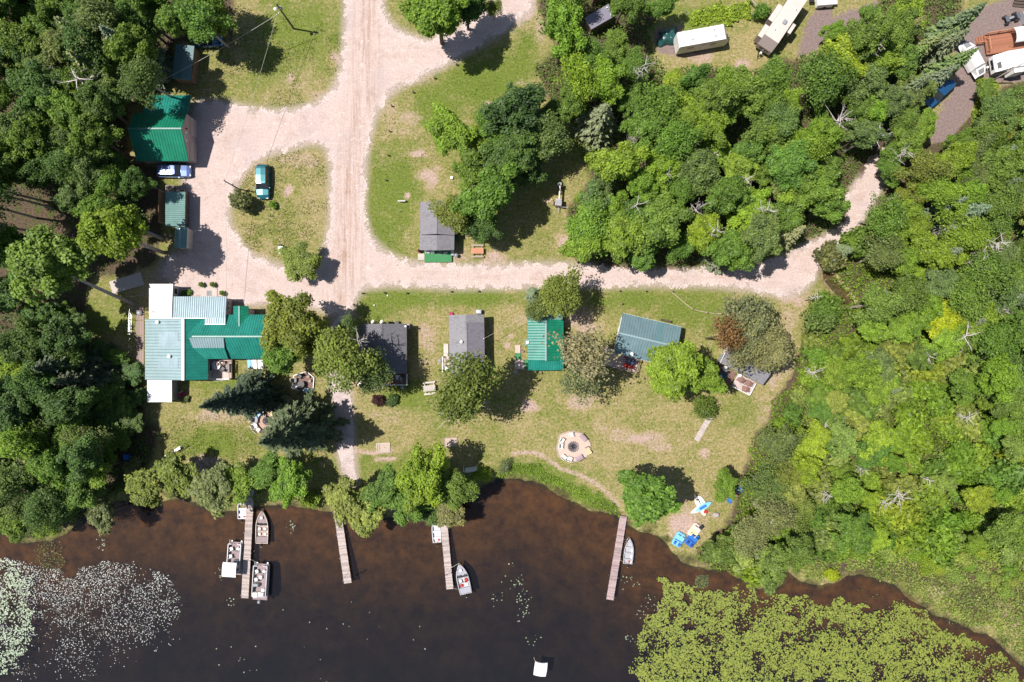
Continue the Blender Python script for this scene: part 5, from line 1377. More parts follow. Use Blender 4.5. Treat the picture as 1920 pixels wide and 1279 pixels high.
# front step
stp = thing('entrance_pad', 'pale concrete entrance pad before the pale blue wing of the lodge', 'paving', P(392, 549)); 
MB().box((0, 0, .05), (2.4, 1.6, .1)).build('slab', M_CONC, stp); tag(MB().box((0, 0, 0), (.7, .75, .02)).build('door_mat', M_GREYFAB, None, P(392, 550, .115)), 'grey mat lying on the concrete entrance pad', 'mat')
for u, v, l in ((380, 535, 'left green planter at the lodge entrance pad'), (401, 535, 'right green planter at the lodge entrance pad'), (419, 551, 'dark low planter at the right corner of the pale blue wing')):
    t_ = thing('planter', l, 'planter', P(u, v)); MB().cyl((0, 0, 0), .22, .4, 12, r2=.3).build('pot', M_DWOOD, t_)
    k_ = link_mesh('plant', KIND['bush'][0][0], t_); k_.scale = (.32, .32, .3); k_.location = (0, 0, .25); k_.color = (*TINT['mid'], 1)
t_ = thing('walkway', 'mauve grey concrete walkway in tree shade at the upper left of the lodge', 'paving', P(238, 531), math.radians(17)); MB().box((0, 0, .04), (4.8, 1.9, .08)).build('slab', M_CONC, t_)
# south deck with its furniture
dk = thing('lodge_deck', 'pale boarded deck with railings in the lower corner of the lodge', 'deck', P(412, 693))
Ld = lambda u, v, z: Vector(P(u, v, z)) - dk.location
p0, p1 = Ld(391, 711, .5), Ld(435, 674, .5)
MB().box(((p0.x + p1.x) / 2, (p0.y + p1.y) / 2, .44), (p1.x - p0.x, p1.y - p0.y, .12)).build('floor', M_PLANKP, dk)
def railing(par, a, b_, h=.95, m=M_WHITE, z=.5, n=None, bal=True):
    a, b_ = Vector(a), Vector(b_); d_ = b_ - a; L = d_.length; rz = math.atan2(d_.y, d_.x)
    mb = MB(); mid = a.lerp(b_, .5)
    mb.box((mid.x, mid.y, z + h), (L, .09, .05), rz); mb.box((mid.x, mid.y, z + .12), (L, .05, .06), rz)
    k = max(2, int(L / 1.4) + 1)
    for i in range(k):
        q = a.lerp(b_, i / (k - 1)); mb.box((q.x, q.y, z + h / 2), (.09, .09, h - .055), rz)
    if bal:
        k = int(L / .16)
        for i in range(k):
            q = a.lerp(b_, (i + .5) / k); mb.box((q.x, q.y, z + .12 + (h - .12) / 2), (.03, .03, h - .22), rz)
    return mb.build('railing', m, par)
railing(dk, (p0.x, p0.y + .05, 0), (p1.x, p0.y + .05, 0)); railing(dk, (p1.x - .05, p0.y + .1, 0), (p1.x - .05, p1.y - .2, 0), m=M_WOOD)
for (u, v) in ((392, 676), (434, 676), (392, 710), (434, 710)):
    p = Ld(u, v, .2); mb = MB(); mb.box((p.x, p.y, .19), (.14, .14, .37)); mb.build('post', M_WOOD, dk)

# ------------------------------------------------------------------ small furniture prototypes
def chair(name, label, p, rz, m, group=None, cat='chair', w=.58, arms=True):
    t_ = thing(name, label, cat, p, rz, group)
    MB().rbox((0, 0, .40), (w, w, .07), .04).build('seat', m, t_)
    mb = MB(); mb.box((-w * .52, 0, .74), (.06, w, .68), tilt=('Y', -.22)); mb.build('backrest', m, t_)
    for sx in (-1, 1):
        for sy in (-1, 1):
            MB().box((sx * w * .42, sy * w * .42, .183), (.05, .05, .36)).build('leg', m, t_)
    if arms:
        for sy in (-1, 1):
            mb = MB(); mb.box((0, sy * w * .53, .62), (w * .95, .08, .04)); mb.box((w * .4, sy * w * .53, .3), (.05, .05, .6)); mb.build('armrest', m, t_)
    return t_
def round_table(label, p, r, m, cat='table', top_z=.74):
    t_ = thing('round_table', label, cat, p)
    MB().cyl((0, 0, top_z - .05), r, .05, 24).build('tabletop', m, t_); MB().cyl((0, 0, .03), .05, top_z - .08, 8).build('pedestal', m, t_); MB().cyl((0, 0, 0), r * .5, .03, 16).build('base', m, t_)
    return t_
def picnic(label, p, rz, mtop, mb_, L=1.8):
    t_ = thing('picnic_table', label, 'picnic table', p, rz)
    mb = MB()
    for k in range(5): mb.box((0, -.34 + k * .17, .74), (L, .155, .04))
    mb.build('tabletop', mtop, t_)
    for s in (-1, 1):
        MB().box((0, s * .82, .44), (L, .26, .04)).build('bench', mb_, t_)
        mb = MB(); x = s * L * .36
        mb.box((x, 0, .40), (.09, 1.75, .09)); mb.box((x, 0, .69), (.09, .75, .06))
        for q in (-1, 1): mb.box((x + .09, q * .42, .35), (.08, .10, .80), tilt=('X', q * .42))
        mb.build('leg_frame', mb_, t_)
    return t_
def bench(label, p, rz, m, L=1.5, name='bench', back=True, cat='bench'):
    t_ = thing(name, label, cat, p, rz)
    mb = MB()
    for k in range(3): mb.box((0, -.16 + k * .16, .44), (L, .14, .04))
    mb.build('seat', m, t_)
    if back:
        mb = MB()
        for k in range(3): mb.box((0, -.30 - k * .03, .60 + k * .14), (L, .03, .11))
        mb.build('backrest', m, t_)
    for s in (-1, 1):
        mb = MB(); mb.box((s * L * .42, 0, .21), (.08, .44, .415)); 
        if back: mb.box((s * L * .42, -.27, .65), (.07, .05, .5))
        mb.build('leg', m, t_)
    return t_
def grill(label, p, rz=0, m=None):
    t_ = thing('kettle_grill', label, 'grill', p, rz)
    mb = MB(); mb.tube([(0, 0, .5), (0, 0, .58), (0, 0, .74), (0, 0, .76)], [.10, .24, .29, .29], 14); mb.build('bowl', m or M_BLACK, t_)
    mb = MB(); mb.tube([(0, 0, .765), (0, 0, .86), (0, 0, .94), (0, 0, .97)], [.29, .26, .14, .04], 14); mb.build('lid', m or M_GREYP, t_)
    for k in range(3):
        a = k * 2.094; mb = MB(); mb.tube([(.2 * math.cos(a), .2 * math.sin(a), .56), (.32 * math.cos(a), .32 * math.sin(a), 0)], .018, 5); mb.build('leg', M_STEEL, t_)
    MB().box((0, 0, .985), (.12, .03, .03)).build('handle', M_DWOOD, t_)
    return t_
def planter_tub(label, p, r, m, tint='rust', hgt=.35):
    t_ = thing('flower_tub', label, 'planter', p)
    MB().cyl((0, 0, 0), r * .8, hgt, 14, r2=r).build('tub', m, t_)
    k_ = link_mesh('plant', KIND['fine'][0][0], t_); k_.scale = (r * .65, r * .65, .3); k_.location = (0, 0, hgt * .8); k_.color = (*TINT[tint], 1)
    return t_

round_table('round white table on the lodge deck', P(409, 685, .5), .62, M_WHITE)
tag(MB().cyl((0, 0, 0), .18, .22, 12, r2=.24).build('brown_bowl', M_CHAIRB, None, P(407.5, 683, 1.25)), 'brown flower bowl on the round white deck table', 'bowl')
tag(MB().rbox((0, 0, .25), (.5, .45, .5), .06).build('cooler', M_WHITE, None, P(417, 679, .5)), 'white cooler box beside the round deck table', 'cooler')
chair('deck_chair', 'brown chair between the round table and the lodge wall', P(421, 681, .5), -1.2, M_CHAIRB)
chair('deck_chair', 'dark chair right of the round table on the lodge deck', P(420, 692, .5), 2.4, M_BLACK)
bench('grey cushioned lounge at the right rail of the lodge deck', P(429, 690, .5), 1.5, M_GREYFAB, 1.3, 'lounge', cat='lounge')
tag(MB().tube([(0, 0, 0), (1.2, .05, .02), (2.2, .25, .02)], .05, 6).build('garden_hose', M_WHITE, None, P(401, 714, .08)), 'white hose lying along the lower edge of the lodge deck', 'hose')
for k, u in enumerate((469, 479, 489)):
    t_ = thing('lattice_frame', ('left', 'middle', 'right')[k] + ' framed pale panel on the grass below the green end of the lodge', 'frame', P(u, 683))
    MB().box((0, 0, .35), (.5 if k < 1 else .85, 1.35, .03), tilt=('X', .15)).build('panel', M_CANVAS if k else M_LBLUE, t_)
    mb = MB()
    for s in (-1, 1): mb.box((s * (.3 if k < 1 else .46), 0, .36), (.06, 1.45, .06), tilt=('X', .15)); mb.box((s * (.3 if k < 1 else .46), -.6, .13), (.06, .06, .26))
    mb.build('frame', M_WOOD, t_)
t_ = chair('lawn_chair', 'tilted pink and white chair on the grass beside the white annex', P(345, 738), .6, M_PINK)
t_.children[1].data.materials[0] = M_WHITE
# fence and boards left of the lodge
fn = thing('wire_fence', 'thin wire fence with posts running along the left side of the lodge', 'fence', P(249, 630))
mb = MB()
pp = [(254, 557), (251, 575), (249, 600), (248.5, 625), (248.5, 650), (249, 675), (250, 698)]
for i, (u, v) in enumerate(pp):
    p = P(u, v) - fn.location; MB().box((p.x, p.y, .6), (.08, .08, 1.2)).build('post', M_WOOD, fn)
for z in (.4, .75, 1.1): mb.tube([Vector(P(u, v)) - fn.location + Vector((0, 0, z)) for u, v in pp], .012, 4)
mb.tube([Vector(P(254, 557)) - fn.location + Vector((0, 0, 1.15)), Vector(P(278, 554)) - fn.location + Vector((0, 0, 1.15))], .03, 4)
mb.build('wires', M_STEEL, fn)
wd = thing('board_walk', 'worn brown board walk between the wire fence and the lodge', 'board walk', P(263, 620))
for k in range(4): MB().box((0, 2.6 - k * 2.2, .06), (1.15, 2.1, .08)).build('boards', planks_mat('worn_boards', (0.33, 0.24, 0.21), .17, 0), wd)
t_ = thing('wheelbarrow', 'dark overturned wheelbarrow beside the left wall of the lodge', 'wheelbarrow', P(264, 587), .3)
mb = MB(); mb.tube([(0, 0, .3), (0, 0, .45), (0, 0, .62)], [.42, .38, .15], 8); mb.build('tray', M_GREYP, t_)
mb = MB(); mb.tube([(-.3, .2, .32), (.8, .28, .3)], .03, 5); mb.tube([(-.3, -.2, .32), (.8, -.28, .3)], .03, 5); mb.build('handles', M_WOOD, t_)
mb = MB(); mb.tube([(-.55, -.05, .2), (-.55, .05, .2)], .2, 12); mb.build('wheel', M_TIRE, t_)
t_ = thing('tarp_sheet', 'small square blue tarp in the trees at the left lawn', 'tarp', P(240, 856, .3), .15)
mb = MB(); mb.box((0, 0, .35), (.75, .75, .5)); mb.build('cover', M_BTARP, t_)
mb = MB(); mb.box((0, 0, -.05), (.6, .6, .3)); mb.build('crate', M_DWOOD, t_)
# ------------------------------------------------------------------ charcoal cabin
cA, ctr, rz, ab = gable_house('cabin', 'charcoal shingled cabin half hidden by birches, second building row from the lodge', [(676, 608), (761, 607), (764, 701), (677, 701)], 2.7, 1.3, 'y', M_SHD, M_BROWNSIDE, oh=.3)
vent(cA, loc(cA, 709, 665, 3.6), .17, .5)
ac = thing('air_conditioner', 'small white unit at the upper right corner of the charcoal cabin', 'air conditioner', P(766, 612)); MB().rbox((0, 0, .45), (.55, .7, .7), .05).build('case', M_GREYSIDE, ac); MB().cyl((0, 0, .8), .2, .03, 12).build('fan', M_BLACK, ac)
t_ = vent(cA, loc(cA, 761, 612, 2.9), .14, .5)
pd = thing('porch_deck', 'shaded boarded porch with white rails below the charcoal cabin', 'deck', P(733, 711))
Lp = lambda u, v, z: Vector(P(u, v, z)) - pd.location
p0, p1 = Lp(700, 722, .4), Lp(765, 702, .4)
MB().box(((p0.x + p1.x) / 2, (p0.y + p1.y) / 2, .35), (p1.x - p0.x, p1.y - p0.y, .1)).build('floor', M_PLANKB, pd)
railing(pd, (p0.x, p0.y + .05, 0), (p1.x, p0.y + .05, 0), z=.4); railing(pd, (p1.x - .05, p0.y + .1, 0), (p1.x - .05, p1.y, 0), z=.4)
MB().box((p1.x + .25, p0.y + .3, .5), (.1, .1, 1.0)).build('post', M_DWOOD, pd)
chair('deck_chair', 'white chair at the right end of the charcoal cabin porch', P(748, 708, .4), -1.5, M_WHITE); chair('deck_chair', 'grey chair at the middle of the charcoal cabin porch', P(752, 711, .4), -1.9, M_GREYFAB); chair('deck_chair', 'mauve chair at the left end of the charcoal cabin porch', P(737, 708, .4), -1.4, M_CHAIRB)
planter_tub('round yellow flower tub below the charcoal cabin porch', P(747.5, 729), .3, M_CHAIRB, 'yellow')
grill('kettle grill below the right end of the charcoal cabin porch', P(756, 726))
for k, (u, v, l, m) in enumerate(((703, 728, 'left pinkish rug by the charcoal cabin', M_CREAM), (716, 724, 'right pinkish rug by the charcoal cabin', M_CREAM))):
    tag(MB().box((0, 0, .03), (1.0, .6, .03), .5).build('garden_mat', m, None, P(u, v)), l, 'mat')
t_ = thing('garden_cart', 'white cart under the birch left of the charcoal cabin', 'cart', P(676, 719), .3); MB().rbox((0, 0, .5), (.7, .6, .3), .08).build('tray', M_WHITE, t_)
for s in (-1, 1): MB().tube([(0, s * .32, .22), (0, s * .4, .22)], .22, 12).build('wheel', M_TIRE, t_)
for u, v, l in ((704, 602, 'left satellite dish above the charcoal cabin'), (720, 602, 'right satellite dish above the charcoal cabin')):
    t_ = thing('satellite_dish', l, 'satellite dish', P(u + 2, v + 3)); MB().tube([(0, 0, 0), (0, 0, 2.4)], .03, 6).build('mast', M_STEEL, t_)
    mb = MB(); mb.tube([(0, .02, 2.5), (-.08, .07, 2.6)], [.10, .28], 14); mb.build('dish', M_WHITE, t_)
for u, v, l in ((732, 607, 'left black can above the charcoal cabin'), (746, 606, 'right black can above the charcoal cabin')):
    t_ = thing('bin', l, 'bin', P(u, v - 1)); MB().cyl((0, 0, 0), .2, .55, 12, r2=.24).build('body', M_BLACK, t_); MB().cyl((0, 0, .555), .25, .06, 12).build('lid', M_BLACK, t_)

# ------------------------------------------------------------------ middle grey cabin
cB, ctr, rz, ab = gable_house('cabin', 'middle grey shingled cabin with pale deck on its left side', [(841.5, 591), (906.5, 590), (910, 702), (843, 703)], 2.7, 1.0, 'y', M_SHL, M_GREYSIDE, oh=.3, roof_m2=M_SHP)
q = [loc(cB, 874, 605, 3.78), loc(cB, 908, 605, 2.80), loc(cB, 907, 589.6, 2.80), loc(cB, 874, 589.6, 3.78)]
mb = MB(); mb.slab(q[::-1] if (q[1] - q[0]).cross(q[3] - q[0]).z < 0 else q, .02); mb.build('roof_patch', M_SHL, cB)
vent(cB, loc(cB, 865, 641, 3.5), .2, .5)
MB().tube([loc(cB, 907, 635, 2.5), loc(cB, 907, 635, 4.0)], .04, 6).build('service_mast', M_STEEL, cB)
t_ = thing('air_conditioner', 'pale blue unit at the top right of the middle grey cabin', 'air conditioner', P(898, 585)); MB().rbox((0, 0, .5), (.8, .6, .9), .05).build('case', M_GREYSIDE, t_); MB().cyl((-.1, 0, .95), .22, .03, 12).build('fan', M_WHITE, t_)
tag(MB().cyl((0, 0, 0), .25, .3, 10, r2=.3).build('flower_pot', M_PINK, None, P(846, 589)), 'magenta flowers at the top left corner of the middle grey cabin', 'flowers')
t_ = thing('side_deck', 'pale deck with ramp on the left of the middle grey cabin', 'deck', P(837, 672))
Lq = lambda u, v, z: Vector(P(u, v, z)) - t_.location
p = Lq(836, 656.5, .25); MB().box((p.x, p.y, .16), (.68, 1.85, .08)).build('ramp', M_PLANKW, t_)
p = Lq(836.5, 683, .35); MB().box((p.x, p.y, .3), (1.05, 2.35, .1)).build('floor', M_PLANKP, t_)
railing(t_, (p.x - .45, p.y - 1.1, 0), (p.x - .45, p.y + 1.1, 0), z=.35)
p = Lq(838, 695, .4); MB().box((p.x, p.y, .365), (.9, .45, .02)).build('green_mat', M_TURF, t_)
chair('deck_chair', 'white chair on the side deck of the middle grey cabin', P(836, 691, .36), 1.2, M_WHITE)
grill('round kettle grill left of the side deck of the middle grey cabin', P(826, 676))
picnic('weathered grey picnic table on the lawn left of the lawn birch', P(806, 727.5), .12, M_PLANKW, M_PLANKW)

# ------------------------------------------------------------------ teal roofed cabin
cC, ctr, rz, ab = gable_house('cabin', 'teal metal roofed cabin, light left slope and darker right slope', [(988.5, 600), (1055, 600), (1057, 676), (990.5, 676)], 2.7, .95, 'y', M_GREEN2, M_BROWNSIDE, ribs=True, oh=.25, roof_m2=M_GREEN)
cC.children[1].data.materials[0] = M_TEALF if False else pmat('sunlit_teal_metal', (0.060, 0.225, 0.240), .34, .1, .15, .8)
q = [loc(cC, 990.5, 695, 2.35), loc(cC, 1056, 694, 2.35), loc(cC, 1057, 675, 2.95), loc(cC, 990.5, 675.5, 2.95)]
roofpiece('porch_roof', q[0], q[1], q[2], q[3], M_GREEN2, cC, True, .1, .3)
q = [loc(cC, 1054, 587, 2.35), loc(cC, 989, 587, 2.35), loc(cC, 988.5, 601, 2.95), loc(cC, 1055, 600, 2.95)]
roofpiece('back_roof', q[0], q[1], q[2], q[3], M_TEALF, cC, True, .1, .3)
for u in (993, 1053):
    for v in (692,): p = loc(cC, u, v, 0); MB().box((p.x, p.y, 1.1), (.12, .12, 2.2)).build('post', M_WOOD, cC)
mb = MB(); p = loc(cC, 1021, 592, 0); mb.box((p.x, p.y, 1.1), (4.6, .8, 2.15)); mb.build('back_room', M_BROWNSIDE, cC)
q = loc(cC, 989, 642, 2.8); MB().rbox((q.x, q.y, 2.75), (.4, .4, .5), .04).build('chimney', M_WHITE, cC)
MB().box((q.x - .1, q.y, 1.3), (.5, .9, 2.6)).build('chimney_base', M_TEALF, cC)
t_ = thing('entry_deck', 'pinkish board walk and deck with green mats left of the teal roofed cabin', 'deck', P(973, 672))
for (u0, v0, u1, v1, z, m, n_) in ((966, 647, 975.5, 662, .2, M_PLANKP, 'walkway'), (966.5, 662.5, 976, 674, .2, M_TURF, 'green_mat'), (965, 674.5, 983, 692.5, .32, M_PLANKP, 'floor'), (983.3, 674, 991, 692, .32, M_TURF, 'green_mat')):
    a, b_ = P(u0, v1) - t_.location, P(u1, v0) - t_.location; MB().box(((a.x + b_.x) / 2, (a.y + b_.y) / 2, z / 2), (b_.x - a.x, b_.y - a.y, z)).build(n_, m, t_)
tag(MB().rbox((0, 0, .15), (.45, .3, .3), .05).build('red_toy', M_CHAIRB, None, P(980, 659)), 'small reddish box on the soil beside the teal roofed cabin walkway', 'box')
grill('kettle grill in the tree shade at the corner of the teal roofed cabin deck', P(968, 697))

# ------------------------------------------------------------------ slate roofed cabin
cD, ctr, rz, ab = gable_house('cabin', 'large slate blue metal roofed cabin set at an angle, white left edge', [(1168, 587), (1278, 613), (1260, 688), (1150, 662)], 2.7, .75, 'x', M_SLATE, M_GREYSIDE, ribs=True, oh=.25)
q = [loc(cD, 1229, 640, 3.46), loc(cD, 1239, 642.5, 3.46), loc(cD, 1245, 606, 2.80), loc(cD, 1235, 603.5, 2.80)]
mb = MB(); mb.slab(q, .03); mb.build('roof_panel', M_SLATE2, cD)
vent(cD, loc(cD, 1184, 664, 2.9), .26, .5)
p = loc(cD, 1165, 603, 2.7); MB().box((-ab[0] - .03, 1.0, 2.62), (.06, 2.6, .22)).build('white_trim', M_WHITE, cD)
p = loc(cD, 1248, 605, .5); MB().box((p.x, p.y + .3, .5), (1.3, .25, .9)).build('wood_box', M_DWOOD, cD)
t_ = thing('porch_deck', 'pink boarded porch with red furniture at the lower left of the slate roofed cabin', 'deck', P(1160, 672), rz)
MB().box((.2, -.2, .3), (5.3, 2.6, .1)).build('floor', M_PLANKP, t_); railing(t_, (2.8, -1.45, 0), (2.8, 1.0, 0), z=.35, m=M_WOOD); railing(t_, (-2.4, -1.45, 0), (2.75, -1.45, 0), z=.35, m=M_WOOD)
q = P(1160, 672)
for (u, v, l, m, a) in ((1173, 667, 'red chair against the slate roofed cabin', M_RED, -1.3), (1178, 671, 'grey chair beside the red chair of the slate roofed cabin', M_GREYFAB, -1.4), (1172, 684, 'red cushioned chair on the left of the porch edge below the slate roofed cabin', M_RED, 1.4), (1182, 686, 'red cushioned chair in the porch corner of the slate roofed cabin', M_RED, 1.5)):
    chair('deck_chair', l, P(u, v, .35), a, m)
t_ = thing('deck_table', 'dark blue topped table on the porch of the slate roofed cabin', 'table', P(1180, 678, .35), rz); MB().box((0, 0, .72), (1.3, .8, .05)).build('tabletop', pmat('navy_top', (0.06, 0.07, 0.14), .3), t_)
for sx in (-1, 1):
    for sy in (-1, 1): MB().box((sx * .58, sy * .33, .347), (.06, .06, .69)).build('leg', M_BLACK, t_)

# ------------------------------------------------------------------ grey corner cabin
cE, ctr, rz, ab = gable_house('cabin', 'grey corner cabin under a big tree, set diagonally at the right lawn', [(1371, 643), (1450, 684), (1430, 722), (1350, 680)], 2.7, .8, 'x', M_SHG, M_GREYSIDE, oh=.25)
MB().box((-ab[0] - .03, 0, 2.62), (.06, 2 * ab[1] - .1, .16)).build('white_trim', M_WHITE, cE)
ang = rz
t_ = thing('boarded_deck', 'pale boarded deck with three wicker chairs below the grey corner cabin', 'deck', P(1392, 720), ang)
MB().box((0, 0, .3), (2.75, 2.05, .1)).build('floor', planks_mat('grey_pink_boards', (0.55, 0.46, 0.45), .15, 0, .2), t_)
mb = MB(); mb.box((0, -1.06, .62), (2.85, .12, .55)); mb.build('front_rail', M_WHITE, t_); mb = MB(); mb.box((1.42, -.05, .62), (.12, 1.85, .55)); mb.build('side_rail', M_WHITE, t_)
for (u, v, l) in ((1386, 711, 'wicker chair nearest the cabin on the pale boarded deck'), (1400, 718, 'wicker chair at the right rail of the pale boarded deck'), (1394, 729, 'wicker chair at the front rail of the pale boarded deck')):
    c_ = chair('wicker_chair', l, P(u, v, .35), rnd.uniform(0, 6), M_CHAIRB, w=.72)
tag(MB().rbox((0, 0, .25), (.55, .45, .5), .05).build('cooler', M_WHITE, None, P(1386, 704, .35)), 'white cooler at the top corner of the pale boarded deck', 'cooler')
t_ = thing('covered_deck', 'dark screened deck with grill left of the grey corner cabin', 'deck', P(1354, 706), ang)
MB().box((0, 0, .3), (2.9, 2.8, .1)).build('floor', M_PLANKB, t_); railing(t_, (-1.4, -1.38, 0), (1.4, -1.38, 0), z=.35, m=M_WHITE); railing(t_, (-1.38, -1.3, 0), (-1.38, 1.3, 0), z=.35, m=M_DWOOD)
mb = MB(); mb.box((0, .1, .72), (1.5, .8, .05)); d_ = mb.build('table_top', M_TARP, t_)
for (u, v, l, m, a) in ((1358, 691, 'white chair on the dark screened deck', M_WHITE, 1.9), (1350, 708, 'white chair at the lower left of the dark screened deck', M_WHITE, .6), (1364, 711, 'mauve chair on the dark screened deck', M_CHAIRB, 2.6)):
    chair('deck_chair', l, P(u, v, .35), a, m)
t_ = thing('boardwalk', 'narrow grey plank boardwalk on the lawn right of the bright tree', 'boardwalk', P(1319, 802), math.atan2(-(778 - 826), 1333 - 1305))
MB().box((0, 0, .1), (4.3, .8, .06)).build('boards', planks_mat('grey_boards', (0.50, 0.43, 0.41), .16, 0, .25), t_)
for s in (-1, 1): MB().box((0, s * .3, .035), (4.2, .09, .065)).build('stringer', M_DWOOD, t_)
tag(MB().cyl((0, 0, 0), .3, .5, 12).build('tree_stump', M_BARK, None, P(1330, 780)), 'dark stump at the upper end of the lawn boardwalk', 'stump')

# ------------------------------------------------------------------ grey porch cabin
cF, ctr, rz, ab = gable_house('cabin', 'grey shingled cabin with bright green porch carpet above the straight lane', [(788.5, 379), (853, 379), (852, 441), (787, 440)], 2.75, .95, 'y', M_SHG, M_GREYSIDE, oh=.25)
c2 = cF
for s in (-1, 1):
    u0, u1, vv = (787, 819, 0) if s < 0 else (852, 819, 0)
    e0, e1 = loc(cF, u0, 441, 2.45), loc(cF, u0 - .5, 469, 2.45); r0_, r1_ = loc(cF, 819, 441, 3.35), loc(cF, 819, 469.5, 3.35)
    roofpiece('porch_roof', e0, e1, r1_, r0_, M_SHG, cF, False, .12)
p = loc(cF, 820, 455, 0); MB().box((p.x, p.y + .15, 1.15), (4.5, 1.9, 2.3)).build('front_room', M_GREYSIDE, cF)
p = loc(cF, 820, 467, 0); door(cF, (p.x + .6, p.y + .1, 1.0), .9, 1.95, 'y'); win(cF, (p.x - 1.2, p.y + .1, 1.5), .9, .8, 'y')
t_ = thing('porch_deck', 'bright green carpeted porch below the grey shingled cabin', 'deck', P(816, 481))
Lf = lambda u, v: P(u, v) - t_.location
a, b_ = Lf(796.5, 492), Lf(847.5, 469); MB().box(((a.x + b_.x) / 2, (a.y + b_.y) / 2, .2), (b_.x - a.x, b_.y - a.y, .4)).build('floor', M_TURF, t_)
a, b_ = Lf(784, 488), Lf(796, 476); MB().box(((a.x + b_.x) / 2, (a.y + b_.y) / 2, .12), (b_.x - a.x, b_.y - a.y, .24)).build('step', M_PLANKW, t_)
for k, u in enumerate((803, 811)): chair('deck_chair', ('left' if k == 0 else 'right') + ' white chair on the green carpeted porch', P(u, 472, .4), -1.57, M_WHITE)
tag(MB().box((0, 0, 0), (.6, .4, .02)).build('door_mat', M_GREYFAB, None, P(824, 474.5, .415)), 'dark grey door mat on the green carpeted porch', 'mat'); tag(MB().box((0, 0, 0), (.6, .35, .02)).build('door_mat', M_CREAM, None, P(835, 475, .415)), 'tan door mat on the green carpeted porch', 'mat')
planter_tub('tub of magenta flowers at the left corner of the green carpeted porch', P(788, 471), .32, M_PINK, 'maroon', .5)
tag(MB().rbox((0, 0, .3), (.45, .35, .6), .05).build('cooler', M_WHITE, None, P(849, 473)), 'small white cooler at the right corner of the green carpeted porch', 'cooler')
grill('dark grill with shelf right of the green carpeted porch', P(856, 480)); tag(MB().box((0, 0, .35), (.4, .35, .7)).build('side_table', M_GREYSIDE, None, P(849, 478)), 'grey side table between porch and dark grill', 'table')
t_ = thing('bin', 'teal bin against the right wall of the grey shingled cabin', 'bin', P(855, 445)); MB().rbox((0, 0, .45), (.5, .6, .9), .05).build('body', M_GREEN2, t_); MB().rbox((0, 0, .93), (.54, .64, .06), .02).build('lid', M_TARP, t_)
picnic('orange topped picnic table right of the green carpeted porch', P(895.5, 471.5), 0, M_ORWOOD, M_WOOD)
t_ = thing('sign_board', 'long white sign board lying low on the lawn left of the grey shingled cabin', 'sign', P(754, 378)); MB().box((0, 0, .55), (1.1, .06, .35), tilt=('X', .6)).build('board', M_WHITE, t_)
for s in (-1, 1): MB().box((s * .45, .1, .25), (.07, .07, .5)).build('post', M_WOOD, t_)
tag(MB().cyl((0, 0, 0), .22, .35, 10).build('bucket', M_WHITE, None, P(847, 334)), 'white bucket beside the lawn clump, above the grey shingled cabin', 'bucket')
t_ = thing('dark_shed', 'grey purple flat roofed shed between trees at the top, right of the lane fork', 'shed', P(1122, 28), math.atan2(31, 48))
ctr, L, W, r_ = rect_px((1092, 38), (1140, 6), (1154, 31), (1113, 50), 2.6); t_.location = (ctr.x, ctr.y, 0); t_.rotation_euler.z = r_
MB().box((0, 0, 2.5), (L, W, .15)).build('roof', pmat('mauve_sheet', (0.20, 0.185, 0.24), .55, var=.12), t_); MB().box((0, 0, 1.2), (L - .4, W - .4, 2.4)).build('wall', M_BROWNSIDE, t_); MB().cyl((L * .38, W * .3, 2.58), .1, .2, 8).build('vent', M_WHITE, t_); MB().cyl((L * .38, -W * .3, 2.58), .1, .2, 8).build('vent', M_WHITE, t_)
t_ = thing('dark_shed', 'dark roofed shed cut by the top edge, above the grey purple shed', 'shed', P(1122, -6), .35); MB().box((0, 0, 2.5), (3.0, 2.2, .15)).build('roof', M_GREYP, t_); MB().box((0, 0, 1.2), (2.7, 1.9, 2.4)).build('wall', M_BROWNSIDE, t_)
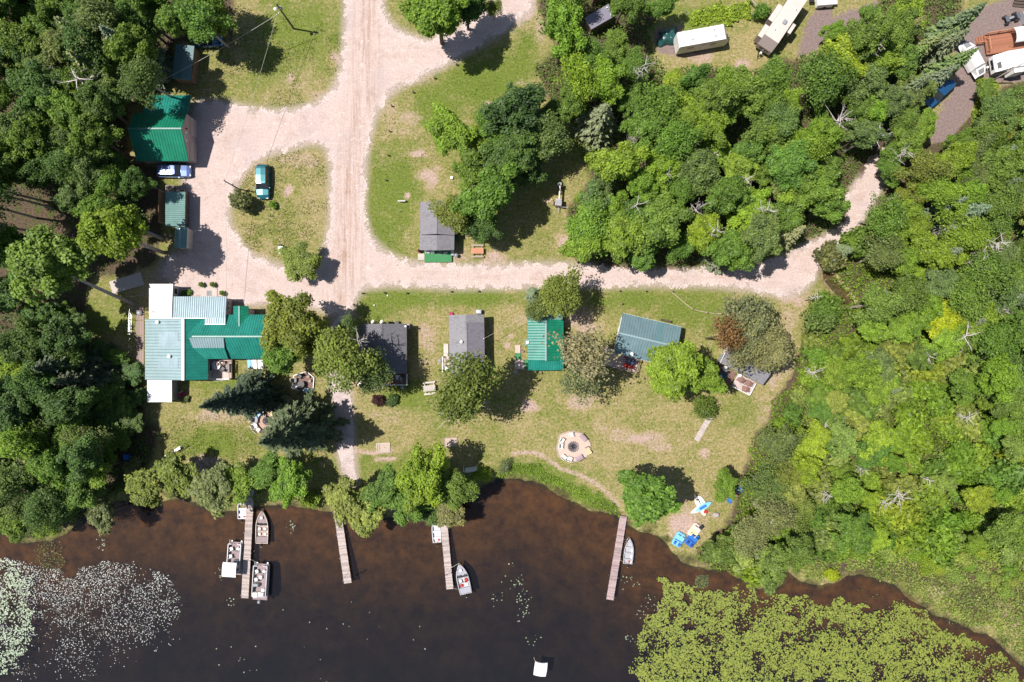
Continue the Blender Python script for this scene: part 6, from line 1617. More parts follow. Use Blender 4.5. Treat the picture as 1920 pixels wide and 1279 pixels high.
# ------------------------------------------------------------------ cars
def loft(mb, secs, mi=0, caps=True):
    n = len(secs[0]); o = []
    vs = [p for s in secs for p in s]; fs = []
    for i in range(len(secs) - 1):
        for k in range(n):
            j = (k + 1) % n
            fs.append((i * n + k, i * n + j, (i + 1) * n + j, (i + 1) * n + k))
    if caps:
        fs.append(tuple(range(n - 1, -1, -1))); fs.append(tuple(range((len(secs) - 1) * n, len(secs) * n)))
    mb.add(vs, fs, mi)
def car(label, p, rz, paint, L=4.8, W=1.82, roof_h=1.72, wag=True, cat='car', name='parked_car'):
    t_ = thing(name, label, cat, p, rz)
    hl = L / 2; w = W / 2
    def sec(x, hw, z0, z1, inset=.14): return [(x, -hw * .9, z0), (x, hw * .9, z0), (x, hw, z0 + .16), (x, hw, z1 - .13), (x, hw - inset, z1), (x, 0, z1 + .035), (x, -hw + inset, z1), (x, -hw, z1 - .13), (x, -hw, z0 + .16)]
    mb = MB()
    loft(mb, [sec(-hl, w * .80, .42, .86, .1), sec(-hl + .10, w * .93, .32, .98), sec(-hl + .5, w, .26, 1.03), sec(0, w, .25, 1.02), sec(hl - 1.35, w, .26, 1.0), sec(hl - .55, w * .97, .27, .90), sec(hl - .15, w * .88, .30, .76), sec(hl, w * .68, .42, .62, .1)])
    mb.build('body', paint, t_, smooth=False)
    xb, xf = (-hl + .22, hl - 1.30) if wag else (-hl + .95, hl - 1.35)
    tb, tf = (xb + .35, xf - .85) if wag else (xb + .65, xf - .85)
    zb = .995; zt = roof_h - .07; wb, wt = w * .90, w * .70
    B = lambda x, s: (x, s * wb, zb); Tp = lambda x, s: (x, s * wt, zt)
    def pane(name, pts, m=M_GLASS):
        mb = MB(); pts = [Vector(q) for q in pts]; c_ = sum(pts, Vector()) / len(pts); nrm = (pts[1] - pts[0]).cross(pts[2] - pts[0]).normalized()
        if nrm.dot(c_ - Vector(((xb + xf) / 2, 0, zb))) < 0: pts.reverse(); nrm = -nrm
        k = len(pts); mb.add(pts + [q - nrm * .03 for q in pts], [tuple(range(k)), tuple(range(2 * k - 1, k - 1, -1))] + [((i + 1) % k, i, k + i, k + (i + 1) % k) for i in range(k)])
        return mb.build(name, m, t_)
    pane('windscreen', [B(xf, -1), B(xf, 1), Tp(tf, 1), Tp(tf, -1)]); pane('rear_window', [B(xb, 1), B(xb, -1), Tp(tb, -1), Tp(tb, 1)])
    for s in (-1, 1): pane('side_window', [B(xb + .02, s), B(xf - .02, s), Tp(tf - .01, s), Tp(tb + .01, s)])
    mb = MB(); rs = lambda x, hw, dz: [(x, -hw, zt - .01), (x, hw, zt - .01), (x, hw * .96, zt + .035 + dz), (x, 0, zt + .06 + dz), (x, -hw * .96, zt + .035 + dz)]
    loft(mb, [rs(tb - .1, wt * .93, -.02), rs(tb + .2, wt * 1.04, 0), rs((tb + tf) / 2, wt * 1.05, .015), rs(tf - .2, wt * 1.04, 0), rs(tf + .08, wt * .92, -.02)]); mb.build('roof', paint, t_)
    for sx in (-1, 1):
        for sy in (-1, 1):
            x = sx * (hl - .92); wh = MB().tube([(x, sy * (w - .24), .34), (x, sy * (w + .012), .34)], .34, 16).build('wheel', M_TIRE, t_); MB().tube([(x, sy * (w - .05), .34), (x, sy * (w + .02), .34)], .2, 12).build('rim', M_STEEL, wh)
    for s in (-1, 1):
        MB().box((hl - .14, s * w * .62, .70), (.2, .34, .13), s * -.25).build('headlight', M_LAMP, t_); MB().box((-hl + .03, s * w * .72, .80), (.1, .2, .3)).build('tail_light', M_TAIL, t_); MB().rbox((xf - .25, s * (w + .1), 1.05), (.15, .2, .13), .03).build('mirror', paint, t_)
    return t_
car('teal sport utility car parked on the grass island', P(496.5, 343), -math.pi / 2, M_TEALP, 5.0, 1.95)
car('blue car with dark windscreen parked just below the garage', P(331, 323), 0, M_BLUEP, 4.9, 1.85, 1.5)
car('blue van parked under the trees at upper right', P(1754, 178), math.radians(-136), M_DBLUEP, 5.0, 1.95, 1.85, cat='van')
car('blue car mostly hidden by trees at upper left', P(394, 81), .05, M_DBLUEP, 4.2, 1.7, 1.45, False)
# ------------------------------------------------------------------ camper trailers
def camper(label, p, rz, L, W, Hh, roofm, skin, slides=(), ac=(), group=None, cap=.6):
    """long axis x, hitch at +x"""
    t_ = thing('camper_trailer', label, 'camper', p, rz)
    hl, hw = L / 2, W / 2; zb = .55; mb = MB()
    prof = [(-hl, zb), (hl - .25, zb), (hl, zb + .5), (hl, Hh - 1.1), (hl - cap, Hh - .02), (-hl + .1, Hh - .02), (-hl, Hh - .15)]
    n = len(prof); mb.add([(x, -hw, z) for x, z in prof] + [(x, hw, z) for x, z in prof], [tuple(range(n)), tuple(range(2 * n - 1, n - 1, -1))] + [((i + 1) % n, i, n + i, n + (i + 1) % n) for i in range(n)]); mb.build('body', skin, t_)
    MB().box((-cap / 2 + .02, 0, Hh + .015), (L - cap - .1, W - .02, .06)).build('roof', roofm, t_)
    MB().box((hl - .012, 0, Hh - 1.55), (.06, W * .6, .5)).build('front_window', M_GLASS, t_)
    for s in (-1, 1):
        for x in (-L * .25, L * .2): MB().box((x, s * (hw + .004), 1.95), (.9, .04, .55)).build('window', M_GLASS, t_)
        for x in (-.55, .35): MB().tube([(x, s * (hw - .25), .36), (x, s * (hw - .02), .36)], .36, 14).build('wheel', M_TIRE, t_)
    MB().box((L * .02, -(hw + .006), 1.5), (.65, .05, 1.8)).build('door', skin, t_)
    for x, y, s in ac: MB().rbox((x, y, Hh + .14), (.7 * s, .6 * s, .25), .1).build('roof_vent', M_GREYP if s > .9 else M_WHITE, t_)
    for x, l, s, d_ in slides: sl = MB().box((x, s * (hw + d_ / 2), 1.65), (l, d_ - .01, 1.9)).build('slide_out', skin, t_); MB().box((x, s * (hw + d_ / 2), 2.63), (l + .06, d_ - .02, .05)).build('slide_roof', roofm, sl)
    mb = MB(); mb.tube([(hl - .2, .5, .55), (hl + .9, 0, .5)], .05, 5); mb.tube([(hl - .2, -.5, .55), (hl + .9, 0, .5)], .05, 5); mb.build('hitch', M_BLACK, t_)
    MB().tube([(hl + .25, 0, .55), (hl + .25, 0, 1.0)], .16, 10).build('gas_bottle', M_WHITE, t_)
    return t_
q = P(1321, 70, 0); camper('white camper trailer with shiny roof beside the green tarp heap', P(1319.5, 66.5, 3.0).xy.to_3d() , math.radians(10.3), 7.3, 2.15, 3.0, M_TRAILW, M_TRAILW, ac=((-1.7, -.1, .8), (1.5, .5, .45), (1.6, -.4, .45)))
pc = P(1470.5, 37, 3.1); camper('beige camper trailer with slide outs at the top edge', (pc.x, pc.y, 0), math.radians(-123.8), 8.6, 2.35, 3.1, M_TRAILB, M_TRAILT, slides=((-.4, 2.6, -1, .75), (2.7, 1.9, -1, .7), (.2, 1.5, 1, .7)), ac=((.3, .25, 1.0), (2.0, -.3, .4), (-2.0, .6, .4)), cap=1.0)
pc = P(1932, 105, 3.1); tw = camper('white travel trailer with dark swoosh beside the terracotta deck at the right edge', (pc.x, pc.y, 0), math.radians(189), 8.8, 2.4, 3.1, M_TRAILW, M_TRAILW, ac=((0, .3, .5), (2.4, -.2, .5)), slides=((1.4, 1.6, 1, .7),), cap=1.5)
mb = MB(); mb.box((3.3, 1.215, 1.3), (2.0, .03, .9)); mb.box((3.95, 0.4, 2.35), (.06, .9, .5), 0, tilt=('Y', -.9)); mb.build('swoosh', M_BLACK, tw)
t_ = thing('terracotta_deck', 'terracotta boarded deck with railings and stairs by the white travel trailer', 'deck', P(1878, 82), math.radians(9))
MB().box((0, 0, .52), (5.6, 2.9, .12)).build('floor', M_PLANKT, t_); railing(t_, (-2.75, 1.4, 0), (2.8, 1.4, 0), z=.58, m=M_ORWOOD); railing(t_, (-2.75, -1.0, 0), (-2.75, .9, 0), z=.58, m=M_ORWOOD)
mb = MB()
for k in range(3): mb.box((-3.0 - .28 * k, 1.0 - .04 * k, .42 - k * .14), (.3, 1.0, .06))
mb.build('stairs', M_PLANKT, t_); railing(t_, (-3.0, .4, 0), (-3.9, .4, 0), h=.8, z=.2, m=M_ORWOOD)
for sx in (-2.6, 0, 2.6):
    for sy in (-1.3, 1.3): MB().box((sx, sy, .23), (.12, .12, .46)).build('post', M_WOOD, t_)
t_ = thing('awning', 'rounded white awning over the terracotta deck', 'awning', P(1905, 74, 0), math.radians(9))
mb = MB(); n = 10; L = 3.6; R_ = 1.1
pr = [(R_ * math.cos(math.pi * k / n), 2.0 + .55 * math.sin(math.pi * k / n)) for k in range(n + 1)]
mb.add([(-L / 2, y, z) for y, z in pr] + [(L / 2, y, z) for y, z in pr] + [(-L / 2, y * .97, z - .04) for y, z in pr] + [(L / 2, y * .97, z - .04) for y, z in pr],
    [(k, n + 1 + k, n + 2 + k, k + 1) for k in range(n)] + [(2 * n + 2 + k + 1, 3 * n + 3 + k + 1, 3 * n + 3 + k, 2 * n + 2 + k) for k in range(n)]); mb.build('canopy', M_CANVAS, t_)
for sx in (-1, 1):
    for sy in (-1, 1): MB().tube([(sx * 1.7, sy * 1.05, .58), (sx * 1.7, sy * 1.05, 2.0)], .03, 6).build('pole', M_STEEL, t_)
# pop up tent trailer
t_ = thing('tent_trailer', 'white pop up tent trailer standing open among spruces', 'tent trailer', P(1813, 118), math.radians(-62))
MB().rbox((0, 0, .75), (3.0, 1.9, .6), .08).build('box', M_TRAILW, t_)
mb = MB(); zr_ = 2.35
mb.add([(-1.5, -.95, 1.06), (1.5, -.95, 1.06), (1.5, .95, 1.06), (-1.5, .95, 1.06), (-1.3, -.75, 2.0), (1.3, -.75, 2.0), (1.3, .75, 2.0), (-1.3, .75, 2.0), (-1.25, 0, zr_), (1.25, 0, zr_)], [(0, 1, 5, 4), (2, 3, 7, 6), (4, 5, 9, 8), (6, 7, 8, 9), (1, 2, 6, 9, 5), (3, 0, 4, 8, 7), (0, 3, 2, 1)]); mb.build('canvas', M_CANVAS, t_)
for s in (-1, 1):
    mb = MB(); mb.add([(s * 1.52, -.9, 1.02), (s * 2.7, -.85, 1.02), (s * 2.7, .85, 1.02), (s * 1.52, .9, 1.02), (s * 1.52, -.8, 1.9), (s * 1.52, .8, 1.9), (s * 2.6, -.6, 1.35), (s * 2.6, .6, 1.35)], [(0, 1, 6, 4), (2, 3, 5, 7), (4, 6, 7, 5), (1, 2, 7, 6), (0, 3, 2, 1), (0, 4, 5, 3)]); w_ = mb.build('canvas_wing', M_CANVAS, t_)
    mb = MB(); mb.slab([(s * 1.8, -.45, 1.84), (s * 2.4, -.4, 1.53), (s * 2.4, .4, 1.53), (s * 1.8, .45, 1.84)][::s], .02); mb.build('mesh_panel', M_GREYFAB, w_)
    MB().tube([(0, s * .75, .3), (0, s * .93, .3)], .3, 12).build('wheel', M_TIRE, t_)
# tarp heap
t_ = thing('tarp_heap', 'crumpled dark green tarp over a heap beside the white camper', 'tarp', P(1253, 71), .2)
rg = np.random.default_rng(5); n = 26
ua = np.linspace(-1, 1, n); U, V_ = np.meshgrid(ua, ua)
ol = 1 - .18 * np.sin(np.arctan2(V_, U) * 3 + .6) - .08 * np.sin(np.arctan2(V_, U) * 5)
R2 = np.maximum(np.abs(U) ** 2.6, np.abs(V_) ** 2.6) ** (1 / 2.6)
hgt = 1.25 * np.clip(1 - R2 ** 2.2, 0, 1) ** .6 * (.62 + .55 * fbm(U * 1.8 + 3, V_ * 1.8 + 3, 4)) + .03
hgt -= .12 * np.abs(np.sin(U * 4 + V_ * 3)) * (1 - R2 * .8).clip(0, 1)
id_ = np.arange(n * n).reshape(n, n)
me = np_mesh('cover', np.stack([U * 1.5 * ol, V_ * 1.25 * ol, hgt.clip(.02)], -1).reshape(-1, 3), np.stack([id_[:-1, :-1], id_[:-1, 1:], id_[1:, 1:], id_[1:, :-1]], -1).reshape(-1, 4), M_TARP); link_mesh('cover', me, t_)
MB().box((0, 0, .25), (1.3, 1.1, .45)).build('crates', M_DWOOD, t_)
# off-road quad, stairs, corner trailer, white utility trailer
t_ = thing('quad_bike', 'dark quad bike parked in the dirt at the top right', 'quad bike', P(1892, 37), .35)
MB().rbox((0, 0, .62), (1.5, .5, .28), .1).build('body', M_BLACK, t_); MB().rbox((-.2, 0, .82), (.7, .34, .14), .06).build('seat', M_GREYP, t_)
for x in (-.85, .85): MB().box((x, 0, .84), (.5, .85, .03)).build('rack', M_STEEL, t_)
mb = MB(); mb.tube([(.35, -.4, 1.05), (.45, 0, 1.0), (.35, .4, 1.05)], .025, 6); mb.build('handlebar', M_BLACK, t_)
for sx in (-1, 1):
    for sy in (-1, 1): MB().tube([(sx * .75, sy * .36, .3), (sx * .75, sy * .66, .3)], .31, 14).build('wheel', M_TIRE, t_)
t_ = thing('wooden_stairs', 'dark wooden stairs cut by the top right corner', 'stairs', P(1912, 6), -.1)
mb = MB()
for k in range(4): mb.box((0, -.5 + k * .35, .15 + k * .17), (2.2, .33, .06))
mb.build('treads', M_DWOOD, t_)
for s in (-1, 1): MB().box((s * 1.0, 0, .24), (.08, 1.7, .1), tilt=('X', .44)).build('stringer', M_DWOOD, t_)
t_ = thing('storage_box', 'grey lidded storage box at the right edge beside the quad bike', 'box', P(1921, 36), .3); MB().rbox((0, 0, .5), (1.5, 1.6, 1.0), .06).build('body', M_GREYSIDE, t_); MB().rbox((0, 0, 1.04), (1.6, 1.7, .08), .03).build('lid', M_GREYSIDE, t_)
t_ = thing('utility_trailer', 'white box trailer with a motor at the top edge right of the beige camper', 'trailer', P(1541, 7), .08)
MB().rbox((0, 0, .85), (2.4, 1.6, .9), .08).build('box', M_TRAILW, t_); MB().box((1.5, 0, .6), (.8, 1.1, .3)).build('tail', M_TRAILW, t_)
for s in (-1, 1): MB().tube([(.1, s * .6, .32), (.1, s * .82, .32)], .32, 12).build('wheel', M_TIRE, t_)
mb = MB(); mb.tube([(-1.2, 0, .5), (-2.1, 0, .5)], .06, 6); mb.box((-1.75, .25, .62), (.6, .5, .35)); mb.build('motor', M_BLACK, t_)
t_ = thing('gas_cylinder', 'silver gas cylinder on bare soil between spruces at top right', 'gas cylinder', P(1771, 37)); MB().tube([(0, 0, 0), (0, 0, .55), (0, 0, .7)], [.2, .2, .09], 12).build('body', M_STEEL, t_); MB().cyl((0, 0, .7), .06, .1, 8).build('valve', M_STEEL, t_)
# ------------------------------------------------------------------ log splitter
t_ = thing('log_splitter', 'greyish log splitter with long pale beam on worn ground left of the middle wood', 'log splitter', P(1046, 383), math.radians(86))
MB().rbox((0, 0, .95), (1.0, .95, 1.3), .06).build('engine_box', pmat('mauve_steel', (0.44, 0.37, 0.40), .6, var=.2), t_); MB().box((0, 0, 1.63), (.6, .9, .05), .2).build('cover', M_GREYP, t_)
MB().box((1.35, -.05, 1.35), (2.1, .2, .25)).build('beam', M_CREAM, t_); MB().box((2.6, .05, 1.3), (.5, .6, .5)).build('head', M_GREYP, t_); MB().box((2.35, -.1, .6), (.1, .9, 1.2)).build('stand', M_DWOOD, t_)
for s in (-1, 1): MB().tube([(0, s * .45, .28), (0, s * .62, .28)], .28, 12).build('wheel', M_TIRE, t_)
MB().box((-.85, -.1, .6), (.9, .08, .08)).build('drawbar', M_STEEL, t_); MB().box((-.55, -.9, .9), (.08, 1.1, .08)).build('lever', M_STEEL, t_)
t_ = thing('firewood_heap', 'heap of pale split logs left of the log splitter', 'firewood', P(1027, 377)); rg_ = random.Random(4); mb = MB()
for k in range(26):
    a = rg_.uniform(0, 3.14); c_ = Vector((rg_.uniform(-.8, .8), rg_.uniform(-.25, .25), .08 + .1 * (k % 3))); d_ = Vector((math.cos(a), math.sin(a), .05)) * .22; mb.tube([c_ - d_, c_ + d_], .075, 5)
mb.build('logs', M_SPLIT, t_)
# ------------------------------------------------------------------ fire places
t_ = thing('fire_patio', 'eight sided pinkish paved fire patio on the lawn with grey edging', 'patio', P(1076, 837))
oc = [(1069, 808), (1093, 813), (1107, 831), (1107, 842), (1099, 858), (1073, 867), (1049, 858), (1043, 842), (1049, 815)]
pts = [(P(u, v) - t_.location) for u, v in oc]
mb = MB(); mb.prism([(p.x, p.y) for p in pts], .0, .07); mb.build('paving', M_PAVER, t_)
mb = MB()
for i in range(len(pts)):
    a, b_ = pts[i], pts[(i + 1) % len(pts)]; d_ = b_ - a; m_ = a.lerp(b_, .5); mb.box((m_.x, m_.y, .065), (d_.length - .05, .18, .13), math.atan2(d_.y, d_.x))
mb.build('edging', M_WOOD, t_)
def fire_ring(label, p, r, n=16):
    t_ = thing('fire_ring', label, 'fire ring', p); MB().cyl((0, 0, .01), r * .92, .04, 20).build('ash_bed', M_ASH, t_)
    for k in range(n):
        a = 2 * math.pi * k / n; s = r * 5.6 / n; o = MB().rbox((r * math.cos(a), r * math.sin(a), .13), (s * rnd.uniform(.75, 1.0), s * .85, .22 + rnd.uniform(0, .08)), .07, a + math.pi / 2).build('stone', M_STONE, t_)
    mb = MB()
    for k in range(4): a = k * .8 + .3; d_ = Vector((math.cos(a), math.sin(a), 0)) * r * .55; mb.tube([-d_ + Vector((0, 0, .1)), d_ + Vector((0, 0, .16))], .06, 5)
    mb.build('charred_logs', M_BLACK, t_)
    return t_
fire_ring('round stone fire ring in the centre of the paved patio', P(1074, 837.5, .075), .72)
ctr_ = P(1074, 837)
for (u, v, l) in ((1070, 815, 'white chair at the top of the paved fire patio'), (1054, 825, 'white chair at the upper left of the paved fire patio'), (1052, 835.5, 'white chair at the left of the paved fire patio'), (1057, 856, 'white chair at the lower left of the paved fire patio'), (1067.5, 859, 'white chair at the bottom of the paved fire patio')):
    p = P(u, v, .075); chair('patio_chair', l, p, math.atan2(ctr_.y - p.y, ctr_.x - p.x), M_SEATW, 'white chairs round the fire patio')
M_MAUVE = pmat('mauve_boards', (0.42, 0.32, 0.36), .8, var=.2)
for (u, v, l) in ((1092, 821, 'mauve wooden bench at the upper right of the paved fire patio'), (1085, 857, 'mauve wooden bench at the lower right of the paved fire patio')):
    p = P(u, v, .075); bench(l, p, math.atan2(ctr_.y - p.y, ctr_.x - p.x) - math.pi / 2, M_MAUVE, 1.1)
t_ = thing('firewood_stack', 'pale split firewood stacked at the right edge of the paved fire patio', 'firewood', P(1103, 845, .05), .5); wood_pile(t_, 1.1, .7, .55, pmat('fresh_firewood', (0.72, 0.60, 0.38), .85, var=.3, scale=9), 8); MB().box((0, .62, .3), (.5, .06, .6)).build('end_board', M_WOOD, t_)
# second fire place with coloured chairs
t_ = thing('fire_circle', 'round reddish gravel fire circle between the two very tall spruces', 'patio', P(499, 789)); MB().cyl((0, 0, 0), 1.75, .05, 28).build('gravel', pmat('red_gravel', (0.50, 0.33, 0.27), .95, var=.3, scale=8, bump=.5), t_); mb = MB()
for k in range(22): a = k * 2 * math.pi / 22; mb.rbox((1.78 * math.cos(a), 1.78 * math.sin(a), .06), (.42, .2, .14), .05, a + math.pi / 2)
mb.build('edging', M_STONE, t_)
fire_ring('stone fire ring in the reddish gravel circle', P(500, 789, .05), .55, 14); ctr_ = P(499, 789)
for (u, v, l, m) in ((485, 777, 'blue and white chair at the upper left of the gravel fire circle', M_LBLUE), (497, 769, 'white chair at the top of the gravel fire circle', M_WHITE), (514, 776, 'yellow chair at the upper right of the gravel fire circle', M_YELLOW), (481, 787, 'pale blue grey chair at the left of the gravel fire circle', M_GREYSIDE), (480, 798, 'white chair at the lower left of the gravel fire circle', M_WHITE), (485, 805, 'pinkish white chair at the bottom of the gravel fire circle', M_CREAM)):
    p = P(u, v, .05); chair('lawn_chair', l, p, math.atan2(ctr_.y - p.y, ctr_.x - p.x), m, w=.66)
# brown hexagon deck
t_ = thing('hexagon_deck', 'brown six sided deck with white edge in the spruce shade below the lodge trees', 'deck', P(569, 717)); hx = [(576, 696.5), (589.5, 708), (588, 729), (570, 738.5), (550.5, 726), (552, 704)]
pts = [(P(u, v) - t_.location) for u, v in hx]; mb = MB(); mb.prism([(p.x, p.y) for p in pts], .05, .25); mb.build('floor', M_PLANKB, t_); mb = MB()
for i in range(6):
    a, b_ = pts[i], pts[(i + 1) % 6]; d_ = b_ - a; m_ = a.lerp(b_, .5); mb.box((m_.x, m_.y, .21), (d_.length, .1, .16), math.atan2(d_.y, d_.x))
mb.build('edging', M_WHITE, t_)
for (u, v, l, m, a) in ((563, 705, 'dark chair at the top of the brown hexagon deck', M_BLACK, -2.2), (554, 713, 'grey chair at the left of the brown hexagon deck', M_GREYFAB, 0), (556, 724, 'white chair at the lower left of the brown hexagon deck', M_WHITE, .5)): chair('deck_chair', l, P(u, v, .25), a, m)
for (u, v, l) in ((579, 706, 'upper grey stump stool on the brown hexagon deck'), (582, 714, 'lower grey stump stool on the brown hexagon deck')): tag(MB().cyl((0, 0, 0), .2, .4, 12).build('stool', M_WOOD, None, P(u, v, .25)), l, 'stool')
tag(MB().rbox((0, 0, .2), (.85, .5, .4), .06, .3).build('cooler', M_LBLUE, None, P(575, 732, .25)), 'light blue cooler box at the bottom of the brown hexagon deck', 'cooler'); round_table('dark table in the middle of the brown hexagon deck', P(567, 720, .25), .5, M_BLACK)
bench('grey wooden swing seat in the trees below the right end of the lodge', P(543, 676), .95, M_WOOD, 1.5, 'garden_bench'); tag(MB().box((0, 0, .35), (1.2, .3, .06), .95).build('plank_table', M_PLANKW, None, P(545.5, 674)), 'narrow plank table beside the grey swing seat', 'table')
# a-frame swing, shaded shore bench
t_ = thing('swing_set', 'white swing frame casting a thin shadow on the left lawn', 'swing', P(333, 843), .55)
for s in (-1, 1):
    mb = MB(); mb.tube([(s * 1.3, -.35, 0), (s * 1.2, 0, 1.5)], .05, 6); mb.tube([(s * 1.3, .35, 0), (s * 1.2, 0, 1.5)], .05, 6); mb.build('leg', M_WHITE, t_)
MB().tube([(-1.35, 0, 1.5), (1.35, 0, 1.5)], .055, 6).build('top_bar', M_WHITE, t_); MB().box((.2, 0, .5), (1.0, .4, .05)).build('seat', M_WHITE, t_)
for s in (-.2, .6): MB().tube([(s, 0, .5), (s, 0, 1.5)], .015, 4).build('chain', M_STEEL, t_)
t_ = bench('white swing bench in tree shade near the lake edge', P(883, 878), .15, M_WHITE, 1.6, 'swing_bench')
mb = MB(); mb.tube([(-1.0, -.5, 0), (-.95, 0, 1.7), (-1.0, .5, 0)], .04, 5); mb.tube([(1.0, -.5, 0), (.95, 0, 1.7), (1.0, .5, 0)], .04, 5); mb.tube([(-1, 0, 1.7), (1, 0, 1.7)], .05, 6); mb.build('frame', M_WHITE, t_)
# horseshoe pits
for (u, v, l) in ((719, 839, 'left sand pit with pale frame on the lower lawn'), (845.5, 829, 'right sand pit with grey frame on the lower lawn')):
    t_ = thing('horseshoe_pit', l, 'sand pit', P(u, v), .06); MB().box((0, 0, .03), (1.7, 1.15, .05)).build('sand', M_SANDP, t_); mb = MB(); m_ = M_PLANKW if u < 800 else M_WOOD
    for s in (-1, 1): mb.box((0, s * .63, .07), (1.98, .1, .14)); mb.box((s * .94, 0, .07), (.1, 1.155, .14))
    mb.build('frame', m_, t_); MB().tube([(.1, 0, 0), (.1, 0, .45)], .025, 6).build('stake', M_STEEL, t_)
    if u < 800: MB().box((-.6, 0, .062), (.2, 1.1, .03)).build('foot_board', M_WOOD, t_)
# ------------------------------------------------------------------ posts along the lane
proto = None
POSTS = [(894,93,'upper lawn'),(856,122,'upper lawn'),(815,147.5,'upper lawn'),(775,174,'upper lawn'),(735,199.5,'upper lawn'),(731,247,'upper lawn'),(728,292,'upper lawn'),(724,338.5,'upper lawn'),(680,550,'lower lawn'),(721,549,'lower lawn'),(763,550,'lower lawn'),(846,547,'lower lawn'),(897,546.5,'lower lawn'),(1161,545.5,'lower lawn'),(1210,546,'lower lawn'),(1259,547,'lower lawn'),(1165,570,'lower lawn'),(1298,579.5,'rope'),(1325,586,'rope'),(1352,588,'rope')]
lab = {'upper lawn': 'short dark wooden post in the row curving along the upper lawn', 'lower lawn': 'short dark wooden post in the row along the lower lawn by the straight lane', 'rope': 'short wooden post carrying rope above the slate roofed cabin'}
grp = {'upper lawn': 'posts curving along the upper lawn', 'lower lawn': 'posts along the lower lawn', 'rope': 'rope fence posts'}
for u, v, w_ in POSTS:
    if proto is None:
        proto = thing('bollard', lab[w_], 'post', P(u, v), .1, grp[w_]); MB().tube([(0, 0, -.05), (0, 0, .62), (0, 0, .66)], [.13, .12, .08], 8).build('post', M_WOOD, proto); MB().cyl((0, 0, .665), .09, .03, 8).build('cap', M_DWOOD, proto)
    else: dup(proto, P(u, v), rnd.uniform(0, 6), lab[w_], grp[w_])
rp = thing('rope_fence', 'pale sagging rope strung between posts above the slate roofed cabin', 'rope', P(1259, 547)); mb = MB(); pp = [P(1259, 547, .55), P(1280, 565, .35), P(1298, 579.5, .55), P(1312, 583.5, .4), P(1325, 586, .55), P(1338, 588, .4), P(1352, 588, .55)]
mb.tube([p - rp.location for p in pp], .045, 6); mb.build('rope', M_ROPE, rp)
for u, v, l in ((727, 554.5, 'upper white ball marker on the lower lawn'), (702, 572.5, 'lower white ball marker on the lower lawn')): tag(MB().tube([(0, 0, 0), (0, 0, .05), (0, 0, .16), (0, 0, .22)], [.05, .12, .12, .04], 8).build('marker', M_WHITE, None, P(u, v)), l, 'marker')
t_ = thing('utility_box', 'pale green utility box beside the olive pine on the island', 'utility box', P(530, 470), .05); MB().rbox((0, 0, .45), (.75, 1.1, .9), .05).build('case', pmat('pale_green_box', (0.50, 0.60, 0.53), .5), t_); MB().box((0, -.56, .5), (.55, .03, .6)).build('door', M_GREYSIDE, t_); tag(MB().box((0, 0, .3), (.4, .3, .6)).build('meter_post', M_DWOOD, None, P(527, 461)), 'dark box just above the pale green utility box', 'box')
tag(MB().tube([(0, 0, 0), (0, 0, 1.1)], .05, 6).build('stake', M_DWOOD, None, P(549, 419)), 'thin dark stake on the grass island', 'stake'); tag(MB().tube([(0, 0, 0), (0, 0, .8)], .05, 6).build('stake', M_WOOD, None, P(509, 406)), 'pale stake lying left on the grass island', 'stake')
# ------------------------------------------------------------------ poles and wires
up = thing('utility_pole', 'dark utility pole with a white lamp leaning out over the top lawn', 'utility pole', P(551, 54)); MB().tube([(0, 0, -.1), (0, 0, 7.4)], [.14, .10], 8).build('pole', M_DWOOD, up)
MB().tube([(-.05, 0, 6.2), (-.55, -.25, 6.5)], .04, 6).build('arm', M_STEEL, up); MB().tube([(-.5, -.22, 6.62), (-.5, -.22, 6.45), (-.5, -.22, 6.3)], [.12, .26, .2], 12).build('lamp', M_WHITE, up); MB().cyl((.2, 0, 5.9), .18, .6, 10).build('transformer', M_GREYP, up)
p2 = thing('wire_pole', 'thin dark pole above the grey green bush on the island', 'pole', P(449, 355)); MB().tube([(0, 0, -.1), (0, 0, 5.4)], [.10, .07], 8).build('pole', M_DWOOD, p2); MB().tube([(-.15, .35, 5.0), (.1, -.2, 5.0)], .04, 6).build('arm', M_STEEL, p2); MB().cyl((.05, .1, 2.5), .1, .35, 8).build('meter', M_GREYP, p2)
def wire(lab, a, b_, sag, r=.03):
    t_ = thing('power_line', lab, 'cable', a); mb = MB(); pts = []
    for k in range(15): s = k / 14; q = a.lerp(b_, s); pts.append(q - a - Vector((0, 0, sag * 4 * s * (1 - s))))
    mb.tube(pts, r, 5); mb.build('cable', M_CABLE, t_); MB().tube([(0, 0, -.12), (0, 0, .12)], .06, 6).build('insulator', M_WHITE, t_)
wire('pale cable running from the utility pole down left towards the garage', P(523, 25, 6.6), P(272, 167, 3.0), .5, .028); wire('pale cable running down from the utility pole to the island pole', P(519, 28, 6.4), P(421, 342, 5.2), .5, .02); wire('thin cable between island pole and lodge', P(421, 343, 5.1), P(424, 560, 3.0), .4, .02); wire('thin wire from the middle grey cabin to the teal roofed cabin', P(907, 635, 3.9), P(989, 592, 3.0), .25, .02)
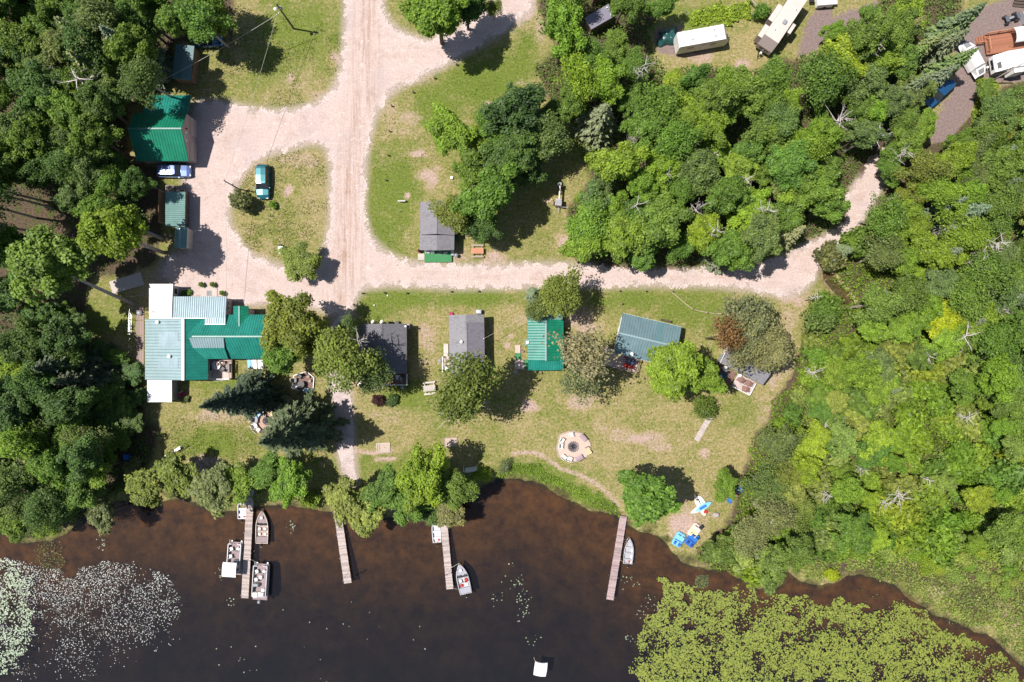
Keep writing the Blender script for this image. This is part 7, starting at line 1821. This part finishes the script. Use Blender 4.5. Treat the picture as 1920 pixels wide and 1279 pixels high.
# ------------------------------------------------------------------ docks
DZ = .05
def dock(label, a, b_, w, m, foot=None):
    A_, B_ = P(*a, DZ), P(*b_, DZ); d_ = B_ - A_; L = d_.length; rz = math.atan2(d_.y, d_.x); t_ = thing('dock', label, 'dock', A_.lerp(B_, .5), rz); n = int(L / .165); rg_ = random.Random(int(a[0])); secl = 3.0; mb = MB(); mb2 = MB()
    for i in range(n):
        x = -L / 2 + (i + .5) * L / n
        mb.box((x, rg_.uniform(-.015, .015), rg_.uniform(-.006, .006)), (L / n - .022, w, .04), rg_.uniform(-.006, .006), mi=rg_.randrange(3))
    mb.build('boards', m, t_)
    for s in (-1, 1): mb2.box((0, s * (w / 2 - .08), -.11), (L, .07, .17))
    mb2.box((L / 2 + .03, 0, -.06), (.05, w + .06, .16)); mb2.build('frame', M_WOOD, t_)
    k = int(L / secl) + 1
    for i in range(k):
        for s in (-1, 1): x = -L / 2 + .4 + i * (L - .8) / (k - 1); MB().tube([(x, s * (w / 2 + .06), -2.4), (x, s * (w / 2 + .06), .22)], .045, 6).build('post', M_STEEL, t_)
    return t_
def boards3(n, c): return [pmat(n + '_pale', tuple(min(1, x * 1.12) for x in c), .8, var=.3, scale=5), pmat(n + '_mid', c, .8, var=.35, scale=5), pmat(n + '_worn', tuple(x * .80 for x in c), .8, var=.35, scale=5)]
BM = boards3('dock_board', (0.50, 0.42, 0.40)); BM2 = boards3('mauve_dock_board', (0.43, 0.325, 0.325))
dock('leftmost dock with pontoon boats on both sides', (470, 915), (459, 1121), 1.05, BM); dock('bare grey dock with nothing moored but a flag pole', (632, 955), (652, 1093), 1.1, BM); dock('dock with an aluminium boat and a bass boat moored', (829, 945), (843.5, 1104), 1.0, BM); dock('rightmost mauve boarded dock', (1169, 968), (1143.5, 1124), 1.05, BM2)
# flags on dock posts
def flag(label, u, v, h, mats, ang, tilt=.5):
    t_ = thing('flag', label, 'flag', P(u, v, 0)); t_.location.z = 0; MB().tube([(0, 0, -1), (0, 0, h)], .03, 6).build('pole', M_WHITE, t_); mb = MB(); n = 7; L = 1.0; Wd = .55; ca, sa = math.cos(ang), math.sin(ang)
    for i in range(6):
        rows = []
        for k in range(n + 1): s = k / n; x = L * s * .8; w = .07 * math.sin(s * 7) * s; z = h - .08 - s * .55 ; rows.append([(ca * x - sa * w, sa * x + ca * w, z - Wd * i / 6), (ca * x - sa * w, sa * x + ca * w, z - Wd * (i + 1) / 6)])
        for k in range(n): mb.add([rows[k][0], rows[k + 1][0], rows[k + 1][1], rows[k][1]], [(0, 1, 2, 3)], 2 if (i < 3 and k < 3) else i % 2)
    mb.build('cloth', mats, t_); return t_
M_FRED = pmat('faded_red_cloth', (0.42, 0.08, 0.12), .8); M_FWH = pmat('flag_white', (0.7, 0.66, 0.7), .8); M_FBL = pmat('navy_cloth', (0.05, 0.06, 0.2), .8)
flag('striped flag hanging on a pole at the dock with the bass boat', 844, 1066, 2.6, [M_FRED, M_FWH, M_FBL], math.radians(218)); flag('grey flag furled on a pole at the end of the bare dock', 655, 1070, 3.2, [M_GREYP, M_GREYP, M_DWOOD], math.radians(235))
# ------------------------------------------------------------------ boats
def hull_boat(label, p, rz, L, W, D, mh, mf, seats='bench', name='rowing_boat', cat='boat', motor=True, fill_=.3, accents=None):
    """bow at +x; open hull with gunwale"""
    t_ = thing(name, label, cat, Vector((p[0], p[1], WATER - .12)), rz); n = 14; st = [i / n for i in range(n + 1)]
    def hw(s): return W / 2 * (.93 + .07 * min(1, s * 4)) * (1 - max(0, (s - .42) / .58) ** 2.3)
    X = lambda s: -L / 2 + s * L; sheer = lambda s: D * (1 + .22 * s * s); mb = MB(); secs = []; ins = []
    for s in st:
        h = max(hw(s), .012); z = sheer(s); bz = .02 + .35 * D * max(0, (s - .6) / .4) ** 2
        secs.append([(X(s), -h, z), (X(s), -h * .86, z * .4 + bz * .6), (X(s) - .0, 0, bz), (X(s), h * .86, z * .4 + bz * .6), (X(s), h, z)]); e = min(.07, h * .6); ins.append([(X(s), -h + e, z + .01), (X(s), -(h - e) * .86, fill_ * D + bz * .5), (X(s), 0, fill_ * D + bz * .5 - .005), (X(s), (h - e) * .86, fill_ * D + bz * .5), (X(s), h - e, z + .01)])
    vs = [q for s in secs for q in s] + [q for s in ins for q in s]; o = len(secs) * 5; fs = []; fi = []
    for i in range(n):
        for k in range(4): a = i * 5 + k; fs.append((a, a + 5, a + 6, a + 1)); fi.append((o + a, o + a + 1, o + a + 6, o + a + 5))
        for k in (0, 4): a = i * 5 + k; q = (a, o + a, o + a + 5, a + 5); fs.append(q if k == 0 else q[::-1])
    fs += [(0, 1, 2, 3, 4), (0, o, o + 1, 1), (1, o + 1, o + 2, 2), (2, o + 2, o + 3, 3), (3, o + 3, o + 4, 4)]
    mb.add(vs, fs, 0); mb.f += fi; mb.m += [1] * len(fi); mb.build('hull', [mh, mf], t_)
    mb = MB(); tw_ = hw(0); mb.box((-L / 2 + .03, 0, sheer(0) * .68), (.06, tw_ * 1.85, sheer(0) * .62)); mb.build('transom', mh, t_)
    if seats == 'bench':
        for s in (.16, .40, .62): MB().box((X(s), 0, D * .72), (.30, 2 * hw(s) - .16, .05)).build('bench', M_ALU if s != .62 else M_ALUIN, t_)
        mb = MB(); s0 = .86; mb.add([(X(s0), -hw(s0) + .05, D * 1.12), (X(.99), 0, D * 1.2), (X(s0), hw(s0) - .05, D * 1.12)], [(0, 1, 2)]); mb.build('bow_plate', mh, t_)
        MB().rbox((X(.10), -hw(.1) * .35, D * .55), (.35, .28, .26), .05).build('fuel_tank', M_RED, t_)
    else:
        s0 = .62; s1 = .97; q = [(X(s0), -hw(s0) + .10, D * .9), (X(.8), -hw(.8) + .09, D * 1.0), (X(s1), 0, D * 1.15), (X(.8), hw(.8) - .09, D * 1.0), (X(s0), hw(s0) - .10, D * .9)]; mb = MB(); mb.slab(q, .08); mb.build('bow_deck', accents[0], t_)
        q = [(X(.02), -hw(.02) + .12, D * .86), (X(.20), -hw(.2) + .12, D * .86), (X(.20), hw(.2) - .12, D * .86), (X(.02), hw(.02) - .12, D * .86)]; mb = MB(); mb.slab(q, .08); mb.build('stern_deck', accents[0], t_)
        for y in (-1, 1):
            c_ = MB().rbox((X(.56), y * W * .24, D * .82), (.34, W * .32, .5), .08).build('console', M_GREYP, t_); mb = MB(); mb.box((X(.56) + .1, y * W * .24, D * .82 + .33), (.04, W * .30, .22), tilt=('Y', -.5)); mb.build('windscreen', M_GLASS, c_); MB().rbox((X(.43), y * W * .22, D * .62), (.42, .42, .3), .08).build('seat', accents[1 if y < 0 else 2], t_); MB().rbox((X(.43) - .2, y * W * .22, D * .62 + .3), (.12, .42, .4), .05).build('seat_back', accents[1 if y < 0 else 2], t_)
            MB().rbox((X(.27), y * W * .22, D * .6), (.4, .4, .25), .08).build('seat', accents[2 if y < 0 else 1], t_)
        MB().cyl((X(.78), 0, D * .95), .05, .2, 8).build('seat_post', M_STEEL, t_); MB().rbox((X(.78), 0, D * .95 + .25), (.4, .4, .12), .05).build('bow_seat', M_SEATW, t_)
    if motor: mt = MB().rbox((-L / 2 - .18, 0, D + .18), (.42, .28, .40), .1).build('motor', M_BLACK, t_); MB().box((-L / 2 - .14, 0, D * .25), (.12, .07, D * 1.3)).build('motor_leg', M_BLACK, mt); MB().tube([(-L / 2 - .36, .0, D + .1), (-L / 2 - .5, .05, D + .12)], .05, 6).build('motor_cap', M_WHITE if L > 4.5 else M_GREYP, mt)
    return t_
hb = hull_boat; N90 = math.pi / 2
hb('small aluminium boat with red tank under the willow on the leftmost dock', P(454, 951), N90 - .02, 3.5, 1.38, .55, M_ALU, M_ALUIN); hb('aluminium boat moored left of the flag dock', P(818, 993), N90 + .07, 3.9, 1.35, .55, M_ALU, M_ALUIN); hb('aluminium rowing boat with three seats beside the rightmost dock', P(1179.5, 1034), N90 - .09, 3.75, 1.42, .55, M_ALU, M_ALUIN)
hb('brown fishing boat with consoles right of the leftmost dock', P(491, 988), N90 - .01, 4.9, 1.85, .62, M_CREAM, M_TANCARPET, 'console', 'fishing_boat', accents=(M_CARPET, M_SEATW, M_SEATW)); hb('silver bass boat with red seats at the end of the flag dock', P(867.5, 1085), N90 + .22, 4.6, 1.85, .62, M_ALU, M_ALUIN, 'console', 'bass_boat', accents=(M_GREYSIDE, M_RED, M_SEATW))
def pontoon(label, p, rz, L, W, canopy):
    """bow at +x"""
    t_ = thing('pontoon_boat', label, 'pontoon boat', Vector((p[0], p[1], WATER)), rz)
    for s in (-1, 1): MB().tube([(-L / 2, s * W * .36, .05), (L / 2 - .4, s * W * .36, .05), (L / 2 + .1, s * W * .36, .18)], [.30, .30, .08], 14).build('float', M_ALU, t_)
    MB().box((0, 0, .45), (L - .1, W, .09)).build('deck', M_CARPET, t_); mb = MB(); h = .62
    def pan(a, b_):
        a, b_ = Vector(a), Vector(b_); d_ = b_ - a; m_ = a.lerp(b_, .5); mb.box((m_.x, m_.y, .5 + h / 2), (d_.length, .05, h - .1), math.atan2(d_.y, d_.x)); mb.box((m_.x, m_.y, .5 + h), (d_.length + .05, .07, .06), math.atan2(d_.y, d_.x))
    x0, x1, y_ = -L / 2 + .75, L / 2 - .22, W / 2 - .05
    for s in (-1, 1): pan((x0, s * y_, 0), (x1, s * y_, 0))
    pan((x1, -y_, 0), (x1, -.45, 0)); pan((x1, .45, 0), (x1, y_, 0)); pan((x0, -y_, 0), (x0, y_ - .8, 0)); mb.build('side_rail', M_ALU, t_)
    def seat(x, y, m, a=0):
        MB().cyl((x, y, .495), .05, .3, 8).build('seat_post', M_STEEL, t_); s_ = MB().rbox((x, y, .86), (.48, .48, .12), .06, a).build('seat', m, t_); MB().rbox((x - .24 * math.cos(a), y - .24 * math.sin(a), 1.12), (.12, .46, .42), .05, a).build('seat_back', m, s_)
    for x, y, a in ((L * .30, W * .26, .4), (L * .30, -W * .24, -.5), (L * .08, W * .28, .2), (-L * .2, -W * .25, 0)): seat(x, y, M_SEATW, a)
    c_ = MB().rbox((-L * .06, W * .25 if not canopy else -W * .22, .85), (.5, .8, .7), .1).build('console', M_GREYP, t_); MB().tube([(-L * .06 - .28, W * .25 if not canopy else -W * .22, 1.05), (-L * .06 - .32, W * .25 if not canopy else -W * .22, 1.08)], .2, 14).build('steering_wheel', M_BLACK, c_)
    MB().rbox((-L * .31, W * .05, .72), (.55, W * .7, .42), .08).build('stern_bench', M_SEATW if not canopy else M_GREYFAB, t_)
    if not canopy: MB().rbox((L * .14, 0, .7), (.55, .5, .4), .08).build('table', M_SEATW, t_); MB().rbox((-L * .33, W * .28, 1.0), (.75, .75, .2), .08).build('sun_pad', M_SEATW, t_)
    else:
        mb = MB(); n = 8; cx = -L * .22; pr = [(cx + 1.05 * math.cos(math.pi * k / n), 2.35 + .22 * math.sin(math.pi * k / n)) for k in range(n + 1)]; w2 = W / 2 + .02
        mb.add([(x, -w2, z) for x, z in pr] + [(x, w2, z) for x, z in pr] + [(x, -w2, z - .05) for x, z in pr] + [(x, w2, z - .05) for x, z in pr], [(k, k + 1, n + 2 + k, n + 1 + k) for k in range(n)] + [(3 * n + 3 + k, 3 * n + 4 + k, 2 * n + 3 + k, 2 * n + 2 + k) for k in range(n)]); mb.build('canopy', M_CANVAS, t_)
        for s in (-1, 1):
            for x in (cx - .9, cx + .9): MB().tube([(cx, s * y_, .6), (x, s * y_, 2.35)], .025, 6).build('canopy_pole', M_STEEL, t_)
    for s in (-1, 1): mb = MB(); mb.tube([(L / 2 - .2, s * W * .42 - .12, .6), (L / 2 + .25, s * W * .42 - .1, .62), (L / 2 + .25, s * W * .42 + .1, .62), (L / 2 - .2, s * W * .42 + .12, .6)], .03, 6); mb.build('bow_rail', M_ALU, t_)
    mt = MB().rbox((-L / 2 - .15, 0, .75), (.5, .4, .5), .12).build('motor', M_BLACK if canopy else M_GREYP, t_); MB().box((-L / 2 - .1, 0, .15), (.16, .1, .8)).build('motor_leg', M_BLACK, mt); return t_
pontoon('pontoon boat with white canopy left of the leftmost dock', P(442, 1046, -.2), N90 - .07, 4.9, 1.95, True); pontoon('open pontoon boat with white seats right of the leftmost dock', P(490, 1090, -.2), N90 - .06, 5.4, 2.1, False)
wire('thin mooring rope from the leftmost dock to the open pontoon boat', P(470, 1049, .15), P(482, 1057, .1), .1, .02); wire('pale mooring pole from the flag dock to the bass boat', P(844, 1066, .2), P(861, 1056, .2), .02, .03); wire('short mooring rope at the stern of the bass boat', P(848, 1103, .12), P(858, 1105, .1), .04, .02); wire('mooring rope from the rightmost dock to the rowing boat', P(1162, 1050, .12), P(1169, 1054, 0), .05, .02)
# ------------------------------------------------------------------ pedal boats, boards, raft
def pedalboat(label, u, v, rz, m, m2, z=.02):
    t_ = thing('pedal_boat', label, 'pedal boat', P(u, v, z), rz); mb = MB(); mb.rbox((0, 0, .28), (2.15, 1.45, .46), .22); mb.build('hull', m, t_); MB().rbox((-.15, 0, .53), (.16, 1.30, .12), .03).build('cross_bar', m2, t_)
    for s in (-1, 1): MB().rbox((.35, s * .34, .55), (.5, .5, .14), .06).build('seat', m, t_); mb = MB(); mb.rbox((.66, s * .34, .68), (.12, .5, .3), .05); mb.build('seat_back', m, t_); MB().box((-.6, s * .34, .535), (.55, .42, .04)).build('foot_well', m2, t_); mb = MB(); mb.tube([(-.5, s * .34 - .14, .62), (-.5, s * .34 + .14, .62)], .04, 6); mb.build('pedals', M_BLACK, t_)
    return t_
pedalboat('light blue pedal boat at the water edge of the sandy landing', 1272, 1010.5, math.radians(60), M_LBLUE, M_BLUE); pedalboat('deep blue pedal boat beside the light blue one on the sandy landing', 1297, 1011, math.radians(-38 + 90), M_BLUE, pmat('navy_plastic', (0.02, 0.07, 0.3), .4)); pedalboat('white pedal boat against the bushes on the sandy landing', 1302, 994, math.radians(53), M_CREAM, M_YELLOW)
t_ = thing('outboard_stand', 'small grey box by the white pedal boat', 'box', P(1312.5, 987), .5); MB().rbox((0, 0, .3), (.6, .45, .6), .06).build('case', M_GREYSIDE, t_); MB().box((0, 0, .63), (.65, .5, .05)).build('lid', M_BLACK, t_)
def board(label, u, v, rz, m, L=2.6, z=.1, tilt=0, m2=None):
    t_ = thing('paddle_board', label, 'board', P(u, v, z), rz); n = 12; mb = MB(); top = []; 
    for k in range(n + 1): s = -1 + 2 * k / n; top.append((s * L / 2, .36 * (1 - abs(s) ** 2.6) + .01))
    ol = [(x, y) for x, y in top] + [(x, -y) for x, y in reversed(top)]; mb.prism(ol, 0, .13); mb.build('board', m, t_); MB().box((-.1, 0, .14), (L * .42, .36, .02)).build('grip_pad', m2 or M_SEATW, t_); MB().box((-L * .42, 0, -.06), (.2, .02, .12)).build('fin', M_BLACK, t_); t_.rotation_euler.x = tilt; return t_
board('cream board pointing up left in the pile of boards near the right wood', 1308, 943, math.radians(113), M_CREAM, 2.4, .12); board('pale green tipped board in the middle of the pile of boards', 1316, 941, math.radians(120), M_WHITE, 2.2, .12, m2=pmat('mint', (0.45, 0.72, 0.50), .5)); board('blue board on top of the pile of boards', 1319, 950, math.radians(31), M_LBLUE, 2.7, .42, m2=M_BLUE); board('white board under the blue one in the pile of boards', 1310, 954, math.radians(27), M_WHITE, 2.7, .26)
board('short cream board at the bottom of the pile of boards', 1318, 960, math.radians(-60), M_CREAM, 1.3, .12); tag(MB().rbox((0, 0, .2), (.6, .4, .35), .08).build('life_vest_heap', M_RED, None, P(1322, 959)), 'small red and white bundle beside the pile of boards', 'bundle')
for (u, v, l, a) in ((1384, 917, 'upper blue chair in the bushes near the right wood', .4), (1367, 936, 'lower blue chair at the bushes near the right wood', -.6)): chair('camp_chair', l, P(u, v), a, M_BLUE, w=.75)
tag(MB().rbox((0, 0, .25), (.9, .7, .5), .2).build('boulder', M_STONE, None, P(1342, 965)), 'pale boulder at the edge of the bushes right of the boards', 'boulder')
t_ = thing('swim_raft', 'white inflatable swim raft floating alone at the bottom of the lake', 'raft', P(1013.5, 1253, WATER), math.radians(-8)); n = 10; ring = []
for (a, b_, cx) in (((-1, 1), (1, 1), .16), ((1, 1), (1, -1), -.06), ((1, -1), (-1, -1), -.10), ((-1, -1), (-1, 1), -.02)):
    for k in range(n): s = k / n; x = a[0] + (b_[0] - a[0]) * s; y = a[1] + (b_[1] - a[1]) * s; bow_ = cx * math.sin(math.pi * s); nx_, ny_ = ((0, -1) if a[1] == b_[1] == 1 else (0, 1) if a[1] == b_[1] else (-1, 0) if a[0] == 1 else (1, 0)); ring.append((x * .92 + nx_ * bow_, y * 1.02 + ny_ * bow_))
mb = MB(); m_ = len(ring); lv_ = [(.93, -.05), (1.0, .12), (.97, .26), (.88, .32)]; vs = [(x * k, y * k, z) for k, z in lv_ for x, y in ring]; fs = [(i * m_ + (j + 1) % m_, i * m_ + j, (i + 1) * m_ + j, (i + 1) * m_ + (j + 1) % m_) for i in range(3) for j in range(m_)] + [tuple(range(3 * m_ + m_ - 1, 3 * m_ - 1, -1)), tuple(range(m_))]; mb.add(vs, fs); mb.build('tube', M_CANVAS, t_)
mb = MB()
for k in range(5): mb.tube([(-.7, -.7 + k * .35, .325), (.7, -.7 + k * .35, .325)], .05, 6)
mb.build('mat', M_CANVAS, t_); mb = MB(); mb.tube([(-.85, .9, .1), (-1.1, 1.2, .02), (-1.2, 1.5, .02)], .02, 5); mb.build('tether', M_ROPE, t_)
# ------------------------------------------------------------------ shore stones
sp = None
for i in range(26):
    u, v = (rnd.uniform(562, 602), rnd.uniform(926, 938)) if i < 15 else (rnd.uniform(352, 385), rnd.uniform(872, 884))
    l = 'pale stone on the stony bank right of the pontoon dock' if i < 15 else 'pale stone at the sandy edge of the left lawn'
    o = MB().rbox((0, 0, .08), (rnd.uniform(.25, .5), rnd.uniform(.2, .4), rnd.uniform(.2, .35)), .08).build('stone', M_STONE, None, P(u, v)); o.rotation_euler.z = rnd.uniform(0, 3); tag(o, l, 'stone', 'stones on the bank by the pontoon dock' if i < 15 else 'stones at the left lawn edge')
